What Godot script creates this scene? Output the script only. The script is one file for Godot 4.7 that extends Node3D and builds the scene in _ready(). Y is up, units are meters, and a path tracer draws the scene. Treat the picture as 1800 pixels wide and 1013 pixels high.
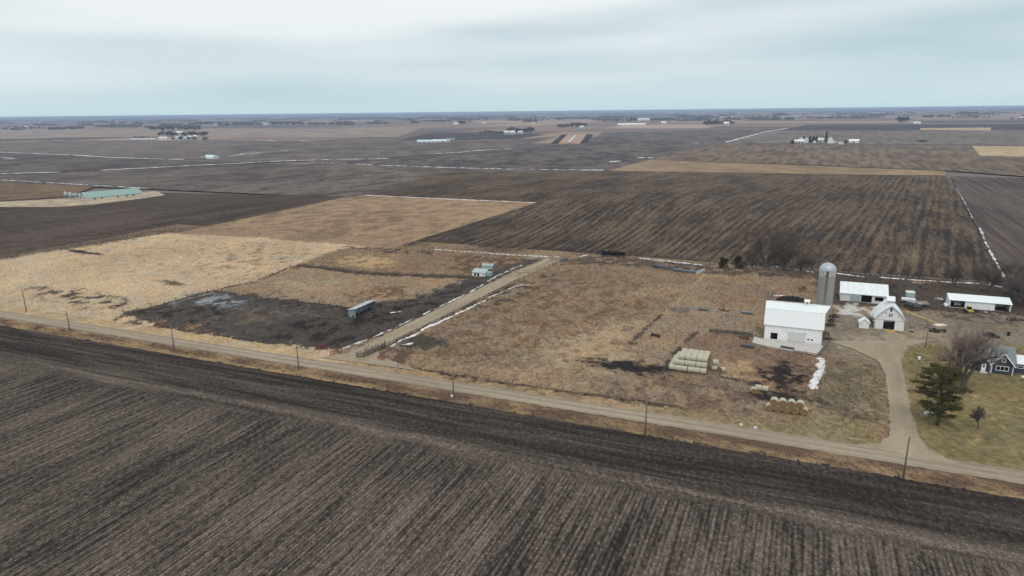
extends Node3D
# A farm on flat land in late winter, seen from 65 m up. x runs east along the gravel road, -z runs north along the lane; metres.

var rng := RandomNumberGenerator.new()
var nz := {}
var mats := {}
var tex := {}
var used := {}
var patches := []

func _ready() -> void:
	rng.seed = 7
	set_camera()
	set_sky()
	make_noise()
	make_textures()
	land()
	roads()
	snow()
	farmyard()
	bales()
	fences()
	poles()
	near_trees()
	pasture_things()
	far_farms()
	far_trees()

func set_camera() -> void:
	var cam := Camera3D.new()
	cam.name = "camera"
	cam.position = Vector3(0, 65, 0)
	cam.rotation_degrees = Vector3(-14.507, 23.0, -0.637)
	cam.fov = 45.768
	cam.near = 0.5
	cam.far = 80000.0
	cam.current = true
	add_child(cam)

func set_sky() -> void:
	var e := Environment.new()
	e.background_mode = Environment.BG_SKY
	e.tonemap_mode = Environment.TONE_MAPPER_LINEAR
	e.tonemap_exposure = 1.0
	e.sdfgi_enabled = true
	e.ssao_enabled = true
	e.ssil_enabled = true
	e.fog_enabled = true
	e.fog_density = 0.00010
	e.fog_light_color = Color(0.80, 0.88, 1.0)
	# high thin overcast: soft streaks of cloud over pale blue, the same all round
	var w := 1024
	var h := 512
	var streak := FastNoiseLite.new()
	streak.seed = 11
	streak.frequency = 0.9
	streak.fractal_octaves = 4
	streak.fractal_gain = 0.42
	var soft := FastNoiseLite.new()
	soft.seed = 5
	soft.frequency = 0.55
	soft.fractal_octaves = 2
	var im := Image.create(w, h, false, Image.FORMAT_RGB8)
	var low := lin(198, 221, 228)
	var blue := lin(182, 204, 214)
	var white := lin(244, 247, 248)
	for j in h:
		var el := (0.5 - (j + 0.5) / h) * PI
		for i in w:
			var az := ((i + 0.5) / w - 0.5) * TAU
			var up := maxf(el, 0.0)
			var band := 1.0 - exp(-up * 14.0)
			var p := Vector3(sin(az) * cos(up), up * 5.5, -cos(az) * cos(up)) * 1.5
			var c := 0.74 + 0.70 * soft.get_noise_3d(p.x, p.y, p.z) + 0.72 * streak.get_noise_3d(p.x * 1.3 + p.y * 0.25, p.y * 2.3, p.z * 1.3)
			# the bright bank rising ahead from the left and the bluer gaps beside it
			c += 0.50 * exp(-pow((az + 0.66) / 0.40, 2.0) - pow((up - 0.060 - (az + 0.71) * 0.18) / 0.036, 2.0))
			c -= 0.62 * exp(-pow((az + 0.12) / 0.34, 2.0) - pow((up - 0.055 - (az + 0.16) * 0.10) / 0.055, 2.0))
			c -= 0.45 * exp(-pow((az + 1.00) / 0.20, 2.0) - pow((up - 0.090) / 0.040, 2.0))
			var col := blue.lerp(white, clampf(c, 0.0, 1.0))
			col = low.lerp(col, band)
			im.set_pixel(i, j, col.linear_to_srgb())
	var pano := PanoramaSkyMaterial.new()
	pano.panorama = ImageTexture.create_from_image(im)
	var sky := Sky.new()
	sky.sky_material = pano
	e.sky = sky
	var we := WorldEnvironment.new()
	we.name = "daylight"
	we.environment = e
	add_child(we)
	var sun := DirectionalLight3D.new()
	sun.name = "sun"
	sun.light_energy = 0.42
	sun.light_angular_distance = 28.0
	sun.light_color = Color(1.0, 0.97, 0.93)
	sun.shadow_enabled = true
	sun.rotation_degrees = Vector3(-58, 20, 0)
	add_child(sun)

# ---------------------------------------------------------------- helpers
func lin(r: float, g: float, b: float) -> Color:
	return Color(r / 255.0, g / 255.0, b / 255.0).srgb_to_linear()

func at(p: Vector2, y := 0.0) -> Vector3:
	return Vector3(p.x, y, p.y)

func fnl(sd: int, freq: float, oct := 3, gain := 0.5) -> FastNoiseLite:
	var n := FastNoiseLite.new()
	n.noise_type = FastNoiseLite.TYPE_SIMPLEX_SMOOTH
	n.seed = sd
	n.frequency = freq
	n.fractal_octaves = oct
	n.fractal_gain = gain
	return n

func make_noise() -> void:
	nz.fine = fnl(1, 0.55, 2)
	nz.mid = fnl(2, 0.11, 3)
	nz.big = fnl(3, 0.022, 3)
	nz.hue = fnl(4, 0.045, 3)
	nz.jx = fnl(5, 0.16, 3, 0.6)
	nz.jy = fnl(6, 0.16, 3, 0.6)
	nz.cov = fnl(7, 0.14, 4, 0.6)
	nz.row = fnl(8, 1.0, 2)
	nz.band = fnl(9, 1.0, 3)
	nz.far = fnl(10, 1.0, 4)

func numbered(called: String) -> String:
	if not used.has(called):
		used[called] = 0
		return called
	used[called] += 1
	return "%s_%03d" % [called, used[called]]

func tag(o: Node, label: String, category := "", group := "", kind := "") -> void:
	if label: o.set_meta("label", label)
	if category: o.set_meta("category", category)
	if group: o.set_meta("group", group)
	if kind: o.set_meta("kind", kind)

func thing(called: String, where: Vector3, turn: float, label: String, category: String, group := "") -> Node3D:
	var o := Node3D.new()
	o.name = numbered(called)
	add_child(o)
	o.position = where
	if where.y == 0.0 and where.z < -139.0 and where.z > -303.0: o.position.y = ground_relief(where.x, where.z) - 0.02
	o.rotation_degrees.y = turn
	tag(o, label, category, group)
	return o

func mesh_node(called: String, m: Mesh, material: Material, parent: Node = self) -> MeshInstance3D:
	var o := MeshInstance3D.new()
	o.name = numbered(called) if parent == self else called
	o.mesh = m
	o.material_override = null
	for k in m.get_surface_count():
		m.surface_set_material(k, material)
	parent.add_child(o, true)
	return o

func mb() -> SurfaceTool:
	var st := SurfaceTool.new()
	st.begin(Mesh.PRIMITIVE_TRIANGLES)
	st.set_smooth_group(-1)
	return st

func build(st: SurfaceTool, called: String, material: Material, parent: Node = self) -> MeshInstance3D:
	st.generate_normals()
	return mesh_node(called, st.commit(), material, parent)

func smooth_mb() -> SurfaceTool:
	var st := SurfaceTool.new()
	st.begin(Mesh.PRIMITIVE_TRIANGLES)
	st.set_smooth_group(0)
	return st

func tri(st: SurfaceTool, a: Vector3, b: Vector3, c: Vector3) -> void:
	st.add_vertex(a); st.add_vertex(b); st.add_vertex(c)

func quad(st: SurfaceTool, a: Vector3, b: Vector3, c: Vector3, d: Vector3) -> void:
	tri(st, a, b, c); tri(st, a, c, d)

func box(st: SurfaceTool, lo: Vector3, hi: Vector3) -> void:
	var p := []
	for k in 8:
		p.append(Vector3(hi.x if k & 1 else lo.x, hi.y if k & 2 else lo.y, hi.z if k & 4 else lo.z))
	quad(st, p[4], p[6], p[7], p[5])
	quad(st, p[0], p[1], p[3], p[2])
	quad(st, p[0], p[2], p[6], p[4])
	quad(st, p[1], p[5], p[7], p[3])
	quad(st, p[2], p[3], p[7], p[6])
	quad(st, p[0], p[4], p[5], p[1])

# a bar of square section from a to b
func bar(st: SurfaceTool, a: Vector3, b: Vector3, w: float, h := -1.0) -> void:
	if h < 0: h = w
	var d := (b - a).normalized()
	var side := d.cross(Vector3.UP if absf(d.y) < 0.95 else Vector3.RIGHT).normalized()
	var up := side.cross(d).normalized()
	var s := side * w * 0.5
	var u := up * h * 0.5
	var p := [a - s - u, a + s - u, a + s + u, a - s + u, b - s - u, b + s - u, b + s + u, b - s + u]
	quad(st, p[0], p[3], p[2], p[1])
	quad(st, p[4], p[5], p[6], p[7])
	for k in 4:
		var n := (k + 1) % 4
		quad(st, p[k], p[n], p[n + 4], p[k + 4])

func tube(st: SurfaceTool, pts: Array, radii: Array, sides := 6, cap := true) -> void:
	var rings := []
	for k in pts.size():
		var d: Vector3 = (pts[mini(k + 1, pts.size() - 1)] - pts[maxi(k - 1, 0)]).normalized()
		var s := d.cross(Vector3.UP if absf(d.y) < 0.9 else Vector3.RIGHT).normalized()
		var u := s.cross(d)
		var ring := []
		for q in sides:
			var a := TAU * q / sides
			ring.append(pts[k] + (s * cos(a) + u * sin(a)) * radii[k])
		rings.append(ring)
	for k in pts.size() - 1:
		for q in sides:
			var n := (q + 1) % sides
			quad(st, rings[k][q], rings[k][n], rings[k + 1][n], rings[k + 1][q])
	if cap:
		for q in range(1, sides - 1):
			tri(st, rings[-1][0], rings[-1][q], rings[-1][q + 1])
			tri(st, rings[0][0], rings[0][q + 1], rings[0][q])

# a wall from a to b (at its foot), h high and t thick towards its left, with rectangular holes [along0, along1, y0, y1]
func wall(st: SurfaceTool, a: Vector3, b: Vector3, h: float, t: float, holes := []) -> void:
	var d := (b - a)
	var length := d.length()
	d = d.normalized()
	var nrm := Vector3(d.z, 0, -d.x) * t
	var xs := [0.0, length]
	var ys := [0.0, h]
	for o in holes:
		for k in 2:
			xs.append(clampf(o[k], 0, length)); ys.append(clampf(o[k + 2], 0, h))
	xs.sort(); ys.sort()
	for i in xs.size() - 1:
		if xs[i + 1] - xs[i] < 0.001: continue
		for j in ys.size() - 1:
			if ys[j + 1] - ys[j] < 0.001: continue
			var cx: float = (xs[i] + xs[i + 1]) * 0.5
			var cy: float = (ys[j] + ys[j + 1]) * 0.5
			var open := false
			for o in holes:
				if cx > o[0] and cx < o[1] and cy > o[2] and cy < o[3]: open = true
			if open: continue
			var p0: Vector3 = a + d * xs[i] + Vector3.UP * ys[j]
			var p1: Vector3 = a + d * xs[i + 1] + Vector3.UP * ys[j]
			var rise: Vector3 = Vector3.UP * (ys[j + 1] - ys[j])
			prism4(st, p0, p1, p1 + nrm, p0 + nrm, rise)

func prism4(st: SurfaceTool, a: Vector3, b: Vector3, c: Vector3, d: Vector3, rise: Vector3) -> void:
	var p := [a, b, c, d]
	if (b - a).cross(c - a).dot(rise) < 0: p = [d, c, b, a]
	quad(st, p[0], p[1], p[2], p[3])
	quad(st, p[3] + rise, p[2] + rise, p[1] + rise, p[0] + rise)
	for k in 4:
		var n := (k + 1) % 4
		quad(st, p[k], p[k] + rise, p[n] + rise, p[n])

# a polygon (x, y) in the plane z = z0, extruded to z1
func extrude(st: SurfaceTool, poly: PackedVector2Array, z0: float, z1: float) -> void:
	var ids := Geometry2D.triangulate_polygon(poly)
	for k in range(0, ids.size(), 3):
		var q := [poly[ids[k]], poly[ids[k + 1]], poly[ids[k + 2]]]
		if (q[1] - q[0]).cross(q[2] - q[0]) > 0: q = [q[0], q[2], q[1]]
		tri(st, Vector3(q[0].x, q[0].y, maxf(z0, z1)), Vector3(q[1].x, q[1].y, maxf(z0, z1)), Vector3(q[2].x, q[2].y, maxf(z0, z1)))
		tri(st, Vector3(q[0].x, q[0].y, minf(z0, z1)), Vector3(q[2].x, q[2].y, minf(z0, z1)), Vector3(q[1].x, q[1].y, minf(z0, z1)))
	for k in poly.size():
		var a := poly[k]
		var b := poly[(k + 1) % poly.size()]
		quad(st, Vector3(a.x, a.y, z0), Vector3(b.x, b.y, z0), Vector3(b.x, b.y, z1), Vector3(a.x, a.y, z1))

# a sloping sheet, t thick, its top face through a, b, c, d (a-b the lower edge)
func slab(st: SurfaceTool, a: Vector3, b: Vector3, c: Vector3, d: Vector3, t: float) -> void:
	var n := (b - a).cross(d - a).normalized()
	if n.y < 0: n = -n
	prism4(st, a - n * t, b - n * t, c - n * t, d - n * t, n * t)

func ribs(st: SurfaceTool, a: Vector3, b: Vector3, c: Vector3, d: Vector3, pitch: float) -> void:
	var n := (b - a).cross(d - a).normalized()
	if n.y < 0: n = -n
	var count := int((b - a).length() / pitch)
	for k in range(1, count):
		var f := float(k) / count
		bar(st, a.lerp(b, f) + n * 0.02, d.lerp(c, f) + n * 0.02, 0.06, 0.05)

func lathe(st: SurfaceTool, profile: Array, sides: int, centre := Vector3.ZERO) -> void:
	for k in profile.size() - 1:
		for q in sides:
			var a0 := TAU * q / sides
			var a1 := TAU * (q + 1) / sides
			var p: Vector2 = profile[k]
			var r: Vector2 = profile[k + 1]
			var A := centre + Vector3(cos(a0) * p.x, p.y, sin(a0) * p.x)
			var B := centre + Vector3(cos(a1) * p.x, p.y, sin(a1) * p.x)
			var C := centre + Vector3(cos(a1) * r.x, r.y, sin(a1) * r.x)
			var D := centre + Vector3(cos(a0) * r.x, r.y, sin(a0) * r.x)
			if p.x > 0.001: tri(st, A, B, C)
			if r.x > 0.001: tri(st, A, C, D)

# ---------------------------------------------------------------- textures and materials
func noise_image(size: int, sd: int, freq: float, oct: int, gain := 0.6) -> Image:
	var n := fnl(sd, freq, oct, gain)
	return n.get_seamless_image(size, size)

# a tileable grey grain: mean about 0.8 in linear light, contrast as given
func grain(size: int, sd: int, f1: float, f2: float, low: float, power := 1.0, stretch := 1) -> ImageTexture:
	var a := noise_image(size, sd, f1, 4).get_data()
	var b := noise_image(size, sd + 1, f2, 2).get_data()
	var out := PackedByteArray()
	out.resize(size * size * 3)
	for j in size:
		for i in size:
			var k := j * size + i
			var k2 := j * size + (i * stretch) % size
			var v := clampf(((a[k2] / 255.0) * 0.5 + (b[k2] / 255.0) * 0.5 - 0.5) * power + 0.5, 0, 1)
			var s := Color(low + (1.0 - low) * v, 0, 0).linear_to_srgb().r
			var byte := int(s * 255)
			out[k * 3] = byte; out[k * 3 + 1] = byte; out[k * 3 + 2] = byte
	return ImageTexture.create_from_image(Image.create_from_data(size, size, false, Image.FORMAT_RGB8, out))

func make_textures() -> void:
	tex.soil = grain(1024, 21, 0.06, 0.25, 0.16, 2.6)
	tex.grass = grain(1024, 31, 0.06, 0.28, 0.28, 2.4)
	tex.gravel = grain(256, 41, 0.12, 0.5, 0.5, 1.8)
	tex.wear = stain_texture(256, 51)
	tex.metal = streak_texture(256, 61, 0.80)
	tex.stave = streak_texture(256, 71, 0.62)

# weathered paint on boards: vertical streaks with bare grey wood showing in places
func stain_texture(size: int, sd: int) -> ImageTexture:
	var n := fnl(sd, 1.0, 3)
	var im := Image.create(size, size, false, Image.FORMAT_RGB8)
	for j in size:
		for i in size:
			var u := TAU * i / size
			var c := Vector2(cos(u), sin(u))
			var v := n.get_noise_3d(c.x * 9.0, c.y * 9.0, j * 0.012)
			var bits := n.get_noise_3d(c.x * 8.0 + 40, c.y * 8.0, j * 0.02)
			var paint := lin(244, 247, 248)
			if v > 0.2: paint = paint.lerp(lin(150, 148, 143), clampf((v - 0.2) * 2.2, 0, 0.5))
			if bits > 0.38: paint = paint.lerp(lin(120, 116, 112), clampf((bits - 0.38) * 4.0, 0, 0.7))
			if i % 8 == 0: paint = paint.lerp(lin(150, 152, 152), 0.3)
			im.set_pixel(i, j, paint.linear_to_srgb())
	return ImageTexture.create_from_image(im)

func streak_texture(size: int, sd: int, low: float) -> ImageTexture:
	var n := fnl(sd, 1.0, 3)
	var im := Image.create(size, size, false, Image.FORMAT_RGB8)
	for j in size:
		for i in size:
			var u := TAU * i / size
			var c := Vector2(cos(u), sin(u))
			var v := 0.5 + 0.5 * n.get_noise_3d(c.x * 6.0, c.y * 6.0, j * 0.01) + 0.25 * n.get_noise_3d(c.x * 14.0, c.y * 14.0, j * 0.08)
			var s := low + (1.0 - low) * clampf(v, 0, 1)
			im.set_pixel(i, j, Color(s, s, s).linear_to_srgb())
	return ImageTexture.create_from_image(im)

# paint(name, sRGB 0-255, roughness, texture, metres per tile)
func paint(called: String, r: float, g: float, b: float, rough := 0.85, t: Texture2D = null, tile := 4.0, metal := 0.0) -> StandardMaterial3D:
	if mats.has(called): return mats[called]
	var m := StandardMaterial3D.new()
	m.resource_name = called
	m.albedo_color = Color(r / 255.0, g / 255.0, b / 255.0)
	m.roughness = rough
	m.metallic = metal
	m.metallic_specular = 0.3
	if t:
		m.albedo_texture = t
		m.uv1_triplanar = true
		m.uv1_scale = Vector3.ONE / tile
	mats[called] = m
	return m

# coloured by its vertices, with a grain texture laid over it by uv in metres
func earth(called: String, t: Texture2D, su: float, sv: float) -> StandardMaterial3D:
	if mats.has(called): return mats[called]
	var m := StandardMaterial3D.new()
	m.resource_name = called
	m.vertex_color_use_as_albedo = true
	m.roughness = 1.0
	m.metallic_specular = 0.15
	if t:
		m.albedo_texture = t
		m.uv1_scale = Vector3(1.0 / su, 1.0 / sv, 1.0)
	mats[called] = m
	return m

# ---------------------------------------------------------------- sheets of land
func resample(line: PackedVector2Array, n: int) -> PackedVector2Array:
	var out := PackedVector2Array()
	var lengths := [0.0]
	for k in line.size() - 1:
		lengths.append(lengths[-1] + line[k].distance_to(line[k + 1]))
	for i in n:
		var s: float = lengths[-1] * i / (n - 1)
		var k := 0
		while k < line.size() - 2 and lengths[k + 1] < s: k += 1
		var seg: float = maxf(lengths[k + 1] - lengths[k], 1e-6)
		out.append(line[k].lerp(line[k + 1], (s - lengths[k]) / seg))
	return out

# a ruled sheet between a near and a far edge; colour and relief come from functions of the place
func sheet(called: String, near: PackedVector2Array, far: PackedVector2Array, nu: int, nv: int, y: float, colour: Callable, relief: Callable, material: Material, ragged := 0.0) -> MeshInstance3D:
	var a := resample(near, nu)
	var b := resample(far, nu)
	var pos := PackedVector3Array()
	var col := PackedColorArray()
	var uv := PackedVector2Array()
	pos.resize(nu * nv); col.resize(nu * nv); uv.resize(nu * nv)
	var flat := relief == no_relief
	for j in nv:
		var f := float(j) / (nv - 1)
		for i in nu:
			var p := a[i].lerp(b[i], f)
			if ragged > 0.0 and (j == 0 or j == nv - 1):
				p += (b[i] - a[i]).normalized() * ragged * nz.jx.get_noise_2d(p.x * 2.0, p.y * 2.0)
			var k := j * nu + i
			pos[k] = Vector3(p.x, y if flat else y + relief.call(p.x, p.y), p.y)
			col[k] = colour.call(p.x, p.y)
			uv[k] = p
	var nrm := PackedVector3Array()
	nrm.resize(nu * nv)
	for j in nv:
		for i in nu:
			if flat:
				nrm[j * nu + i] = Vector3.UP
				continue
			var du := pos[j * nu + mini(i + 1, nu - 1)] - pos[j * nu + maxi(i - 1, 0)]
			var dv := pos[mini(j + 1, nv - 1) * nu + i] - pos[maxi(j - 1, 0) * nu + i]
			var n := du.cross(dv).normalized()
			nrm[j * nu + i] = n if n.y > 0 else -n
	var ids := PackedInt32Array()
	ids.resize((nu - 1) * (nv - 1) * 6)
	var up := (b[0] - a[0]).cross(a[1] - a[0]) > 0
	var w := 0
	for j in nv - 1:
		for i in nu - 1:
			var k := j * nu + i
			var order := [k, k + nu, k + 1, k + 1, k + nu, k + nu + 1] if up else [k, k + 1, k + nu, k + 1, k + nu + 1, k + nu]
			for q in 6:
				ids[w] = order[q]
				w += 1
	var arr := []
	arr.resize(Mesh.ARRAY_MAX)
	arr[Mesh.ARRAY_VERTEX] = pos
	arr[Mesh.ARRAY_NORMAL] = nrm
	arr[Mesh.ARRAY_COLOR] = col
	arr[Mesh.ARRAY_TEX_UV] = uv
	arr[Mesh.ARRAY_INDEX] = ids
	var m := ArrayMesh.new()
	m.add_surface_from_arrays(Mesh.PRIMITIVE_TRIANGLES, arr)
	return mesh_node(called, m, material)

func structure(o: Node, label: String) -> void:
	tag(o, label, "", "", "structure")

func patch(poly: PackedVector2Array, r: float, g: float, b: float, amp := 2.0, cov := 1.0, grassy := 0.5) -> void:
	var lo := poly[0]
	var hi := poly[0]
	for p in poly:
		lo = lo.min(p); hi = hi.max(p)
	patches.append({"poly": poly, "lo": lo, "hi": hi, "col": earthy(r, g, b), "amp": amp, "cov": cov, "grassy": grassy})

# pasture colours as measured on open ground, where blades hide some of the soil
func earthy(r: float, g: float, b: float) -> Color:
	var c := lin(r, g, b)
	var y := c.get_luminance()
	return c.lerp(Color(y, y, y), 0.16) * 1.12

# a ribbon of ground along a line, as a patch
func ribbon(line: PackedVector2Array, half: float, r: float, g: float, b: float, amp := 1.0, cov := 1.0, grassy := 0.3) -> void:
	var left := PackedVector2Array()
	var right := PackedVector2Array()
	for k in line.size():
		var d := (line[mini(k + 1, line.size() - 1)] - line[maxi(k - 1, 0)]).normalized().orthogonal() * half
		left.append(line[k] + d)
		right.append(line[k] - d)
	right.reverse()
	left.append_array(right)
	patch(left, r, g, b, amp, cov, grassy)

# colour of the farm's ground at a place; alpha says how grassy it is
func ground_colour(x: float, z: float) -> Color:
	var jx: float = nz.jx.get_noise_2d(x, z)
	var jy: float = nz.jy.get_noise_2d(x, z)
	var cov: float = nz.cov.get_noise_2d(x, z * 0.8)
	var fine: float = nz.fine.get_noise_2d(x, z)
	var col := earthy(140, 118, 93)
	var grassy := 0.9
	for p in patches:
		var q := Vector2(x + (jx * 2.0 + fine * 0.5) * p.amp, z + (jy * 2.0 + fine * 0.5) * p.amp)
		var s: float = p.amp * 0.55
		if q.x < p.lo.x - s or q.x > p.hi.x + s or q.y < p.lo.y - s or q.y > p.hi.y + s: continue
		var w := 0.0
		for d in [Vector2(0.0, -1.1), Vector2(1.0, 0.5), Vector2(-1.0, 0.5)]:
			if Geometry2D.is_point_in_polygon(q + d * s, p.poly): w += 0.3334
		if w == 0.0: continue
		if p.cov < 1.0: w *= smoothstep(-0.05, 0.22, cov - (0.42 - p.cov * 0.84))
		col = col.lerp(p.col, w)
		grassy = lerpf(grassy, p.grassy, w)
	var mid: float = nz.mid.get_noise_2d(x, z)
	var big: float = nz.big.get_noise_2d(x, z)
	var hue: float = nz.hue.get_noise_2d(x * 1.5, z)
	var calm := lerpf(1.0, 0.5, smoothstep(0.16, 0.38, col.get_luminance()))
	var f := 1.0 + (0.46 * fine + 0.22 * mid) * calm + 0.14 * big
	var t := clampf(hue * 1.4, -1, 1)
	col = Color(col.r * f * (1.0 + 0.06 * t), col.g * f, col.b * f * (1.0 - 0.08 * t))
	return Color(maxf(col.r, 0.012) * 1.28, maxf(col.g, 0.012) * 1.29, maxf(col.b, 0.010) * 1.28, grassy)

func opaque_ground(x: float, z: float) -> Color:
	var c := ground_colour(x, z)
	c.a = 1.0
	return c

func ground_relief(x: float, z: float) -> float:
	var n := -z
	var h: float = 0.10 * nz.mid.get_noise_2d(x * 1.3, z * 1.3) + 0.22 * nz.big.get_noise_2d(x, z)
	h *= smoothstep(139.5, 146.0, n)
	h -= 0.45 * exp(-pow((n - 147.5) / 2.4, 2.0))
	return h - 0.03

func no_relief(_x: float, _z: float) -> float:
	return 0.0

# ---------------------------------------------------------------- the land
func L2(a: Array) -> PackedVector2Array:
	return PackedVector2Array(a)

func rect(x0: float, x1: float, n0: float, n1: float) -> PackedVector2Array:
	return L2([Vector2(x0, -n0), Vector2(x1, -n0), Vector2(x1, -n1), Vector2(x0, -n1)])

func land() -> void:
	# the plain to the horizon
	var st := smooth_mb()
	var rings := [0.0, 300.0, 900.0, 2500.0, 7000.0, 16000.0, 32000.0]
	for k in rings.size() - 1:
		for q in 48:
			var a0 := TAU * q / 48
			var a1 := TAU * (q + 1) / 48
			var A := Vector3(cos(a0), 0, sin(a0))
			var B := Vector3(cos(a1), 0, sin(a1))
			if k > 0: tri(st, A * rings[k], B * rings[k + 1], A * rings[k + 1])
			if k > 0: tri(st, A * rings[k], B * rings[k], B * rings[k + 1])
			else: tri(st, Vector3.ZERO, B * rings[1], A * rings[1])
	var plain := build(st, "ground", paint("plain soil", 112, 101, 95, 1.0))
	plain.position.y = -1.6
	structure(plain, "flat bare farmland running to the horizon")
	mosaic()
	far_fields()
	near_ground()
	front_field()
	north_field()
	grass()
	residue()

# the far parcels, one shade each, laid out on the survey grid
func mosaic() -> void:
	var st := SurfaceTool.new()
	st.begin(Mesh.PRIMITIVE_TRIANGLES)
	var r := RandomNumberGenerator.new()
	r.seed = 19
	var shades := [lin(112, 100, 94), lin(104, 94, 90), lin(128, 112, 102), lin(140, 121, 108), lin(94, 86, 84), lin(122, 106, 96), lin(150, 129, 113), lin(108, 98, 93)]
	var x := -14000.0
	while x < 12000.0:
		var wx := 402.0 * (1 + r.randi() % 2)
		var n := 1180.0
		while n < 15000.0:
			var wn := 201.0 * (1 + r.randi() % 4)
			if n > 5000: wn *= 2.0
			var c: Color = shades[r.randi() % shades.size()]
			var f := r.randf_range(0.98, 1.34)
			st.set_color(Color(c.r * f, c.g * f, c.b * f))
			st.set_normal(Vector3.UP)
			var gap := 5.0
			var p := [Vector3(x, -1.1, -n), Vector3(x + wx - gap, -1.1, -n), Vector3(x + wx - gap, -1.1, -n - wn + gap), Vector3(x, -1.1, -n - wn + gap)]
			for k in [0, 3, 2, 0, 2, 1]: st.add_vertex(p[k])
			n += wn
		x += wx
	var o := mesh_node("fields", st.commit(), earth("far parcels", null, 1, 1))
	structure(o, "patchwork of far bare fields in browns and greys")

var fld := {}
func field_colour(x: float, z: float) -> Color:
	var d: Dictionary = fld
	var u: float = x * d.cs + z * d.sn
	var v: float = -x * d.sn + z * d.cs
	var streak: float = nz.far.get_noise_2d(u / d.across, v / d.along)
	var fine: float = nz.band.get_noise_2d(u / (d.across * 0.16) + 31.0, v / (d.along * 0.3))
	var blot: float = nz.big.get_noise_2d(x * 0.35 * d.blot, z * 0.22 * d.blot)
	var t := clampf(0.5 + streak * 1.1 * d.amp + fine * 0.7 * d.amp + blot * 0.6, 0, 1)
	var c: Color = d.dark.lerp(d.light, t)
	var g: float = d.gain
	return Color(c.r * g, c.g * g, c.b * g)

func field(called: String, near: Array, far: Array, dark: Color, light: Color, turn: float, across: float, along: float, y: float, nu: int, nv: int, label: String, amp := 1.0, textured := false) -> void:
	fld = {"cs": cos(deg_to_rad(turn)), "sn": sin(deg_to_rad(turn)), "across": across, "along": along, "dark": dark, "light": light, "amp": amp, "blot": 1.0, "gain": 1.3 if textured else 1.0}
	var o := sheet(called, L2(near), L2(far), nu, nv, y, field_colour, no_relief, earth("tilled grain", tex.soil, 26.0, 26.0) if textured else earth("far parcels", null, 1, 1), 1.5)
	structure(o, label)

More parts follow.
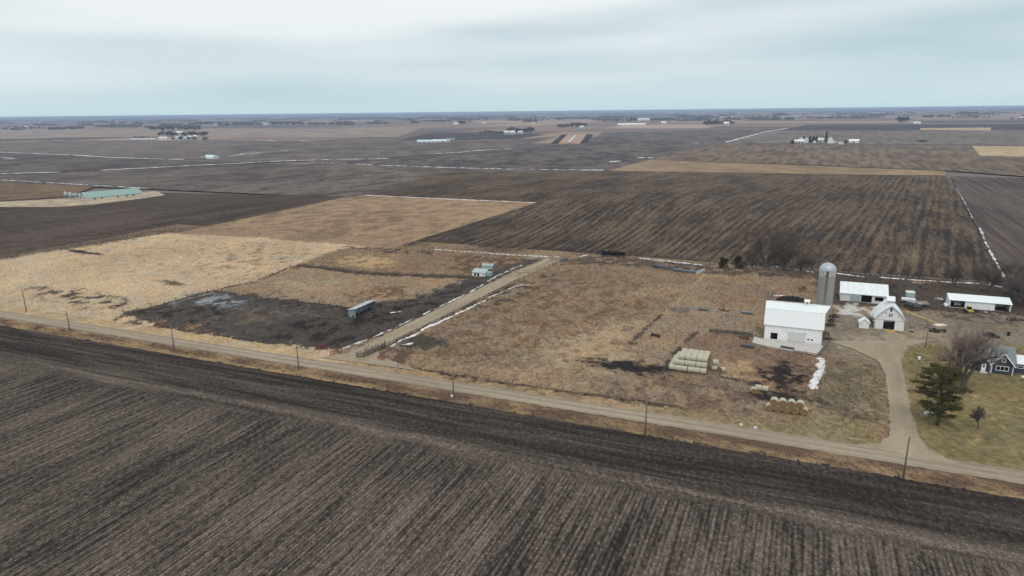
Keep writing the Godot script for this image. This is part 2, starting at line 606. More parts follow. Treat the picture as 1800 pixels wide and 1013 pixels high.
func far_fields() -> void:
	var ds := lin(66, 58, 55)
	# west of the farm
	field("field", [Vector2(-334.8, -110), Vector2(-344.4, -195.7), Vector2(-325.6, -275.4), Vector2(-336.1, -447.2)], [Vector2(-674.7, -235.6), Vector2(-596.3, -347.8), Vector2(-531.8, -426.7), Vector2(-342.2, -457)], lin(70,60,54), lin(104,90,79), 2, 7, 160, -0.02, 260, 60, "dark brown tilled field left of the tan pasture", 0.9, true)
	field("meadow", [Vector2(-327.2, -276.8), Vector2(-271.1, -283.3), Vector2(-213.6, -281.3), Vector2(-184.6, -291.7)], [Vector2(-336.1, -447.2), Vector2(-329.8, -469.1), Vector2(-251.7, -470.5), Vector2(-178, -469.4)], lin(132,110,89), lin(176,149,121), 0, 14, 20, -0.02, 190, 160, "tan dry grass meadow with a snowy far edge", 0.9, true)
	field("field", [Vector2(-700.7, -284.3), Vector2(-576.4, -335.8), Vector2(-549.8, -362.9)], [Vector2(-1031.1, -424.6), Vector2(-765.4, -449.8), Vector2(-621.8, -447.8)], lin(98,82,64), lin(124,104,82), 90, 30, 12, -0.33, 60, 30, "brown stubble field behind the green roofed barn")
	field("field", [Vector2(-1021.1, -420.3), Vector2(-556, -452.6), Vector2(-339.9, -453.8), Vector2(-300.8, -466.3)], [Vector2(-1130.7, -466.9), Vector2(-873.3, -515), Vector2(-693, -738.7), Vector2(-510.1, -754.9)], lin(74,67,65), lin(112,101,94), 92, 60, 26, -0.55, 150, 70, "dark grey tilled field beyond the long barn")
	field("field", [Vector2(-339.9, -453.8), Vector2(-305, -472.9), Vector2(-281.5, -537.4)], [Vector2(-624.4, -767.1), Vector2(-510.1, -754.9), Vector2(-205.6, -756.9)], lin(76,69,66), lin(116,104,96), 95, 50, 26, -0.45, 130, 80, "grey tilled field with wavy streaks left of the rows", 1.0)
	# middle distance
	field("field", [Vector2(-1019.7, -473.4), Vector2(-882.2, -520.4), Vector2(-701.3, -747.5), Vector2(-648.8, -819)], [Vector2(-1729.5, -812), Vector2(-1435.2, -854.3), Vector2(-1080.9, -797), Vector2(-863.5, -779)], lin(72,66,65), lin(108,98,92), 92, 60, 30, -0.62, 110, 40, "dark field between two snowy ditches at the left")
	field("field", [Vector2(-1729.5, -812), Vector2(-1459.2, -868.7), Vector2(-1096.4, -808.7), Vector2(-874.8, -789.4)], [Vector2(-2647.7, -1250), Vector2(-2191.5, -1310.8), Vector2(-1685.9, -1341), Vector2(-1381, -1418.9)], lin(98,89,84), lin(120,109,101), 92, 80, 60, -0.66, 110, 40, "grey brown field in front of the left grove")
	field("field", [Vector2(-863.5, -779), Vector2(-718.3, -765.9), Vector2(-569.7, -889), Vector2(-498.7, -1182.3)], [Vector2(-1435.9, -1375.7), Vector2(-1029.7, -1431.9), Vector2(-774.8, -1376.2), Vector2(-603.4, -1738.9)], lin(84,77,75), lin(116,106,100), 92, 80, 50, -0.7, 130, 50, "grey tilled field before the long white barns")
	field("field", [Vector2(-636.9, -786.4), Vector2(-555.4, -866.6), Vector2(-483.5, -1146), Vector2(-472.4, -1344.1)], [Vector2(-515.9, -763.5), Vector2(-313.9, -743.5), Vector2(-204.3, -757.2), Vector2(-193.4, -930.8)], lin(70,65,64), lin(108,99,94), 60, 60, 30, -0.64, 140, 60, "dark grey field in the middle of the plain")
	field("field", [Vector2(-206.4, -764.6), Vector2(-193.4, -930.8), Vector2(-151, -1421.3)], [Vector2(-464.3, -1320.9), Vector2(-468, -1423.1), Vector2(-513.1, -1747.8)], lin(72,67,66), lin(110,101,96), 60, 60, 30, -0.68, 90, 60, "dark grey field beside the tan strips")
	field("field", [Vector2(-409.3, -1354.5), Vector2(-151.5, -1445.9)], [Vector2(-587.2, -2124.6), Vector2(-61.6, -2509.9)], lin(82,77,77), lin(112,104,100), 80, 90, 60, -0.72, 80, 40, "grey field with faint stripes beyond the tan strips")
	field("field", [Vector2(-928.7, -1479.2), Vector2(-659.7, -1582.4)], [Vector2(-1178.3, -2103.4), Vector2(-697, -1908.1)], lin(66,62,65), lin(84,79,80), 92, 90, 60, -0.6, 60, 24, "dark field behind the long white barns")
	# tan strips standing between dark ones
	field("field", [Vector2(-489.1, -1366.6), Vector2(-473.7, -1369.1)], [Vector2(-649.5, -1911.5), Vector2(-632.6, -1912.6)], lin(52,50,53), lin(62,59,60), 90, 30, 30, -0.5, 12, 30, "narrow dark strip left of the tan strips")
	field("field", [Vector2(-473.7, -1369.1), Vector2(-452.6, -1372.5)], [Vector2(-632.6, -1912.6), Vector2(-610.9, -1914.1)], lin(150,126,106), lin(176,150,128), 90, 30, 30, -0.5, 12, 30, "pale tan grass strip left of the snow line")
	field("field", [Vector2(-450.2, -1372.9), Vector2(-429.2, -1376.3)], [Vector2(-607.6, -1914.4), Vector2(-577.8, -1916.5)], lin(150,126,106), lin(176,150,128), 90, 30, 30, -0.5, 12, 30, "pale tan grass strip right of the snow line")
	field("field", [Vector2(-429.2, -1376.3), Vector2(-415.3, -1378.6)], [Vector2(-577.8, -1916.5), Vector2(-558.1, -1917.8)], lin(50,48,51), lin(60,57,58), 90, 30, 30, -0.5, 12, 30, "narrow dark strip right of the tan strips")
	# east
	field("field", [Vector2(-202.4, -749.9), Vector2(-61.5, -759.6), Vector2(129.2, -786.9)], [Vector2(-193.4, -930.8), Vector2(-74.4, -907.3), Vector2(137.9, -844)], lin(122,104,84), lin(152,131,106), 0, 40, 16, -0.30, 130, 30, "long tan grass strip beyond the stubble rows", 1.0)
	field("field", [Vector2(-193.4, -930.8), Vector2(-75.2, -917.2), Vector2(139.1, -851.7), Vector2(209.9, -785.8)], [Vector2(-161.6, -1419.6), Vector2(-16.1, -1397.1), Vector2(202.7, -1392.7), Vector2(334.6, -1276.1)], lin(90,79,70), lin(126,111,96), 2, 12, 110, -0.42, 220, 70, "brown stubble field before the white farmstead", 1.1)
	field("field", [Vector2(73.9, -299.5), Vector2(106.6, -286.7)], [Vector2(132.6, -781.6), Vector2(267.3, -769.3)], lin(84,74,71), lin(116,103,97), 2, 5, 200, -0.3, 150, 120, "grey striped field at the right edge", 1.0, true)
	field("field", [Vector2(222, -1125.2), Vector2(313.5, -1098.5)], [Vector2(261.5, -1403.1), Vector2(399, -1408.5)], lin(154,136,110), lin(182,162,134), 0, 30, 20, -0.36, 50, 20, "bright tan field at the right edge")
	field("field", [Vector2(-148.9, -1421.6), Vector2(-16.9, -1442.9), Vector2(262.1, -1444.3), Vector2(404.5, -1428.5)], [Vector2(-56.4, -2312.6), Vector2(216.3, -2314.2), Vector2(680.4, -2428)], lin(98,91,87), lin(124,114,106), 2, 20, 200, -0.5, 150, 50, "brown grey field behind the white farmstead", 1.0)
	field("field", [Vector2(-76, -2312.4), Vector2(664.7, -2371.1)], [Vector2(0.2, -3121.5), Vector2(891.8, -3193.9)], lin(64,61,65), lin(82,77,80), 2, 60, 200, -0.46, 80, 20, "long dark field far behind the white farmstead")
	field("field", [Vector2(307.8, -2372.9), Vector2(471.7, -2315.7)], [Vector2(332.2, -2566.6), Vector2(534, -2627.5)], lin(168,146,120), lin(184,160,132), 0, 60, 60, -0.4, 20, 6, "thin tan field far off at the right")
	field("field", [Vector2(-2413.1, -1281.2), Vector2(-2009.7, -1600.7), Vector2(-1287, -1627.7), Vector2(-1062.8, -1693.8)], [Vector2(-4971.7, -2653.2), Vector2(-3259.7, -2603.2), Vector2(-2026.1, -2567.2), Vector2(-1488.2, -2551.5)], lin(128,114,106), lin(156,139,127), 92, 150, 90, -0.74, 110, 24, "pale brown far field around the left grove")

func near_ground() -> void:
	var dark := [79, 70, 64]
	# pastures west of the lane
	patch(rect(-380, -186, 270, 310), 154, 129, 104, 0.5, 1.0, 0.9)
	patch(L2([Vector2(-316.4, -106.1), Vector2(-336.8, -129.8), Vector2(-347.2, -197.4), Vector2(-328.8, -278.2), Vector2(-272.4, -284.6), Vector2(-214.5, -282.6), Vector2(-197.1, -282.4), Vector2(-201.1, -264.4), Vector2(-199, -244.7), Vector2(-202.8, -230.9), Vector2(-199.3, -205.7), Vector2(-204.2, -188.4), Vector2(-205.1, -170.8), Vector2(-209.2, -153.9), Vector2(-179.6, -147.6), Vector2(-144.8, -146.9), Vector2(-118.6, -150), Vector2(-108.1, -141), Vector2(-131.1, -132), Vector2(-242.5, -134.2)]), 186, 164, 134, 1.5, 1.0, 0.95)
	patch(L2([Vector2(-290.7, -255.4), Vector2(-262.5, -273.9), Vector2(-216.1, -266.4), Vector2(-207.2, -239.1), Vector2(-202.1, -208.8), Vector2(-205.9, -197.3), Vector2(-244, -215.8)]), 158, 130, 103, 5.0, 0.36, 0.9)
	patch(L2([Vector2(-365.5, -237.3), Vector2(-307.2, -270.5), Vector2(-253.8, -252.8), Vector2(-237.3, -206.6), Vector2(-267.7, -195.4), Vector2(-304.9, -193.5)]), 168, 142, 112, 6.0, 0.24, 0.9)
	patch(L2([Vector2(-282.5, -165.8), Vector2(-259.5, -169.6), Vector2(-235.1, -167.9), Vector2(-219.9, -165.3), Vector2(-215.6, -155.2), Vector2(-228.5, -154.1), Vector2(-245.6, -155.6)]), 92, 82, 72, 3.0, 0.55, 0.6)
	patch(L2([Vector2(-341.4, -224.4), Vector2(-332.1, -224.7), Vector2(-311.5, -223.1), Vector2(-308.7, -219.8), Vector2(-323.7, -218.7)]), 70, 62, 55, 1.0, 1.0, 0.4)
	patch(L2([Vector2(-239.5, -192.8), Vector2(-232.3, -193.5), Vector2(-217.7, -190), Vector2(-225.9, -187.9)]), 110, 92, 74, 1.5, 1.0, 0.8)
	patch(L2([Vector2(-211.1, -151.7), Vector2(-207.1, -156.2), Vector2(-180.5, -147.9), Vector2(-184.8, -143.2), Vector2(-198.3, -147)]), 96, 80, 70, 2.0, 0.7, 0.6)
	patch(L2([Vector2(-202.8, -230.9), Vector2(-208.1, -273.8), Vector2(-182, -284.7), Vector2(-121.3, -279.5), Vector2(-115.6, -242.9), Vector2(-129.1, -238.9), Vector2(-173.9, -235.6), Vector2(-192.9, -236.9)]), 140, 116, 91, 2.0, 1.0, 0.9)
	patch(L2([Vector2(-191.6, -247.4), Vector2(-191.7, -264.9), Vector2(-172.6, -264.9), Vector2(-159.7, -249.1), Vector2(-170.6, -239.1)]), 172, 147, 106, 4.0, 0.8, 0.9)
	patch(L2([Vector2(-214.5, -277.8), Vector2(-187.3, -282.8), Vector2(-153.2, -284.5), Vector2(-157.7, -275.8), Vector2(-182.9, -271)]), 84, 72, 62, 2.0, 0.62, 0.4)
	patch(L2([Vector2(-150.7, -279.7), Vector2(-104.2, -285.7), Vector2(-113.7, -250), Vector2(-131.1, -247.9)]), 104, 84, 66, 4.0, 0.7, 0.8)
	patch(L2([Vector2(-204.2, -188.4), Vector2(-199.3, -205.7), Vector2(-202.8, -230.9), Vector2(-173.3, -234.7), Vector2(-129.1, -238.9), Vector2(-119.9, -241.3), Vector2(-125.2, -207.5), Vector2(-134.2, -195.2), Vector2(-143.8, -186.9), Vector2(-180.8, -185.8)]), 152, 129, 102, 1.5, 1.0, 0.9)
	patch(L2([Vector2(-194.1, -209.7), Vector2(-183, -224.4), Vector2(-167.8, -219.4), Vector2(-164.9, -201.3), Vector2(-175.4, -194.7)]), 158, 142, 112, 4.0, 0.6, 0.9)
	patch(L2([Vector2(-152.7, -198.9), Vector2(-142.1, -221), Vector2(-129.1, -212), Vector2(-139.3, -194)]), 118, 92, 66, 4.0, 0.7, 0.9)
	ribbon(L2([Vector2(-203, -229.6), Vector2(-197.7, -235.2), Vector2(-184.6, -234), Vector2(-166.2, -232.8), Vector2(-151, -235.1), Vector2(-115.1, -242)]), 2.6, 78, 66, 56, 1.5, 1.0, 0.3)
	# the cattle lot
	patch(L2([Vector2(-208.6, -153.4), Vector2(-205.1, -170), Vector2(-204.9, -189.1), Vector2(-182, -187), Vector2(-144.3, -187.5), Vector2(-138.3, -187.4), Vector2(-134.9, -197.3), Vector2(-125, -205.1), Vector2(-122.4, -231.2), Vector2(-116.7, -256.6), Vector2(-111.1, -281.9), Vector2(-104.7, -285.5), Vector2(-108.7, -256.2), Vector2(-111, -198.5), Vector2(-112.3, -173.4), Vector2(-117.4, -148.9), Vector2(-129.7, -148.9), Vector2(-145.5, -147.7), Vector2(-179.6, -147.6)]), dark[0], dark[1], dark[2], 1.2, 1.0, 0.05)
	patch(L2([Vector2(-208.6, -153.4), Vector2(-205.1, -170), Vector2(-204.9, -189.1), Vector2(-144.3, -187.5), Vector2(-125, -205.1), Vector2(-108.7, -256.2), Vector2(-111, -198.5), Vector2(-117.4, -148.9), Vector2(-179.6, -147.6)]), 50, 44, 41, 5.0, 0.5, 0.0)
	patch(L2([Vector2(-177.5, -167.4), Vector2(-170.3, -180), Vector2(-144.8, -185), Vector2(-136.7, -177.2), Vector2(-156.3, -167), Vector2(-156.6, -157.1), Vector2(-140.5, -154.2), Vector2(-153.6, -149.2), Vector2(-166.5, -156.5)]), 98, 89, 83, 6.0, 0.62, 0.0)
	patch(L2([Vector2(-204.2, -168.8), Vector2(-204.3, -180.3), Vector2(-203.6, -188.6), Vector2(-194.1, -185.9), Vector2(-180.7, -180), Vector2(-174.2, -180), Vector2(-180.3, -171.5), Vector2(-189.8, -171.8)]), 136, 139, 144, 4.0, 0.56, 0.0)
	patch(L2([Vector2(-171.6, -159.1), Vector2(-165.3, -166.3), Vector2(-151.8, -167.3), Vector2(-143.2, -168), Vector2(-151, -161.1), Vector2(-164.7, -155.9)]), 112, 92, 74, 3.0, 0.42, 0.3)
	patch(L2([Vector2(-205.9, -150.9), Vector2(-185.6, -152.5), Vector2(-170.2, -151.9), Vector2(-165.9, -144.4), Vector2(-181.7, -146.8)]), 140, 112, 84, 3.0, 0.5, 0.7)
	patch(L2([Vector2(-127.3, -161.6), Vector2(-122.1, -169), Vector2(-117.7, -175.1), Vector2(-117.8, -162.9)]), 92, 78, 68, 3.0, 0.4, 0.1)
	# the middle pasture
	patch(L2([Vector2(-105.3, -162.1), Vector2(-98.4, -211), Vector2(-87.9, -261.6), Vector2(-55.1, -263.2), Vector2(-36.8, -234.2), Vector2(-52, -206.7), Vector2(-61.9, -190.2), Vector2(-70.3, -165.1), Vector2(-83.8, -150.4)]), 122, 98, 76, 5.0, 0.5, 0.9)
	patch(L2([Vector2(-62.6, -158.6), Vector2(-60.5, -180.4), Vector2(-55.1, -197.7), Vector2(-35.4, -215.7), Vector2(-26.9, -230.3), Vector2(-39.7, -185.2), Vector2(-31.8, -170.6), Vector2(-44.7, -161.2)]), 166, 142, 112, 5.0, 0.85, 0.9)
	patch(L2([Vector2(-56.2, -239.3), Vector2(-47.8, -249.6), Vector2(-38.9, -259.4), Vector2(-34.5, -251.8), Vector2(-43.2, -236.6), Vector2(-52.6, -233.1)]), 162, 137, 108, 3.0, 0.6, 0.9)
	patch(L2([Vector2(-97.6, -149.7), Vector2(-81, -151.5), Vector2(-66.9, -157), Vector2(-47.6, -155.8), Vector2(-30.5, -150.8), Vector2(-48, -147.7), Vector2(-69.7, -145.2), Vector2(-91.5, -145.6)]), 160, 134, 102, 4.0, 0.6, 0.9)
	patch(L2([Vector2(-105.6, -166.4), Vector2(-102.3, -171.8), Vector2(-90.9, -167.6), Vector2(-90.2, -161.5), Vector2(-96, -157.7), Vector2(-102.6, -157.7)]), dark[0], dark[1], dark[2], 2.0, 1.0, 0.1)
	patch(L2([Vector2(-109.1, -147.1), Vector2(-103.6, -156.3), Vector2(-94.5, -156.8), Vector2(-95.2, -146), Vector2(-99.7, -142)]), 98, 78, 68, 2.0, 0.9, 0.3)
	patch(L2([Vector2(-54.9, -165.3), Vector2(-45.3, -169), Vector2(-34.8, -170.3), Vector2(-27.8, -169.5), Vector2(-27.9, -161.9), Vector2(-35.8, -161.7), Vector2(-46.8, -163.4)]), 48, 43, 42, 2.0, 1.0, 0.1)
	patch(L2([Vector2(-107.8, -207.5), Vector2(-100.4, -236.5), Vector2(-94.6, -259.2), Vector2(-89.1, -272.5), Vector2(-89, -231.5), Vector2(-94.8, -198.7)]), 88, 76, 66, 3.0, 0.5, 0.6)
	ribbon(L2([Vector2(-94.1, -144.2), Vector2(-77.1, -143.9), Vector2(-61.1, -143.4), Vector2(-46.7, -143.8), Vector2(-28.8, -145.2), Vector2(-17.8, -144.9)]), 1.9, 64, 49, 43, 0.8, 0.95, 0.2)
	# verge of the road
	patch(rect(-420, 60, 138.5, 144.0), 160, 134, 98, 1.2, 0.85, 0.95)
	patch(rect(-420, -112, 139.5, 146.0), 178, 152, 112, 1.0, 0.9, 0.95)
	# pens west of the barn
	patch(L2([Vector2(-41, -183.6), Vector2(-33.9, -280.5), Vector2(-7.3, -287.1), Vector2(-8, -223.4), Vector2(-7.5, -204.1), Vector2(-22.8, -201.7), Vector2(-26.9, -168.1)]), 146, 125, 101, 1.5, 1.0, 0.8)
	patch(L2([Vector2(-33.2, -280.7), Vector2(5.3, -289.7), Vector2(9, -251.5), Vector2(-8.8, -237.1), Vector2(-32.1, -236)]), 142, 118, 93, 3.0, 0.8, 0.85)
	patch(L2([Vector2(-24.4, -201), Vector2(-8.5, -204.8), Vector2(8.4, -194.6), Vector2(6.2, -165.2), Vector2(-9.9, -165.7), Vector2(-14.3, -168.8), Vector2(-26.6, -166.1)]), 132, 107, 86, 1.5, 1.0, 0.6)
	patch(L2([Vector2(-16.5, -178.4), Vector2(-11.5, -184), Vector2(-4.6, -177.6), Vector2(-7.4, -168.3), Vector2(-14.2, -168)]), 164, 137, 102, 2.0, 0.7, 0.6)
	patch(L2([Vector2(-7.7, -168.1), Vector2(-4.7, -178.9), Vector2(0.7, -185), Vector2(6.3, -181), Vector2(6.1, -171.9), Vector2(2.6, -163.8), Vector2(-3.3, -166)]), 48, 42, 41, 3.0, 0.92, 0.0)
	patch(L2([Vector2(-1, -172.4), Vector2(2.9, -175.5), Vector2(5.5, -168.7), Vector2(0.5, -166.7)]), 158, 122, 84, 2.0, 0.4, 0.2)
	patch(L2([Vector2(-10.9, -155.7), Vector2(-4.4, -162.5), Vector2(3.1, -163.3), Vector2(11.6, -161.7), Vector2(14.9, -157.8), Vector2(5.6, -155.4), Vector2(-4, -154.9)]), 50, 44, 43, 2.5, 0.85, 0.0)
	patch(L2([Vector2(-11.3, -152.8), Vector2(-6.5, -155.7), Vector2(-3.3, -152.6), Vector2(-6, -148.9), Vector2(-9.7, -149.4)]), 166, 140, 106, 2.0, 0.7, 0.5)
	patch(L2([Vector2(-48, -147.7), Vector2(-30.1, -161.8), Vector2(-12.5, -164.7), Vector2(-5.4, -157.2), Vector2(-3.5, -146.5), Vector2(-15.3, -144.9), Vector2(-29.1, -146.5)]), 116, 97, 81, 4.0, 0.66, 0.6)
	patch(L2([Vector2(-29.1, -138.5), Vector2(-16.6, -145.4), Vector2(-3.5, -146.5), Vector2(6.7, -153.3), Vector2(21.4, -153.3), Vector2(20.6, -140.3), Vector2(-1.9, -137.6)]), 134, 118, 84, 3.0, 0.9, 0.85)
	patch(L2([Vector2(10.4, -191.6), Vector2(22, -191.5), Vector2(22.5, -168.1), Vector2(21.4, -153.3), Vector2(6.7, -152.7), Vector2(8, -166)]), 118, 104, 78, 2.5, 0.9, 0.8)
	patch(L2([Vector2(11, -187.2), Vector2(14.9, -184.4), Vector2(11.4, -157), Vector2(7.9, -157.3)]), 108, 90, 74, 3.0, 0.5, 0.4)
	patch(L2([Vector2(14, -164.8), Vector2(21.4, -161), Vector2(20.9, -155.2), Vector2(12.4, -154.3)]), 96, 80, 68, 2.0, 0.5, 0.3)
	# north edge, yard and lawn
	patch(L2([Vector2(-95.4, -279.9), Vector2(-83.1, -305.5), Vector2(-65.7, -301), Vector2(-35.4, -296.9), Vector2(7.5, -300), Vector2(5.3, -285.6), Vector2(-33.1, -279.7), Vector2(-66.8, -283)]), 96, 80, 68, 2.0, 0.8, 0.6)
	patch(L2([Vector2(5.3, -302.6), Vector2(80.2, -303.7), Vector2(110.2, -297.5), Vector2(94.4, -250), Vector2(68.2, -252.4), Vector2(36.6, -250.7), Vector2(11.7, -248.6)]), 84, 72, 63, 2.0, 1.0, 0.3)
	patch(L2([Vector2(8.4, -199.5), Vector2(11.4, -227.5), Vector2(19.3, -244.1), Vector2(36.4, -248.5), Vector2(68.9, -255.3), Vector2(92.2, -243.5), Vector2(82.8, -215.1), Vector2(60.6, -219.7), Vector2(46.8, -217.4), Vector2(30.3, -208), Vector2(27.8, -193.7), Vector2(23.9, -183.7), Vector2(22.5, -189.5), Vector2(11.2, -192.8)]), 130, 115, 98, 2.0, 1.0, 0.05)
	patch(L2([Vector2(27.6, -224.5), Vector2(40.6, -232.4), Vector2(46.9, -226.1), Vector2(32.1, -211.8), Vector2(17, -198.9), Vector2(14.5, -208.2)]), 152, 136, 114, 3.0, 0.8, 0.0)
	patch(L2([Vector2(42.8, -248.1), Vector2(62.3, -252.8), Vector2(65.8, -242.1), Vector2(50.7, -239.4)]), 90, 82, 76, 3.0, 0.55, 0.0)
	patch(L2([Vector2(30.2, -207.5), Vector2(35.2, -214), Vector2(46, -213.1), Vector2(61.4, -223.1), Vector2(82.8, -215.1), Vector2(56.3, -135.5), Vector2(41.8, -138.6), Vector2(29.5, -140), Vector2(26.2, -145.1), Vector2(26.2, -156.7), Vector2(27.2, -177.1), Vector2(28.1, -193.9)]), 128, 113, 74, 1.2, 1.0, 0.9)
	patch(L2([Vector2(34.1, -205.5), Vector2(57.3, -205.2), Vector2(79.5, -205.4), Vector2(56.3, -135.5), Vector2(42.1, -140), Vector2(28.2, -143.8)]), 92, 88, 50, 6.0, 0.36, 0.9)
	patch(L2([Vector2(34.1, -205.5), Vector2(57.3, -205.2), Vector2(79.5, -205.4), Vector2(56.3, -135.5), Vector2(42.1, -140), Vector2(28.2, -143.8)]), 150, 128, 82, 6.0, 0.26, 0.9)
	patch(L2([Vector2(11.6, -246.3), Vector2(16.2, -252.6), Vector2(28.6, -251.3), Vector2(26.5, -239.2), Vector2(18.9, -236.3), Vector2(12.3, -237.9)]), 190, 184, 178, 2.0, 0.52, 0.0)
	patch(L2([Vector2(17, -140.6), Vector2(21.2, -146.8), Vector2(22.5, -163), Vector2(23.6, -183.6), Vector2(22.9, -192.7), Vector2(17.1, -200.9), Vector2(10.7, -205.6), Vector2(40.1, -219.1), Vector2(31.3, -209.4), Vector2(28.4, -197.6), Vector2(27.7, -185.2), Vector2(26.6, -161.5), Vector2(26.5, -148.3), Vector2(29.6, -140.5)]), 150, 137, 118, 0.3, 1.0, 0.0)
	# weeds along the fence lines
	for l in [[Vector2(-117.7, -149.3), Vector2(-113.3, -174.9), Vector2(-111.6, -199.8), Vector2(-110.2, -235.8)], [Vector2(-105.8, -154.4), Vector2(-105.2, -168.9), Vector2(-103.2, -194.1), Vector2(-100, -238.6)], [Vector2(-208.6, -153.4), Vector2(-179.6, -147.6), Vector2(-145.5, -147.7), Vector2(-130, -149.3), Vector2(-118.9, -149.9)], [Vector2(-209.2, -153.9), Vector2(-205.1, -170), Vector2(-204.2, -188.4), Vector2(-199.3, -205.7), Vector2(-203.3, -230.7)], [Vector2(-203.6, -187.8), Vector2(-181.4, -186.4), Vector2(-144.3, -187.5)], [Vector2(-94, -275.5), Vector2(-77.8, -286.3), Vector2(-61.1, -285.1), Vector2(-55, -285)], [Vector2(-25, -202), Vector2(-26.7, -192.3), Vector2(-27.9, -182.5), Vector2(-28.8, -171.8), Vector2(-27.9, -160.3)], [Vector2(-38.5, -217.3), Vector2(-39.9, -201.7), Vector2(-41.4, -183.4)], [Vector2(-14.9, -168.2), Vector2(-10, -167.2), Vector2(-3.9, -163.5)]]:
		ribbon(L2(l), 0.7, 78, 66, 56, 0.5, 0.85, 0.6)
	ribbon(L2([Vector2(-33.9, -280.5), Vector2(-36.8, -234.2), Vector2(-38.5, -217.3)]), 0.8, 166, 140, 104, 0.5, 0.95, 0.9)
	var o := sheet("ground", L2([Vector2(-353, -138.6), Vector2(130, -138.6)]), L2([Vector2(-327, -304), Vector2(130, -304)]), 920, 320, 0.0, opaque_ground, ground_relief, earth("pasture grain", tex.grass, 22.0, 22.0))
	structure(o, "pastures, cattle lot, farmyard and lawn of the farm")

func front_colour(x: float, z: float) -> Color:
	var n := -z
	var fine: float = nz.fine.get_noise_2d(x * 1.6, z * 1.6)
	var big: float = nz.big.get_noise_2d(x * 1.2, z * 1.2)
	var dark := lin(52, 47, 44)
	var light := lin(126, 114, 104)
	var wob: float = nz.mid.get_noise_2d(x * 0.6, z * 0.6)
	var start := 109.5 + 2.0 * wob
	# rows running north
	var row: float = nz.row.get_noise_2d(x * 1.05, n * 0.045)
	var pass_: float = nz.band.get_noise_2d(x * 0.10 + 9.0, n * 0.008)
	var tr := 0.41 + 0.56 * row + 0.26 * pass_ + 0.32 * big + 0.50 * fine + 0.20 * cos(TAU * x / 0.76 + 1.5 * pass_)
	# headland worked along the road
	var hr: float = nz.row.get_noise_2d(x * 0.022, n * 0.75 + 50.0)
	var hb: float = nz.band.get_noise_2d(x * 0.012, n * 0.16 + 20.0)
	var th := 0.13 + 0.34 * hr + 0.30 * hb + 0.30 * fine
	th += 0.34 * exp(-pow((n - 121.0 - 0.8 * wob) / 0.8, 2.0)) * (0.6 + 0.8 * hb)
	th += 0.34 * exp(-pow((n - 110.6 - 2.2 * wob) / 1.1, 2.0)) * (0.7 + 1.2 * fine)
	th += 0.25 * smoothstep(116.0, 111.0, n)
	var t := lerpf(tr, th, smoothstep(start - 5.0, start + 0.5, n + 2.0 * row))
	var c := dark.lerp(light, clampf(t, 0, 1.1))
	return Color(c.r * 1.36, c.g * 1.36, c.b * 1.36)

func front_relief(x: float, z: float) -> float:
	var n := -z
	var wob: float = nz.mid.get_noise_2d(x * 0.6, z * 0.6)
	var w := smoothstep(109.5 + 2.0 * wob, 106.0 + 2.0 * wob, n)
	var rows := 0.07 * cos(TAU * x / 0.76) * w
	var head := 0.05 * cos(TAU * n / 0.95) * (1.0 - w)
	return rows + head + 0.05 * nz.fine.get_noise_2d(x * 1.3, z * 1.3) + 0.06 * nz.mid.get_noise_2d(x, z)

func front_field() -> void:
	var o := sheet("field", L2([Vector2(-275, -30), Vector2(95, -30)]), L2([Vector2(-275, -129.9), Vector2(95, -129.9)]), 1480, 150, -0.12, front_colour, front_relief, earth("row grain", tex.soil, 15.0, 24.0), 0.8)
	structure(o, "tilled corn field with rows of residue in the foreground")
	# what is left and right of it, out of the picture
	field("field", [Vector2(-700, -30), Vector2(-275, -30)], [Vector2(-700, -130), Vector2(-275, -130)], lin(60,54,52), lin(100,90,84), 90, 30, 3, -0.14, 60, 40, "tilled field further along the road", 1.0, true)

func north_colour(x: float, z: float) -> Color:
	var n := -z
	var bend := 22.0 * sin((n - 420.0) / 95.0) * smoothstep(20.0, -130.0, x)
	var u := x * 0.988 - n * 0.156 + bend
	var fine: float = nz.fine.get_noise_2d(x * 0.8, z * 0.5)
	var a: float = nz.band.get_noise_2d(u * 0.26, n * 0.010 + 3.0)
	var b: float = nz.row.get_noise_2d(u * 0.85, n * 0.05)
	var blot: float = nz.mid.get_noise_2d(x * 0.9, z * 0.5)
	var big: float = nz.big.get_noise_2d(x * 0.8, z * 0.5)
	var t := 0.36 + 0.60 * a + 0.50 * b + 0.22 * blot + 0.40 * big + 0.45 * fine + 0.16 * cos(TAU * u / 4.6)
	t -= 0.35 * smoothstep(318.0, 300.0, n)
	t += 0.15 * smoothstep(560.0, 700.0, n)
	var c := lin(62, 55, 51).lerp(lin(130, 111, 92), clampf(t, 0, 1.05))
	return Color(c.r * 1.3, c.g * 1.3, c.b * 1.3)

func north_relief(x: float, z: float) -> float:
	return 0.10 * cos(TAU * x / 1.9) + 0.12 * nz.mid.get_noise_2d(x, z) - 0.1

func north_field() -> void:
	var grainy := earth("row grain north", tex.soil, 30.0, 60.0)
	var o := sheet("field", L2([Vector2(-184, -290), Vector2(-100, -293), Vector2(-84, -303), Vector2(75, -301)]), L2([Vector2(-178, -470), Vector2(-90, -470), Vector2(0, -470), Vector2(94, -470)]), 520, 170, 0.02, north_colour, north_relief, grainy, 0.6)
	structure(o, "dark field with tan stubble rows north of the farm")
	o = sheet("field", L2([Vector2(-322, -470), Vector2(-178, -470), Vector2(94, -470)]), L2([Vector2(-376.2, -678.4), Vector2(-203.6, -749.6), Vector2(128.2, -780.3)]), 420, 150, 0.02, north_colour, north_relief, grainy, 0.6)
	structure(o, "far part of the stubble field with curving rows")

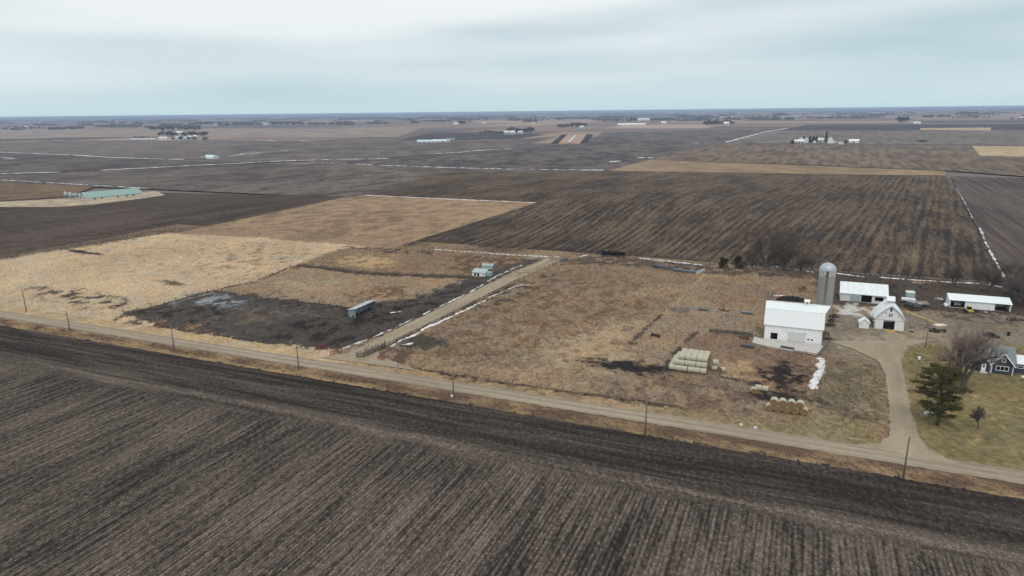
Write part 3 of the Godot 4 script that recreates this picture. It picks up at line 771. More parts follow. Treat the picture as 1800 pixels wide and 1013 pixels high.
# dry tufts standing over the grass, nobody could count them
func grass() -> void:
	var st := smooth_mb()
	var r := RandomNumberGenerator.new()
	r.seed = 3
	for k in 9:
		var a := r.randf() * TAU
		var lean := Vector3(cos(a), 0, sin(a)) * r.randf_range(0.15, 0.5)
		var root := Vector3(cos(a * 3.0), 0, sin(a * 3.0)) * r.randf() * 0.35
		var side := Vector3(-sin(a), 0, cos(a)) * r.randf_range(0.06, 0.13)
		tri(st, root - side, root + lean + Vector3.UP * r.randf_range(0.5, 1.0), root + side)
	st.generate_normals()
	var blade := st.commit()
	var places := []
	var tints := []
	r.seed = 4
	for k in 250000:
		var x := r.randf_range(-352, 100)
		var n := r.randf_range(129.9, 303.0)
		# only what the camera could see from here or a step aside
		if x < -n * 1.86 - 8.0 or x < -351.0 or x > 0.34 * n + 12.0: continue
		if n > 133.6 and n < 141.5: continue
		if n >= 141.5 and x > -113.5 and x < -102.0: continue
		var c: Color
		if n < 134.0:
			c = verge_colour(x, -n)
			c.a = 0.9
		else:
			c = ground_colour(x, -n)
		if r.randf() > c.a: continue
		var lawn := x > 26.0 and n < 196.0 and n > 139.0
		var s := r.randf_range(0.18, 0.52) * (0.35 if lawn else 1.0)
		if n > 139.0 and n < 144.5: s *= 0.8
		var y: float = -0.06 if n < 134.0 else ground_relief(x, -n)
		places.append(Transform3D(Basis(Vector3.UP, r.randf() * TAU).scaled(Vector3(s * 1.3, s, s * 1.3)), Vector3(x, y - 0.03, -n)))
		var calm := smoothstep(0.2, 0.45, c.get_luminance())
		var f := lerpf(r.randf_range(0.78, 1.28), r.randf_range(0.98, 1.14), calm)
		tints.append(Color(c.r * f, c.g * f, c.b * f))
	var mm := MultiMesh.new()
	mm.transform_format = MultiMesh.TRANSFORM_3D
	mm.use_colors = true
	mm.mesh = blade
	mm.instance_count = places.size()
	for k in places.size():
		mm.set_instance_transform(k, places[k])
		mm.set_instance_color(k, tints[k])
	blade.surface_set_material(0, earth("dry blades", null, 1, 1))
	var o := MultiMeshInstance3D.new()
	o.name = numbered("dry_grass")
	o.multimesh = mm
	add_child(o)
	tag(o, "short dry grass over the pastures, verges and lawn", "grass", "", "stuff")

# stalk pieces and clods lying on the tilled field, nobody could count them
func residue() -> void:
	var st := mb()
	quad(st, Vector3(-0.5, 0.0, -0.16), Vector3(-0.45, 0.12, 0.14), Vector3(0.5, 0.18, 0.12), Vector3(0.46, 0.05, -0.14))
	quad(st, Vector3(-0.1, 0.02, -0.4), Vector3(0.1, 0.1, -0.38), Vector3(0.14, 0.14, 0.4), Vector3(-0.06, 0.04, 0.42))
	st.generate_normals()
	var bit := st.commit()
	bit.surface_set_material(0, earth("dry blades", null, 1, 1))
	var r := RandomNumberGenerator.new()
	r.seed = 6
	var places := []
	var tints := []
	for k in 260000:
		var n := r.randf_range(46, 129.5)
		var x := r.randf_range(-2.0 * n - 5.0, 0.34 * n + 4.0)
		if n < 45.0 + (x + 103.0) * 0.405: continue
		var c := front_colour(x, -n)
		var lum := c.get_luminance()
		if r.randf() > 0.15 + lum * 5.0: continue
		var s := r.randf_range(0.10, 0.30)
		places.append(Transform3D(Basis(Vector3.UP, (r.randf() - 0.5) * 1.6 + PI / 2).scaled(Vector3(s, s * 0.6, s)), Vector3(x, -0.12 + front_relief(x, -n), -n)))
		var f := r.randf_range(0.8, 1.8) if r.randf() < 0.6 else r.randf_range(0.35, 0.7)
		tints.append(Color(minf(c.r * f, 0.4), minf(c.g * f, 0.36), minf(c.b * f, 0.31)))
	var mm := MultiMesh.new()
	mm.transform_format = MultiMesh.TRANSFORM_3D
	mm.use_colors = true
	mm.mesh = bit
	mm.instance_count = places.size()
	for k in places.size():
		mm.set_instance_transform(k, places[k])
		mm.set_instance_color(k, tints[k])
	var o := MultiMeshInstance3D.new()
	o.name = numbered("crop_residue")
	o.multimesh = mm
	add_child(o)
	tag(o, "scattered stalk pieces and clods on the foreground field", "residue", "", "stuff")

# ---------------------------------------------------------------- road, lane, drive
func verge_colour(x: float, z: float) -> Color:
	var n := -z
	var fine: float = nz.fine.get_noise_2d(x, z)
	var mid: float = nz.mid.get_noise_2d(x * 0.6, z * 1.4)
	var c := lin(106, 87, 73).lerp(lin(164, 140, 108), clampf(0.42 + 0.9 * mid + 0.5 * fine - 0.35 * smoothstep(-120.0, -60.0, x) + 0.25 * smoothstep(132.0, 130.0, n), 0, 1))
	return Color(c.r * 1.3, c.g * 1.3, c.b * 1.3)

func gravel_colour(x: float, z: float) -> Color:
	var n := -z
	var c := lin(152, 140, 123)
	var track: float = exp(-pow((n - 136.4) / 0.5, 2.0)) + exp(-pow((n - 138.6) / 0.5, 2.0))
	var f: float = 0.92 + 0.26 * track + 0.16 * nz.mid.get_noise_2d(x * 0.18, z * 3.0) + 0.12 * nz.fine.get_noise_2d(x * 0.6, z) + 0.12 * nz.big.get_noise_2d(x, z)
	return Color(c.r * f * 1.22, c.g * f * 1.22, c.b * f * 1.22)

func lane_colour(x: float, z: float) -> Color:
	var c := lin(158, 145, 125)
	var f: float = 1.0 + 0.20 * nz.mid.get_noise_2d(x * 2.0, z * 0.3) + 0.14 * nz.fine.get_noise_2d(x, z) + 0.12 * nz.big.get_noise_2d(x * 2.0, z)
	return Color(c.r * f * 1.22, c.g * f * 1.22, c.b * f * 1.22)

func road_relief(x: float, z: float) -> float:
	var n := -z
	return 0.10 * (1.0 - pow((n - 137.6) / 3.0, 2.0)) + 0.03 * nz.fine.get_noise_2d(x * 0.7, z)

func lane_relief(x: float, z: float) -> float:
	return 0.03 * nz.fine.get_noise_2d(x, z)

func roads() -> void:
	var gravel := earth("gravel", tex.gravel, 3.0, 3.0)
	var v := sheet("verge", L2([Vector2(-420, -129.2), Vector2(130, -129.2)]), L2([Vector2(-420, -135.4), Vector2(130, -135.4)]), 700, 9, -0.06, verge_colour, ground_small, earth("pasture grain", tex.grass, 22.0, 22.0), 0.3)
	structure(v, "strip of dry grass between the road and the tilled field")
	var r := sheet("road", L2([Vector2(-420, -134.9), Vector2(130, -134.9)]), L2([Vector2(-420, -140.4), Vector2(130, -140.4)]), 700, 14, 0.0, gravel_colour, road_relief, gravel, 0.35)
	structure(r, "pale gravel road crossing the picture")
	var lane := sheet("lane", L2([Vector2(-118.3, -142.1), Vector2(-113.2, -147.5), Vector2(-112.7, -153.3), Vector2(-111.7, -172.4), Vector2(-110.6, -197.9), Vector2(-107.9, -254.3), Vector2(-103.8, -285.8)]), L2([Vector2(-87.7, -143.6), Vector2(-103, -149), Vector2(-107.6, -154.8), Vector2(-106.3, -170.8), Vector2(-104.4, -196.5), Vector2(-101.8, -242.9), Vector2(-96.6, -283.3)]), 260, 14, 0.10, lane_colour, lane_relief, gravel, 0.5)
	structure(lane, "straight dirt lane running north between the pastures")
	var drive := sheet("driveway", L2([Vector2(12.9, -139.5), Vector2(18.7, -142.6), Vector2(21, -147.2), Vector2(22.4, -163), Vector2(23.5, -183.5), Vector2(22.7, -193.5), Vector2(17.1, -201.9), Vector2(10.8, -206.7)]), L2([Vector2(33, -138.6), Vector2(27.9, -142), Vector2(26.4, -148.3), Vector2(26.5, -161.4), Vector2(27.6, -185.1), Vector2(28.2, -197.5), Vector2(31.3, -209.9), Vector2(40.1, -219.1)]), 220, 18, 0.10, lane_colour, lane_relief, gravel, 0.4)
	structure(drive, "pale gravel driveway curving up from the road to the yard")
	# concrete apron before the big barn
	var st := mb()
	var pad := L2([Vector2(-9, -203), Vector2(-5.8, -201.4), Vector2(1.9, -201.7), Vector2(9.5, -201.5), Vector2(7.9, -192.5), Vector2(2, -194.1), Vector2(-4.8, -195.5), Vector2(-9.2, -197.4)])
	var ids := Geometry2D.triangulate_polygon(pad)
	for k in range(0, ids.size(), 3):
		var q := [at(pad[ids[k]], 0.22), at(pad[ids[k + 1]], 0.22), at(pad[ids[k + 2]], 0.22)]
		if (q[1] - q[0]).cross(q[2] - q[0]).y > 0: q = [q[0], q[2], q[1]]
		tri(st, q[0], q[1], q[2])
	for k in pad.size():
		var a := pad[k]
		var b := pad[(k + 1) % pad.size()]
		quad(st, at(a, -0.3), at(b, -0.3), at(b, 0.22), at(a, 0.22))
	structure(build(st, "pavement", paint("concrete", 226, 220, 214, 0.9, tex.grass, 16.0)), "pale concrete apron in front of the white barn")

func ground_small(x: float, z: float) -> float:
	return 0.08 * nz.mid.get_noise_2d(x * 2.0, z * 2.0)

# ---------------------------------------------------------------- snow left along fences and ditches
func snow_line(line: Array, half: float, label: String, gaps := 0.25, sd := 0.0, y := 0.0, high := 0.28, step := 0.8) -> void:
	var src := L2(line)
	var total := 0.0
	for k in src.size() - 1: total += src[k].distance_to(src[k + 1])
	var n := maxi(8, int(total / step))
	var pts := resample(src, n)
	var st := smooth_mb()
	var prev := []
	for i in n:
		var d := (pts[mini(i + 1, n - 1)] - pts[maxi(i - 1, 0)]).normalized().orthogonal()
		var s := i * step
		var w: float = half * 0.85 * clampf(0.7 + gaps * 3.6 * nz.cov.get_noise_2d(s * 0.9 + sd * 37.0, sd * 91.0) + minf(0.7, gaps * 4.0 + 0.15) * nz.fine.get_noise_2d(s * 1.3, sd) - gaps * 0.7, 0.0, 1.5)
		if i == 0 or i == n - 1: w = 0.0
		var off: float = half * 0.5 * nz.mid.get_noise_2d(s * 1.2, sd * 13.0 + 5.0)
		var c: Vector2 = pts[i] + d * off
		var row := []
		for q in 5:
			var f := (q - 2) / 2.0
			var p: Vector2 = c + d * w * f * (1.0 + 0.14 * nz.fine.get_noise_2d(s * 1.4, q * 9.0 + sd))
			var g := y + (ground_relief(p.x, p.y) if y == 0.0 else 0.0)
			row.append(Vector3(p.x, g - 0.05 + (1.0 - f * f) * high * clampf(w / half, 0, 1), p.y))
		row.append(w)
		if i > 0 and (w > 0.02 or prev[5] > 0.02):
			for q in 4:
				quad(st, prev[q], row[q], row[q + 1], prev[q + 1])
		prev = row
	var o := build(st, "snow", paint("old snow", 244, 244, 245, 0.85, tex.gravel, 5.0))
	tag(o, label, "snow", "", "stuff")

func snow() -> void:
	snow_line([Vector2(-104.7, -156.9), Vector2(-105.1, -163.3), Vector2(-104, -167), Vector2(-103.8, -177.9), Vector2(-102.3, -192.4), Vector2(-100.3, -212.7)], 1.1, "long snow strip along the right side of the lane", 0.12, 1)
	snow_line([Vector2(-100.9, -215), Vector2(-99.7, -223.9), Vector2(-98.7, -232.4), Vector2(-96.9, -236.8), Vector2(-93.8, -239)], 0.8, "thin snow strip beside the far part of the lane", 0.2, 2)
	snow_line([Vector2(-103.4, -155.4), Vector2(-103.7, -159.4), Vector2(-100.8, -161.6), Vector2(-99.8, -164.2)], 1.3, "wide snow patch by the dark mud near the lane gate", 0.45, 3)
	snow_line([Vector2(-117.4, -148.9), Vector2(-116, -154.7), Vector2(-114.7, -160.7), Vector2(-114, -167.9), Vector2(-113, -174.4)], 0.8, "broken snow strip between the lane and the dark lot", 0.3, 4)
	snow_line([Vector2(-113.3, -174.9), Vector2(-112.3, -189.2), Vector2(-111.3, -205.4), Vector2(-110.4, -218.1)], 0.45, "faint snow line along the lot fence", 0.4, 5)
	snow_line([Vector2(-110.4, -218.1), Vector2(-110.8, -225.1), Vector2(-110.8, -232.7)], 0.9, "short snow heap beside the lane", 0.25, 6)
	snow_line([Vector2(-111.4, -237.3), Vector2(-111.4, -247.6), Vector2(-110.7, -261.1), Vector2(-109.6, -269.8)], 0.7, "snow line left of the lane end", 0.2, 7)
	snow_line([Vector2(-124.3, -186.8), Vector2(-122.4, -187.6), Vector2(-120.7, -189.6)], 0.8, "small snow patch in the cattle lot", 0.2, 8)
	snow_line([Vector2(-121.4, -230.6), Vector2(-120.8, -231.9), Vector2(-120.1, -233.1)], 0.9, "small snow patch by the old boards", 0.1, 9)
	snow_line([Vector2(-163.6, -287.5), Vector2(-142.9, -288.3), Vector2(-122.3, -288.6), Vector2(-104.1, -289.7)], 1.5, "long bright snow line along the north fence", 0.05, 10)
	snow_line([Vector2(-102.3, -290.3), Vector2(-101.1, -290.8), Vector2(-99.6, -291.3)], 1.3, "snow heap at the end of the lane", 0.1, 11)
	snow_line([Vector2(-92.4, -292.6), Vector2(-90.4, -297.4), Vector2(-87.4, -301.2), Vector2(-84.9, -304.9)], 0.9, "broken snow left of the black feeder", 0.4, 12)
	snow_line([Vector2(-65.7, -301), Vector2(-55.4, -299.5), Vector2(-45.2, -298.2), Vector2(-35.8, -296.8)], 1.9, "bright snow bank right of the black feeder", 0.12, 13)
	snow_line([Vector2(-35.2, -295.8), Vector2(-30.1, -296.5), Vector2(-23.2, -297.8)], 0.7, "snow bits beside the cedars", 0.4, 14)
	snow_line([Vector2(-18.4, -300.8), Vector2(-15.7, -301.8), Vector2(-13.5, -302.6)], 1.0, "snow patch below the bare trees", 0.3, 15)
	snow_line([Vector2(-10.7, -301.3), Vector2(-8.4, -302.1), Vector2(-5.9, -305.4)], 2.6, "wide snow patch below the bare trees", 0.3, 16)
	snow_line([Vector2(-0.4, -300.5), Vector2(3.1, -299.5), Vector2(7.9, -298)], 1.2, "snow patch left of the silo", 0.3, 17)
	snow_line([Vector2(15.1, -299.6), Vector2(20.1, -298.2), Vector2(26.5, -296.5)], 1.0, "broken snow right of the silo", 0.4, 18)
	snow_line([Vector2(31.2, -298.2), Vector2(38.1, -297.7), Vector2(45.9, -297.6), Vector2(51.6, -297.8)], 1.4, "bright snow line behind the grey roofed shed", 0.15, 19)
	snow_line([Vector2(51.6, -297.8), Vector2(59.2, -298.7), Vector2(66.7, -299.6), Vector2(72.7, -295.4)], 1.4, "bright snow line behind the long open shed", 0.2, 20)
	snow_line([Vector2(7.9, -192), Vector2(9.1, -186.5), Vector2(8.2, -179.6), Vector2(7.3, -173.2), Vector2(6.8, -167.3)], 2.0, "broad white snow drift along the pen fence", 0.03, 21, 0.0, 0.35)
	snow_line([Vector2(-6.3, -253.8), Vector2(-4.4, -255.3), Vector2(-2.1, -255.4)], 1.0, "snow patch behind the white barn", 0.2, 22)
	snow_line([Vector2(-1.7, -254.7), Vector2(0.2, -255.4), Vector2(1.7, -255.1)], 0.7, "snow strip behind the white barn", 0.2, 23)
	snow_line([Vector2(76.2, -313.8), Vector2(78.9, -336.4), Vector2(81.5, -359.6), Vector2(85.2, -389.5), Vector2(92.7, -445.3)], 0.7, "broken snow along the right field edge", 0.42, 24, 0.1)
	snow_line([Vector2(96, -481.4), Vector2(105.9, -562.1), Vector2(116.7, -656.1)], 0.5, "far thin snow along the right field edge", 0.5, 25, 0.1)
	# ditches far off
	snow_line([Vector2(-328.9, -469.4), Vector2(-264.5, -466.4), Vector2(-216.2, -467.4), Vector2(-178.7, -467.5)], 1.6, "snow line on the far edge of the tan meadow", 0.2, 30, 0.05, 0.4, 2.0)
	snow_line([Vector2(-793.4, -466.8), Vector2(-704.1, -462.2), Vector2(-626.4, -457.2), Vector2(-554.9, -452.9)], 1.6, "snow line behind the green roofed barn", 0.35, 31, -0.2, 0.4, 3.0)
	snow_line([Vector2(-907.3, -497.6), Vector2(-882.2, -520.4), Vector2(-856.3, -543.8), Vector2(-830, -559.4)], 3.7, "snow filled ditch at the left edge", 0.12, 32, -0.4, 0.6, 4.0)
	snow_line([Vector2(-808.4, -591), Vector2(-790.4, -622.9), Vector2(-755.7, -680.5), Vector2(-709.7, -756.6)], 3.7, "long snow filled ditch in the left plain", 0.12, 33, -0.4, 0.6, 4.0)
	snow_line([Vector2(-714, -761.2), Vector2(-683, -798.4), Vector2(-624.3, -837.3), Vector2(-562.4, -877.6)], 3.7, "snow filled ditch in the middle plain", 0.25, 34, -0.4, 0.6, 4.0)
	snow_line([Vector2(-557.5, -992.4), Vector2(-533, -1046.4), Vector2(-516.5, -1120.6), Vector2(-491, -1163.9)], 4.3, "snow filled ditch beside the far tan verge", 0.25, 35, -0.4, 0.6, 5.0)
	snow_line([Vector2(-1538.2, -852.2), Vector2(-1435.2, -854.3), Vector2(-1241.8, -824.1), Vector2(-1184, -820.4)], 3.7, "far snow line at the left edge", 0.2, 36, -0.45, 0.6, 5.0)
	snow_line([Vector2(-1184, -820.4), Vector2(-1050.4, -789.3), Vector2(-963.2, -781.7), Vector2(-868.1, -777.9)], 4.3, "far snow line leading to the white hoop barn", 0.12, 37, -0.45, 0.6, 5.0)
	snow_line([Vector2(-854.6, -849.7), Vector2(-886, -919.9), Vector2(-883.1, -971.8), Vector2(-879.9, -1027.9)], 4.3, "far snow line right of the white hoop barn", 0.35, 38, -0.45, 0.6, 5.0)
	snow_line([Vector2(-631.8, -776.3), Vector2(-574, -769.2), Vector2(-508.7, -755.3)], 1.9, "faint snow line in the grey field", 0.4, 39, -0.3, 0.5, 4.0)
	snow_line([Vector2(-508.7, -755.3), Vector2(-405, -745), Vector2(-313.9, -743.5), Vector2(-205.6, -756.9)], 2.6, "long dashed snow line behind the stubble rows", 0.28, 40, -0.3, 0.6, 4.0)
	snow_line([Vector2(-151, -1471.5), Vector2(-134.6, -1748.4), Vector2(-111.3, -2141.7), Vector2(-61.8, -2583.2)], 5.0, "slanting snow line in the right plain", 0.2, 41, -0.35, 0.8, 8.0)
	snow_line([Vector2(-468, -1423.1), Vector2(-528.5, -1633.4), Vector2(-594.7, -1868.6)], 3.7, "snow line between the tan strips", 0.2, 42, -0.3, 0.8, 8.0)
	snow_line([Vector2(-235.1, -887.3), Vector2(-230.6, -899.3), Vector2(-226, -911.5)], 5.0, "far snow patch in the grey field", 0.2, 43, -0.5, 0.6, 5.0)
	snow_line([Vector2(-222.5, -984), Vector2(-206, -975.3), Vector2(-194.6, -990.6)], 3.7, "second far snow patch in the grey field", 0.3, 44, -0.5, 0.6, 5.0)
	snow_line([Vector2(-210.2, -1436.7), Vector2(-203.6, -1437.7), Vector2(-197, -1438.8)], 5.0, "tiny far snow patch at the field corner", 0.2, 45, -0.5, 0.6, 5.0)
	snow_line([Vector2(-1991.8, -1190.3), Vector2(-1960.4, -1229.8), Vector2(-1974.4, -1301.1), Vector2(-1941.2, -1344.2)], 6.2, "broken far snow at the left", 0.4, 46, -0.5, 0.8, 10.0)
	snow_line([Vector2(-1300.6, -1394.4), Vector2(-1267.5, -1399), Vector2(-1224.8, -1387.9)], 7.4, "far snow strip right of the grove", 0.25, 47, -0.5, 0.8, 10.0)
	snow_line([Vector2(-1178.4, -1411.3), Vector2(-1130.3, -1384.8), Vector2(-1105.6, -1388.4)], 7.4, "second far snow strip right of the grove", 0.25, 48, -0.5, 0.8, 10.0)
	snow_line([Vector2(-1250, -742.4), Vector2(-1217.5, -735.3), Vector2(-1190.1, -727.4), Vector2(-1182.1, -701.4)], 3.1, "curled snow bank at the left edge", 0.2, 49, -0.45, 0.6, 5.0)

# ---------------------------------------------------------------- the farmyard
# a rectangular hollow body: w along x, d back along -z, wall height h; holes per side
func shell(o: Node3D, w: float, d: float, h: float, m: Material, front := [], back := [], left := [], right := [], sunk := 0.3) -> void:
	var t := 0.15
	var up := Vector3(0, -sunk, 0)
	var lift := func(list: Array) -> Array:
		var out := []
		for q in list: out.append([q[0], q[1], q[2] + sunk, q[3] + sunk])
		return out
	var st := mb()
	wall(st, Vector3(0, 0, 0) + up, Vector3(w, 0, 0) + up, h + sunk, t, lift.call(front))
	build(st, "front_wall", m, o)
	st = mb()
	wall(st, Vector3(w, 0, -d) + up, Vector3(0, 0, -d) + up, h + sunk, t, lift.call(back))
	build(st, "back_wall", m, o)
	st = mb()
	wall(st, Vector3(0, 0, -d + t) + up, Vector3(0, 0, -t) + up, h + sunk, t, lift.call(left))
	build(st, "side_wall", m, o)
	st = mb()
	wall(st, Vector3(w, 0, -t) + up, Vector3(w, 0, -d + t) + up, h + sunk, t, lift.call(right))
	build(st, "side_wall", m, o)

func dirt_floor(o: Node3D, w: float, d: float) -> void:
	var st := mb()
	box(st, Vector3(0.2, -0.3, -d + 0.2), Vector3(w - 0.2, 0.12, -0.2))
	build(st, "floor", paint("trodden dirt", 78, 68, 60, 1.0, tex.gravel, 3.0), o)

# gable end over a wall, profile in the (z, y) plane or the (x, y) plane
func gable(o: Node3D, profile: Array, x: float, along_x: bool, m: Material, t := 0.15, called := "gable") -> MeshInstance3D:
	var st := mb()
	extrude(st, L2(profile), 0.0, t)
	var g := build(st, called, m, o)
	if along_x:
		g.position = Vector3(0, 0, x)
	else:
		g.rotation_degrees.y = 90
		g.position = Vector3(x, 0, 0)
	return g

func roof_sheet(o: Node3D, a: Vector3, b: Vector3, c: Vector3, d: Vector3, m: Material, called := "roof", pitch := 0.9, t := 0.07) -> MeshInstance3D:
	var st := mb()
	slab(st, a, b, c, d, t)
	ribs(st, a, b, c, d, pitch)
	return build(st, called, m, o)

func window(o: Node3D, c: Vector3, w: float, h: float, frame: Material, panes := 1, facing := 0.0) -> void:
	var holder := Node3D.new()
	holder.name = "window"
	o.add_child(holder, true)
	holder.position = c
	holder.rotation_degrees.y = facing
	var st := mb()
	var f := 0.12
	box(st, Vector3(-w / 2 - f, -h / 2 - f, -0.05), Vector3(-w / 2, h / 2 + f, 0.06))
	box(st, Vector3(w / 2, -h / 2 - f, -0.05), Vector3(w / 2 + f, h / 2 + f, 0.06))
	box(st, Vector3(-w / 2, h / 2, -0.05), Vector3(w / 2, h / 2 + f, 0.06))
	box(st, Vector3(-w / 2, -h / 2 - f, -0.05), Vector3(w / 2, -h / 2, 0.08))
	for k in range(1, panes):
		var x := -w / 2 + w * k / panes
		box(st, Vector3(x - 0.04, -h / 2, -0.04), Vector3(x + 0.04, h / 2, 0.05))
	build(st, "frame", frame, holder)
	for k in panes:
		st = mb()
		box(st, Vector3(-w / 2 + w * k / panes + 0.04, -h / 2, -0.03), Vector3(-w / 2 + w * (k + 1) / panes - 0.04, h / 2, 0.01))
		build(st, "pane", paint("window glass", 26, 30, 34, 0.12), holder)

func farmyard() -> void:
	var board := paint("weathered white boards", 255, 255, 255, 0.9, tex.wear, 5.0)
	var roof := paint("white roof metal", 236, 241, 243, 0.5, tex.metal, 6.0)
	var trim := paint("white trim", 232, 234, 234, 0.7)
	big_barn(board, roof, trim)
	silo()
	crib(trim, roof)
	machine_shed(roof)
	open_shed(board, roof)
	house(trim)
	yard_things(trim)

func big_barn(board: Material, roof: Material, trim: Material) -> void:
	var L := 15.3
	var D := 9.6
	var o := thing("barn", Vector3(-6.3, 0, -202.2), 0, "large white gambrel barn with a dark doorway beside the silo", "barn")
	var front := [[1.75, 3.65, 0.35, 2.3], [8.4, 9.0, 2.05, 2.6], [11.5, 12.1, 1.1, 1.55], [12.5, 13.1, 1.1, 1.55]]
	shell(o, L, D, 5.0, board, front, [[6, 9, 0.2, 3.2]], [[3.8, 5.4, 0.3, 2.6]], [[3.5, 6.0, 0.3, 3.0]])
	dirt_floor(o, L, D)
	var prof := [Vector2(0.02, 5.0), Vector2(2.2, 8.72), Vector2(4.8, 10.3), Vector2(7.4, 8.72), Vector2(9.58, 5.0)]
	gable(o, prof, 0.0, false, board)
	gable(o, prof, L - 0.15, false, board)
	var e := 0.35
	# lower and upper slopes, south then north
	roof_sheet(o, Vector3(-e, 4.62, 0.38), Vector3(L + e, 4.62, 0.38), Vector3(L + e, 8.86, -2.12), Vector3(-e, 8.86, -2.12), roof)
	roof_sheet(o, Vector3(-e, 8.84, -2.02), Vector3(L + e, 8.84, -2.02), Vector3(L + e + 1.3, 10.46, -4.8), Vector3(-e, 10.46, -4.8), roof)
	roof_sheet(o, Vector3(-e, 4.62, -9.98), Vector3(L + e, 4.62, -9.98), Vector3(L + e, 8.86, -7.48), Vector3(-e, 8.86, -7.48), roof)
	roof_sheet(o, Vector3(-e, 8.84, -7.58), Vector3(L + e, 8.84, -7.58), Vector3(L + e + 1.3, 10.46, -4.8), Vector3(-e, 10.46, -4.8), roof)
	var st := mb()
	bar(st, Vector3(-e, 10.5, -4.8), Vector3(L + e + 1.25, 10.5, -4.8), 0.3, 0.08)
	build(st, "ridge_cap", trim, o)
	# weathered sliding door hung proud of the wall
	st = mb()
	box(st, Vector3(6.4, 0.15, 0.004), Vector3(11.0, 3.0, 0.09))
	box(st, Vector3(6.1, 3.02, 0.004), Vector3(11.3, 3.14, 0.14))
	var door := build(st, "sliding_door", paint("worn door boards", 222, 222, 218, 0.95, tex.wear, 3.1), o)
	tag(door, "worn grey and white sliding door low on the wall")
	st = mb()
	box(st, Vector3(6.3, -0.3, 0.1), Vector3(11.2, 0.12, 0.45))
	build(st, "sill", paint("old timber", 112, 104, 98, 0.95, tex.wear, 2.0), o)
	# cupola
	st = mb()
	box(st, Vector3(10.0, 9.9, -5.4), Vector3(11.3, 11.3, -4.2))
	var cup := build(st, "cupola", trim, o)
	st = mb()
	slab(st, Vector3(9.85, 11.28, -4.0), Vector3(11.45, 11.28, -4.0), Vector3(11.45, 11.85, -4.8), Vector3(9.85, 11.85, -4.8), 0.06)
	slab(st, Vector3(9.85, 11.28, -5.6), Vector3(11.45, 11.28, -5.6), Vector3(11.45, 11.85, -4.8), Vector3(9.85, 11.85, -4.8), 0.06)
	build(st, "cupola_roof", roof, cup)
	st = mb()
	box(st, Vector3(10.4, 10.65, -4.2), Vector3(10.9, 11.1, -4.17))
	build(st, "louver", paint("grey slats", 116, 118, 120, 0.9), cup)
	# bunker wall farther back, seen past the ridge
	var w := thing("silage_wall", Vector3(-7.2, 0, -246.5), 0, "pale leaning concrete wall behind the white barn", "wall")
	st = mb()
	extrude(st, L2([Vector2(0, -0.4), Vector2(13, -0.4), Vector2(13, 2.8), Vector2(12, 2.9), Vector2(0, 1.6)]), 0, 0.3)
	var g := build(st, "panel", paint("grey concrete", 150, 146, 140, 0.95, tex.gravel, 3.0), w)
	g.rotation_degrees.y = 90
	for k in 5:
		st = mb()
		box(st, Vector3(-0.25, -0.3, -1.0 - k * 2.4), Vector3(-0.02, 1.3 + k * 0.25, -0.8 - k * 2.4))
		build(st, "buttress", paint("grey concrete", 150, 146, 140), w)

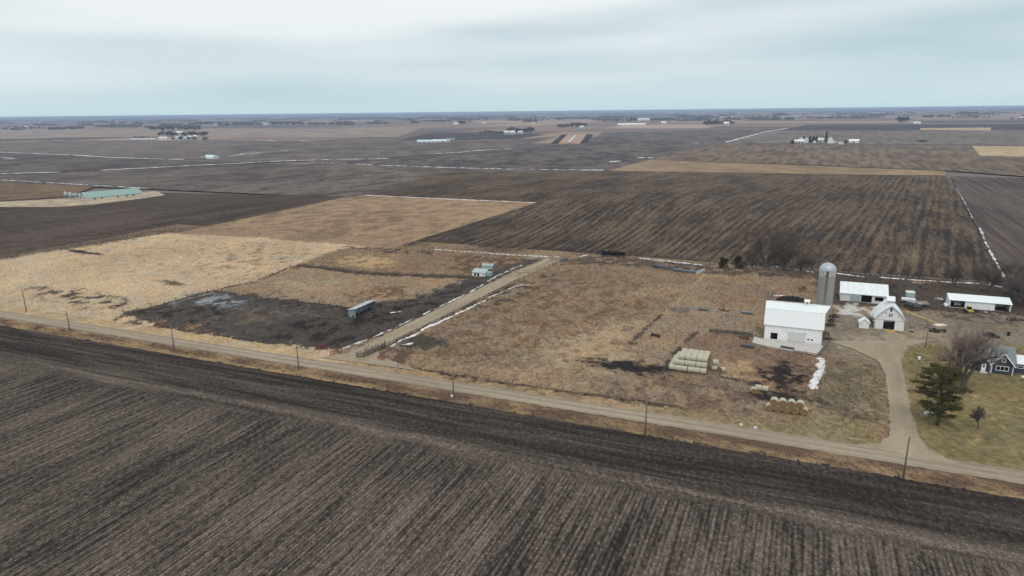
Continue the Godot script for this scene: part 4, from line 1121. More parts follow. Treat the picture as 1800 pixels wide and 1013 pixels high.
func silo() -> void:
	var o := thing("silo", Vector3(10.04, 0, -236.0), 0, "tall concrete stave silo with a domed metal roof behind the barn", "silo")
	var R := 2.50
	var H := 14.40
	var st := smooth_mb()
	lathe(st, [Vector2(R, -0.4), Vector2(R, H)], 40)
	build(st, "stave_wall", paint("stave concrete", 176, 171, 165, 0.95, tex.stave, 2.6), o)
	# hoops
	for k in 22:
		st = smooth_mb()
		var y := 0.6 + k * 0.66
		lathe(st, [Vector2(R, y - 0.03), Vector2(R + 0.035, y - 0.02), Vector2(R + 0.035, y + 0.02), Vector2(R, y + 0.03)], 40)
		build(st, "hoop", paint("rusty hoop", 112, 104, 98, 0.8), o)
	# the pale band of staves under the dome
	st = smooth_mb()
	for q in 20:
		var a := TAU * q / 20
		var r := Vector3(cos(a), 0, sin(a))
		var t := Vector3(-sin(a), 0, cos(a)) * 0.2
		var low := H - 1.0 - 0.5 * (q % 3)
		var p := r * (R + 0.012)
		quad(st, p - t + Vector3.UP * low, p - t + Vector3.UP * (H - 0.05), p + t + Vector3.UP * (H - 0.05), p + t + Vector3.UP * low)
	build(st, "whitewash", paint("lime wash", 224, 218, 206, 0.95), o)
	st = smooth_mb()
	var prof := []
	for k in 11:
		var a := PI * 0.5 * k / 10
		prof.append(Vector2((R + 0.12) * cos(a), H + 2.55 * sin(a)))
	prof.push_front(Vector2(R + 0.12, H - 0.12))
	lathe(st, prof, 40)
	var dome := build(st, "dome", paint("silo dome metal", 184, 194, 200, 0.45, tex.metal, 5.0, 0.25), o)
	st = mb()
	for q in 12:
		var a := TAU * q / 12
		for k in 6:
			var b0 := PI * 0.5 * k / 6
			var b1 := PI * 0.5 * (k + 1) / 6
			bar(st, Vector3(cos(a) * (R + 0.13) * cos(b0), H + 2.56 * sin(b0), sin(a) * (R + 0.13) * cos(b0)), Vector3(cos(a) * (R + 0.13) * cos(b1), H + 2.56 * sin(b1), sin(a) * (R + 0.13) * cos(b1)), 0.05)
	build(st, "seam", paint("silo dome metal", 184, 194, 200), dome)
	# chute down the south side
	st = smooth_mb()
	var ch := []
	for q in 9:
		var a := PI * q / 8
		ch.append(Vector2(cos(a) * 0.42, 0.55 * sin(a)))
	for k in ch.size() - 1:
		quad(st, Vector3(ch[k].x, -0.3, R - 0.06 + ch[k].y), Vector3(ch[k + 1].x, -0.3, R - 0.06 + ch[k + 1].y), Vector3(ch[k + 1].x, H + 0.35, R - 0.06 + ch[k + 1].y), Vector3(ch[k].x, H + 0.35, R - 0.06 + ch[k].y))
	for k in range(1, ch.size() - 2):
		tri(st, Vector3(ch[0].x, H + 0.35, R - 0.06 + ch[0].y), Vector3(ch[k + 1].x, H + 0.35, R - 0.06 + ch[k + 1].y), Vector3(ch[k].x, H + 0.35, R - 0.06 + ch[k].y))
	build(st, "chute", paint("chute metal", 148, 160, 168, 0.5, tex.metal, 3.0, 0.2), o)
	st = mb()
	for s in [-0.2, 0.2]: bar(st, Vector3(R + 0.25, 0, s), Vector3(R + 0.25, H + 0.8, s), 0.05)
	for k in 34: bar(st, Vector3(R + 0.25, 0.5 * k + 0.3, -0.2), Vector3(R + 0.25, 0.5 * k + 0.3, 0.2), 0.04)
	for k in 4: bar(st, Vector3(R - 0.05, 2.0 + 4.5 * k, 0), Vector3(R + 0.25, 2.0 + 4.5 * k, 0), 0.05)
	build(st, "ladder", paint("ladder steel", 120, 124, 126, 0.6), o)

func crib(trim: Material, roof: Material) -> void:
	var W := 7.7
	var D := 9.0
	var o := thing("corn_crib", Vector3(24.1, 0, -224.3), 0, "white arched roof corn crib with a large cupola and barn quilt", "barn")
	var white := paint("white crib boards", 240, 242, 243, 0.85, tex.metal, 3.0)
	shell(o, W, D, 3.45, white, [[2.2, 5.2, 0.12, 2.85]], [[2.2, 5.2, 0.12, 2.85]])
	dirt_floor(o, W, D)
	var prof := [Vector2(0.02, 3.45), Vector2(0.72, 4.5), Vector2(1.6, 5.55), Vector2(2.65, 6.55), Vector2(W / 2, 7.5), Vector2(W - 2.65, 6.55), Vector2(W - 1.6, 5.55), Vector2(W - 0.72, 4.5), Vector2(W - 0.02, 3.45)]
	var st0 := mb()
	var door_lo := Vector2(W / 2 - 0.25, 5.8)
	var door_hi := Vector2(W / 2 + 0.25, 6.85)
	for cut in [[Vector2(-1, 0), Vector2(door_lo.x, 9)], [Vector2(door_hi.x, 0), Vector2(W + 1, 9)], [Vector2(door_lo.x, 0), Vector2(door_hi.x, door_lo.y)], [Vector2(door_lo.x, door_hi.y), Vector2(door_hi.x, 9)]]:
		var a: Vector2 = cut[0]
		var c: Vector2 = cut[1]
		for piece in Geometry2D.intersect_polygons(L2(prof), L2([a, Vector2(c.x, a.y), c, Vector2(a.x, c.y)])):
			extrude(st0, piece, -0.15, 0.0)
	build(st0, "gable", white, o)
	gable(o, prof, -D, true, white)
	var edge := [Vector2(-0.32, 3.2)]
	for k in range(1, 8):
		var q: Vector2 = prof[k]
		edge.append(q + (q - Vector2(W / 2, 3.2)).normalized() * 0.12)
	edge.append(Vector2(W + 0.32, 3.2))
	for k in edge.size() - 1:
		var a: Vector2 = edge[k]
		var b: Vector2 = edge[k + 1]
		var st := mb()
		if a.y < b.y: slab(st, Vector3(a.x, a.y, -D - 0.3), Vector3(a.x, a.y, 0.3), Vector3(b.x, b.y, 0.3), Vector3(b.x, b.y, -D - 0.3), 0.06)
		else: slab(st, Vector3(b.x, b.y, -D - 0.3), Vector3(b.x, b.y, 0.3), Vector3(a.x, a.y, 0.3), Vector3(a.x, a.y, -D - 0.3), 0.06)
		build(st, "roof", roof, o)
	# dark line of the front rake
	var st := mb()
	for k in edge.size() - 1:
		bar(st, Vector3(edge[k].x, edge[k].y - 0.16, 0.29), Vector3(edge[k + 1].x, edge[k + 1].y - 0.16, 0.29), 0.05, 0.16)
	build(st, "rake_board", paint("grey rake", 150, 154, 156, 0.8), o)
	# cupola astride the ridge
	st = mb()
	box(st, Vector3(W / 2 - 0.95, 6.6, -6.0), Vector3(W / 2 + 0.95, 8.3, -3.4))
	var cup := build(st, "cupola", white, o)
	st = mb()
	slab(st, Vector3(W / 2 - 1.15, 8.2, -3.1), Vector3(W / 2 + 1.15, 8.2, -3.1), Vector3(W / 2 + 1.15, 9.35, -4.7), Vector3(W / 2 - 1.15, 9.35, -4.7), 0.07)
	slab(st, Vector3(W / 2 - 1.15, 8.2, -6.3), Vector3(W / 2 + 1.15, 8.2, -6.3), Vector3(W / 2 + 1.15, 9.35, -4.7), Vector3(W / 2 - 1.15, 9.35, -4.7), 0.07)
	build(st, "cupola_roof", roof, cup)
	for x in [W / 2 - 0.95, W / 2 + 0.85]:
		gable(cup, [Vector2(3.4, 8.3), Vector2(4.7, 9.25), Vector2(6.0, 8.3)], x, false, white, 0.1)
	st = mb()
	box(st, Vector3(W / 2 - 0.75, 7.3, -3.4), Vector3(W / 2 + 0.75, 8.0, -3.37))
	build(st, "louver", paint("grey louver", 176, 180, 182, 0.9), cup)
	# frame of the hay door near the peak
	st = mb()
	box(st, Vector3(W / 2 - 0.33, 5.72, 0.002), Vector3(W / 2 + 0.33, 5.8, 0.05))
	for x in [W / 2 - 0.33, W / 2 + 0.25]: box(st, Vector3(x, 5.8, 0.002), Vector3(x + 0.08, 6.88, 0.05))
	build(st, "door_frame", paint("grey rake", 150, 154, 156), o)
	# barn quilt: four dark squares round a pale cross on a white board
	st = mb()
	box(st, Vector3(W / 2 - 0.62, 4.05, 0.003), Vector3(W / 2 + 0.62, 5.25, 0.04))
	var quilt := build(st, "barn_quilt", trim, o)
	tag(quilt, "square sign with four dark blocks around a pale cross")
	for sx in [-1, 1]:
		for sy in [-1, 1]:
			st = mb()
			box(st, Vector3(W / 2 + sx * 0.29 - 0.22, 4.65 + sy * 0.28 - 0.21, 0.04), Vector3(W / 2 + sx * 0.29 + 0.22, 4.65 + sy * 0.28 + 0.21, 0.055))
			build(st, "block", paint("quilt dark", 74, 84, 78, 0.8), quilt)
	# bare boards where the paint has gone
	var worn := paint("bare boards", 118, 112, 106, 0.95)
	for p in [[1.9, 5.15, 0.5, 0.16], [2.35, 5.35, 0.42, 0.2], [2.6, 5.0, 0.3, 0.12], [1.3, 4.15, 0.4, 0.12], [5.6, 4.3, 0.5, 0.1], [6.0, 4.2, 0.22, 0.42], [2.7, 4.0, 0.34, 0.1], [0.5, 3.7, 0.42, 0.12]]:
		st = mb()
		extrude(st, L2([Vector2(p[0], p[1]), Vector2(p[0] + p[2] * 0.6, p[1] - p[3] * 0.4), Vector2(p[0] + p[2], p[1] + p[3] * 0.3), Vector2(p[0] + p[2] * 0.8, p[1] + p[3]), Vector2(p[0] + p[2] * 0.3, p[1] + p[3] * 0.7)]), 0.002, 0.008)
		build(st, "worn_patch", worn, o)
	# sliding door leaves either side of the drive-through
	for x in [0.25, 5.3]:
		st = mb()
		box(st, Vector3(x, 0.1, 0.004), Vector3(x + 1.9, 2.95, 0.08))
		build(st, "door_leaf", white, o)
	st = mb()
	box(st, Vector3(0.1, 3.0, 0.004), Vector3(W - 0.1, 3.1, 0.12))
	build(st, "door_track", paint("grey rake", 150, 154, 156), o)
	# spilled corn in the doorway
	st = smooth_mb()
	var r := RandomNumberGenerator.new()
	r.seed = 77
	lathe(st, [Vector2(1.5, -0.1), Vector2(1.2, 0.08), Vector2(0.7, 0.22), Vector2(0.2, 0.34), Vector2(0.0, 0.36)], 14)
	var corn := build(st, "corn_pile", paint("yellow corn", 205, 160, 92, 0.95, tex.gravel, 1.0))
	corn.position = Vector3(28.3, 0.08, -223.3)
	tag(corn, "small yellow corn pile before the crib doorway", "grain")
	# small shed beside it
	var s := thing("shed", Vector3(19.9, 0, -223.4), 0, "tiny white gabled shed left of the corn crib", "shed")
	shell(s, 2.6, 3.0, 1.9, white)
	gable(s, [Vector2(0, 1.9), Vector2(1.3, 2.95), Vector2(2.6, 1.9)], -0.15, true, white)
	gable(s, [Vector2(0, 1.9), Vector2(1.3, 2.95), Vector2(2.6, 1.9)], -3.0, true, white)
	roof_sheet(s, Vector3(-0.3, 1.72, -3.2), Vector3(-0.3, 1.72, 0.2), Vector3(1.3, 3.04, 0.2), Vector3(1.3, 3.04, -3.2), roof)
	roof_sheet(s, Vector3(2.9, 1.72, -3.2), Vector3(2.9, 1.72, 0.2), Vector3(1.3, 3.04, 0.2), Vector3(1.3, 3.04, -3.2), roof)
	st = mb()
	box(st, Vector3(0.85, 0.1, 0.003), Vector3(1.75, 1.75, 0.05))
	build(st, "door", trim, s)
	# leaning elevator
	var a := thing("grain_elevator", Vector3(43.2, 0, -234.0), 0, "long yellow grain elevator leaning against the corn crib", "elevator")
	st = mb()
	var foot := Vector3(0, 0.5, 0)
	var top := Vector3(-10.6, 5.0, 4.6)
	bar(st, foot, top, 0.5, 0.28)
	build(st, "trough", paint("faded yellow steel", 190, 164, 110, 0.7), a)
	st = mb()
	bar(st, foot.lerp(top, 0.05) + Vector3(0, 0.22, 0), top + Vector3(0, 0.22, 0), 0.08, 0.16)
	build(st, "chain_guard", paint("pale yellow steel", 205, 186, 140, 0.7), a)
	for f in [0.45, 0.93]:
		st = mb()
		var c := foot.lerp(top, f)
		bar(st, c + Vector3(0.4, 0, 0.8), Vector3(c.x + 0.4, -0.1, c.z + 0.8), 0.09)
		bar(st, c + Vector3(0.4, 0, 0.8), c, 0.09)
		build(st, "leg", paint("rust brown steel", 96, 76, 62, 0.8), a)
	st = mb()
	box(st, Vector3(-0.6, -0.1, -0.6), Vector3(0.9, 0.7, 0.6))
	build(st, "hopper", paint("faded yellow steel", 190, 164, 110), a)

func machine_shed(roof: Material) -> void:
	var W := 14.3
	var D := 9.6
	var o := thing("machine_shed", Vector3(15.8, 0, -255.0), 0, "white shed with a stained grey white roof behind the silo", "shed")
	var wood := paint("greying boards", 230, 230, 226, 0.95, tex.wear, 4.0)
	shell(o, W, D, 3.0, wood, [[6.4, 9.7, 0.12, 2.6], [10.6, 13.2, 0.9, 2.3]])
	dirt_floor(o, W, D)
	var prof := [Vector2(0, 3.0), Vector2(D / 2, 5.7), Vector2(D, 3.0)]
	gable(o, prof, 0, false, wood)
	gable(o, prof, W - 0.15, false, wood)
	var r := paint("stained roof", 240, 243, 245, 0.7, tex.wear, 9.0)
	roof_sheet(o, Vector3(-0.35, 2.82, 0.35), Vector3(W + 0.35, 2.82, 0.35), Vector3(W + 0.35, 5.85, -D / 2), Vector3(-0.35, 5.85, -D / 2), r)
	roof_sheet(o, Vector3(-0.35, 2.82, -D - 0.35), Vector3(W + 0.35, 2.82, -D - 0.35), Vector3(W + 0.35, 5.85, -D / 2), Vector3(-0.35, 5.85, -D / 2), r)
	var st := mb()
	box(st, Vector3(3.0, 0.1, 0.003), Vector3(6.2, 2.2, 0.07))
	build(st, "sliding_door", paint("blue grey door", 172, 180, 186, 0.8, tex.metal, 3.0), o)
	for x in [6.3, 9.8]:
		st = mb()
		box(st, Vector3(x - 0.1, -0.2, -0.06), Vector3(x + 0.1, 2.4, 0.05))
		build(st, "post", wood, o)
	st = mb()
	box(st, Vector3(10.5, 0.6, 0.003), Vector3(13.3, 0.7, 0.06))
	build(st, "sill", wood, o)

func open_shed(board: Material, roof: Material) -> void:
	var W := 17.1
	var D := 6.2
	var o := thing("machine_shed", Vector3(49.0, 0, -259.0), 0, "long low white shed with two dark open bays at right", "shed")
	shell(o, W, D, 2.6, board, [[0.25, 4.4, 0.1, 2.45], [12.7, 16.85, 0.1, 2.45]])
	dirt_floor(o, W, D)
	gable(o, [Vector2(0, 2.6), Vector2(D * 0.75, 3.6), Vector2(D, 2.6)], 0, false, board)
	gable(o, [Vector2(0, 2.6), Vector2(D * 0.75, 3.6), Vector2(D, 2.6)], W - 0.15, false, board)
	roof_sheet(o, Vector3(-0.3, 2.6, 0.35), Vector3(W + 0.3, 2.6, 0.35), Vector3(W + 0.3, 3.78, -D * 0.75), Vector3(-0.3, 3.78, -D * 0.75), roof)
	roof_sheet(o, Vector3(-0.3, 2.5, -D - 0.3), Vector3(W + 0.3, 2.5, -D - 0.3), Vector3(W + 0.3, 3.78, -D * 0.75), Vector3(-0.3, 3.78, -D * 0.75), roof)
	for x in [0.12, 16.98]:
		var st := mb()
		box(st, Vector3(x - 0.12, -0.2, 0.003), Vector3(x + 0.12, 2.4, 0.12))
		build(st, "post", board, o)
	for x in [4.42, 12.68]:
		var st := mb()
		box(st, Vector3(x - 0.07, 0.05, 0.003), Vector3(x + 0.07, 2.38, 0.1))
		build(st, "corner_board", paint("white trim", 232, 234, 234), o)
	truck()

func truck() -> void:
	var t := thing("pickup_truck", Vector3(51.6, 0.1, -261.6), 0, "white pickup truck parked in the left bay of the long shed", "truck")
	var white := paint("truck white", 226, 230, 232, 0.35)
	var st := mb()
	extrude(st, L2([Vector2(0, 0.45), Vector2(4.2, 0.45), Vector2(4.2, 1.05), Vector2(2.9, 1.1), Vector2(2.4, 1.7), Vector2(1.0, 1.72), Vector2(0.7, 1.15), Vector2(0, 1.05)]), -0.9, 0.9)
	var body := build(st, "body", white, t)
	body.rotation_degrees.y = -90
	body.position = Vector3(0, 0, -3.0)
	st = mb()
	box(st, Vector3(-0.7, 1.15, -0.42), Vector3(0.7, 1.6, -0.36))
	build(st, "windscreen", paint("window glass", 26, 30, 34, 0.12), t).position.z = 0.02
	for x in [-0.82, 0.82]:
		for z in [0.4, -2.2]:
			st = smooth_mb()
			lathe(st, [Vector2(0, -0.1), Vector2(0.34, -0.1), Vector2(0.36, 0), Vector2(0.34, 0.1), Vector2(0, 0.1)], 14)
			var wheel := build(st, "wheel", paint("tyre", 32, 32, 33, 0.95), t)
			wheel.rotation_degrees.z = 90
			wheel.position = Vector3(x, 0.36, z)
	for x in [-0.62, 0.62]:
		st = mb()
		box(st, Vector3(x - 0.14, 0.72, 1.2), Vector3(x + 0.14, 0.9, 1.225))
		build(st, "headlight", paint("lamp glass", 205, 210, 212, 0.2), t)
	st = mb()
	box(st, Vector3(-0.4, 0.6, 1.2), Vector3(0.4, 0.9, 1.22))
	build(st, "grille", paint("grey slats", 116, 118, 120), t)

func house(trim: Material) -> void:
	var o := thing("house", Vector3(43.4, 0, -196.4), 0, "small dark blue house with grey gabled roof and white trim", "house")
	var wallm := paint("dark blue siding", 66, 74, 85, 0.8, tex.metal, 1.2)
	var shingle := paint("grey shingles", 142, 150, 154, 0.95, tex.gravel, 1.6)
	var M := 9.7
	var D := 7.0
	shell(o, M, D, 2.75, wallm)
	var prof := [Vector2(0, 2.75), Vector2(D / 2, 5.9), Vector2(D, 2.75)]
	gable(o, prof, 0, false, wallm)
	gable(o, prof, M - 0.15, false, wallm)
	var st := mb()
	slab(st, Vector3(-0.35, 2.5, 0.4), Vector3(M + 0.35, 2.5, 0.4), Vector3(M + 0.35, 6.02, -D / 2), Vector3(-0.35, 6.02, -D / 2), 0.1)
	slab(st, Vector3(-0.35, 2.5, -D - 0.4), Vector3(M + 0.35, 2.5, -D - 0.4), Vector3(M + 0.35, 6.02, -D / 2), Vector3(-0.35, 6.02, -D / 2), 0.1)
	var roof := build(st, "roof", shingle, o)
	st = mb()
	box(st, Vector3(3.0, 5.2, -4.3), Vector3(3.6, 6.9, -3.7))
	build(st, "chimney", paint("dark brick", 74, 66, 62, 0.95), roof)
	# front gable bay
	var bx0 := 4.5
	var bx1 := 9.1
	var bay := Node3D.new()
	bay.name = "front_bay"
	o.add_child(bay)
	bay.position = Vector3(bx0, 0, 1.5)
	var w := bx1 - bx0
	st = mb()
	extrude(st, L2([Vector2(0, -0.3), Vector2(w, -0.3), Vector2(w, 2.6), Vector2(w / 2, 5.35), Vector2(0, 2.6)]), -1.48, 0.0)
	build(st, "wall", wallm, bay)
	st = mb()
	slab(st, Vector3(-0.35, 2.3, 0.35), Vector3(-0.35, 2.3, -3.6), Vector3(w / 2, 5.62, -3.6), Vector3(w / 2, 5.62, 0.35), 0.1)
	slab(st, Vector3(w + 0.35, 2.3, 0.35), Vector3(w + 0.35, 2.3, -3.6), Vector3(w / 2, 5.62, -3.6), Vector3(w / 2, 5.62, 0.35), 0.1)
	build(st, "gable_roof", shingle, bay)
	st = mb()
	bar(st, Vector3(-0.38, 2.2, 0.37), Vector3(w / 2, 5.5, 0.37), 0.06, 0.3)
	bar(st, Vector3(w + 0.38, 2.2, 0.37), Vector3(w / 2, 5.5, 0.37), 0.06, 0.3)
	build(st, "bargeboard", trim, bay)
	for x in [0.06, w - 0.06]:
		st = mb()
		box(st, Vector3(x - 0.09, -0.2, 0.003), Vector3(x + 0.09, 2.5, 0.07))
		build(st, "corner_board", trim, bay)
	window(o, Vector3(bx0 + w / 2, 1.55, 1.55), 2.5, 1.0, trim, 3)
	window(o, Vector3(bx0 + w / 2 + 0.05, 3.75, 1.55), 0.62, 0.85, trim, 1)
	window(o, Vector3(0.9, 1.6, 0.05), 0.7, 0.9, trim, 1)
	# entry
	var en := Node3D.new()
	en.name = "entry"
	o.add_child(en)
	en.position = Vector3(1.95, 0, 1.1)
	var ew := 2.4
	st = mb()
	extrude(st, L2([Vector2(0, -0.3), Vector2(ew, -0.3), Vector2(ew, 2.25), Vector2(ew / 2, 3.4), Vector2(0, 2.25)]), -1.08, 0.0)
	build(st, "wall", wallm, en)
	st = mb()
	slab(st, Vector3(-0.3, 2.0, 0.3), Vector3(-0.3, 2.0, -1.9), Vector3(ew / 2, 3.6, -1.9), Vector3(ew / 2, 3.6, 0.3), 0.09)
	slab(st, Vector3(ew + 0.3, 2.0, 0.3), Vector3(ew + 0.3, 2.0, -1.9), Vector3(ew / 2, 3.6, -1.9), Vector3(ew / 2, 3.6, 0.3), 0.09)
	build(st, "gable_roof", shingle, en)
	st = mb()
	bar(st, Vector3(-0.32, 1.95, 0.32), Vector3(ew / 2, 3.5, 0.32), 0.05, 0.2)
	bar(st, Vector3(ew + 0.32, 1.95, 0.32), Vector3(ew / 2, 3.5, 0.32), 0.05, 0.2)
	build(st, "bargeboard", trim, en)
	st = mb()
	box(st, Vector3(0.55, 0.15, 0.003), Vector3(1.5, 2.15, 0.07))
	var door := build(st, "door", trim, en)
	st = mb()
	box(st, Vector3(0.85, 1.2, 0.07), Vector3(1.2, 1.85, 0.085))
	build(st, "pane", paint("window glass", 26, 30, 34, 0.12), door)
	st = mb()
	box(st, Vector3(0.2, -0.2, 0.08), Vector3(1.9, 0.12, 1.2))
	build(st, "step", paint("concrete", 214, 206, 200), en)
	st = mb()
	box(st, Vector3(ew - 0.06, -0.1, 0.003), Vector3(ew + 0.06, 2.2, 0.09))
	build(st, "downspout", trim, en)
	# low wing with a white metal roof
	var wing := Node3D.new()
	wing.name = "wing"
	o.add_child(wing)
	wing.position = Vector3(M, 0, -0.6)
	st = mb()
	box(st, Vector3(0.002, -0.3, -5.5), Vector3(9.0, 2.6, 0))
	build(st, "wall", wallm, wing)
	st = mb()
	slab(st, Vector3(0.38, 2.62, 0.4), Vector3(9.3, 2.62, 0.4), Vector3(9.3, 4.1, -2.75), Vector3(0.38, 4.1, -2.75), 0.08)
	slab(st, Vector3(0.38, 2.62, -5.9), Vector3(9.3, 2.62, -5.9), Vector3(9.3, 4.1, -2.75), Vector3(0.38, 4.1, -2.75), 0.08)
	build(st, "metal_roof", paint("white roof metal", 236, 241, 243), wing)
	gable(wing, [Vector2(0, 2.6), Vector2(2.75, 4.0), Vector2(5.5, 2.6)], 0.02, false, wallm)
	window(o, Vector3(M + 1.3, 1.75, -0.55), 1.2, 0.45, trim, 1)

func wheel_part(o: Node3D, c: Vector3, r: float, w: float, turn := 0.0) -> void:
	var st := smooth_mb()
	lathe(st, [Vector2(r * 0.35, -w * 0.5), Vector2(r * 0.9, -w * 0.5), Vector2(r, -w * 0.3), Vector2(r, w * 0.3), Vector2(r * 0.9, w * 0.5), Vector2(r * 0.35, w * 0.5)], 16)
	var wh := build(st, "wheel", paint("tyre", 32, 32, 33, 0.95), o)
	wh.rotation_degrees = Vector3(0, turn, 90)
	wh.position = c
	st = smooth_mb()
	lathe(st, [Vector2(0, -w * 0.4), Vector2(r * 0.4, -w * 0.4), Vector2(r * 0.4, w * 0.4), Vector2(0, w * 0.4)], 12)
	build(st, "rim", paint("dusty rim", 150, 146, 140, 0.7), wh)

func wagon(where: Vector3, turn: float, label: String, col: Material, bw := 2.2, bl := 3.6, hopper := true) -> void:
	var o := thing("wagon", where, turn, label, "wagon", "old wagons about the yard")
	var st := mb()
	if hopper:
		for s in [-1, 1]:
			quad(st, Vector3(s * bw / 2, 2.2, -bl / 2), Vector3(s * bw / 2, 2.2, bl / 2), Vector3(s * 0.3, 0.9, bl * 0.3), Vector3(s * 0.3, 0.9, -bl * 0.3))
		for s in [-1, 1]:
			quad(st, Vector3(-bw / 2, 2.2, s * bl / 2), Vector3(bw / 2, 2.2, s * bl / 2), Vector3(0.3, 0.9, s * bl * 0.3), Vector3(-0.3, 0.9, s * bl * 0.3))
		box(st, Vector3(-0.3, 0.88, -bl * 0.3), Vector3(0.3, 0.94, bl * 0.3))
	else:
		box(st, Vector3(-bw / 2, 0.8, -bl / 2), Vector3(bw / 2, 0.95, bl / 2))
		for s in [-1, 1]: box(st, Vector3(s * bw / 2 - 0.04, 0.95, -bl / 2), Vector3(s * bw / 2 + 0.04, 1.5, bl / 2))
		box(st, Vector3(-bw / 2, 0.95, -bl / 2 - 0.04), Vector3(bw / 2, 1.5, -bl / 2 + 0.04))
	build(st, "box", col, o)
	st = mb()
	box(st, Vector3(-0.12, 0.5, -bl / 2), Vector3(0.12, 0.8, bl / 2))
	bar(st, Vector3(0, 0.5, bl / 2), Vector3(0, 0.25, bl / 2 + 1.6), 0.1)
	for z in [-bl * 0.33, bl * 0.33]: bar(st, Vector3(-bw * 0.42, 0.45, z), Vector3(bw * 0.42, 0.45, z), 0.12)
	build(st, "frame", paint("rust brown steel", 96, 76, 62, 0.8), o)
	for z in [-bl * 0.33, bl * 0.33]:
		for x in [-bw * 0.45, bw * 0.45]: wheel_part(o, Vector3(x, 0.45, z), 0.45, 0.24)

func yard_things(trim: Material) -> void:
	var grey := paint("galvanised", 168, 170, 170, 0.6, tex.metal, 2.0, 0.2)
	var rust := paint("rust brown steel", 96, 76, 62, 0.8)
	wagon(at(Vector2(37, -253.7)), 35, "grey hopper wagon in the row of old machinery", grey)
	wagon(at(Vector2(38.8, -252.2)), 70, "second grey hopper wagon beside the corn crib", grey, 2.0, 3.0)
	wagon(at(Vector2(40.7, -257.3)), 100, "flat pale wagon at the right of the machinery", paint("pale boards", 176, 168, 158, 0.95, tex.wear, 2.0), 2.2, 4.0, false)
	wagon(at(Vector2(37.2, -260.5)), 80, "flat white topped wagon behind the machinery", trim, 2.0, 4.2, false)
	wagon(at(Vector2(41.6, -228.1)), -60, "white wagon with dark wheels at the foot of the elevator", paint("cream box", 216, 206, 192, 0.8), 2.2, 3.4)
	implement(at(Vector2(37.6, -250.3)), 20, "low grey disc harrow among the old machinery")
	implement(at(Vector2(40, -228)), 80, "small dark implement left of the white wagon")
	implement(at(Vector2(11.6, -222.6)), 30, "dark scrap machinery beside the barn end")
	implement(at(Vector2(12.3, -227.3)), 80, "rusty frame lying behind the barn end")
	implement(at(Vector2(9.8, -213)), 10, "dark implement by the barn corner")
	implement(at(Vector2(13.2, -232.8)), 50, "small cart frame between the silo and the crib")
	# pale green box on skids
	var b := thing("feed_box", at(Vector2(37.1, -265.2)), 6, "pale green metal box standing behind the corn crib", "box")
	var st := mb()
	box(st, Vector3(0, 0.2, -2.0), Vector3(2.6, 2.3, 0))
	build(st, "body", paint("pale green metal", 176, 196, 194, 0.6, tex.metal, 2.0), b)
	st = mb()
	slab(st, Vector3(-0.1, 2.3, 0.1), Vector3(2.7, 2.3, 0.1), Vector3(2.7, 2.6, -2.1), Vector3(-0.1, 2.6, -2.1), 0.05)
	build(st, "lid", paint("pale green lid", 196, 212, 210, 0.6), b)
	st = mb()
	box(st, Vector3(0.9, 0.3, 0.0), Vector3(1.8, 1.1, 0.02))
	build(st, "hatch", paint("grey louver", 120, 124, 126, 0.9), b)
	for x in [0.2, 2.2]:
		st = mb()
		box(st, Vector3(x, -0.2, -2.1), Vector3(x + 0.2, 0.2, 0.1))
		build(st, "skid", rust, b)
	# white tank by the long shed
	tank(at(Vector2(47.9, -258.5)), 90, 1.5, 0.55, "white fuel tank at the left end of the long shed")
	tank(at(Vector2(29.7, -160.5)), 15, 1.3, 0.4, "small white tank under the pine")
	# yellow loader
	var l := thing("skid_loader", at(Vector2(53.9, -254.4)), 200, "yellow and black skid loader in front of the long shed", "loader")
	st = mb()
	extrude(st, L2([Vector2(-1.1, 0.35), Vector2(1.0, 0.35), Vector2(1.0, 0.9), Vector2(0.3, 1.0), Vector2(-1.1, 1.1)]), -0.6, 0.6)
	build(st, "body", paint("loader yellow", 186, 170, 84, 0.6), l).rotation_degrees.y = 90
	st = mb()
	box(st, Vector3(-0.5, 1.0, -0.3), Vector3(0.5, 1.95, 0.75))
	build(st, "cab", paint("window glass", 26, 30, 34, 0.12), l)
	st = mb()
	box(st, Vector3(-0.56, 1.95, -0.36), Vector3(0.56, 2.03, 0.82))
	build(st, "cab_roof", paint("loader yellow", 186, 170, 84), l)
	for x in [-0.72, 0.72]:
		st = mb()
		bar(st, Vector3(x, 1.3, 1.0), Vector3(x, 0.4, -1.4), 0.14)
		build(st, "arm", paint("loader yellow", 186, 170, 84), l)
		for z in [-0.55, 0.6]: wheel_part(l, Vector3(x * 1.05, 0.38, z), 0.38, 0.26)
	st = mb()
	extrude(st, L2([Vector2(-1.4, 0.1), Vector2(-2.1, 0.05), Vector2(-2.1, 0.12), Vector2(-1.5, 0.7)]), -0.85, 0.85)
	build(st, "bucket", paint("dark steel", 60, 58, 56, 0.7), l).rotation_degrees.y = 90
	# a parked car
	car()
	# odds and ends along the long shed
	scrap(at(Vector2(57.1, -256.3)), 1.6, 5, "dark scrap heap along the long shed wall", [44, 42, 42], 11)
	scrap(at(Vector2(58.3, -256.1)), 0.9, 4, "pale odds and ends before the long shed", [196, 188, 178], 12)
	scrap(at(Vector2(61.2, -255.1)), 1.1, 4, "tan boards before the right open bay", [176, 140, 112], 13)
	scrap(at(Vector2(45.8, -293.7)), 2.2, 7, "heap of tan broken boards by the north snow line", [186, 142, 112], 14)
	scrap(at(Vector2(43.6, -292)), 1.2, 5, "heap of grey boards beside the tan boards", [188, 180, 172], 15)
	scrap(at(Vector2(47.4, -269.1)), 1.5, 4, "pale sheet metal lying left of the long shed", [206, 204, 200], 16)
	scrap(at(Vector2(65.8, -249.6)), 2.4, 7, "dark brush pile at the right edge of the yard", [62, 54, 48], 17)
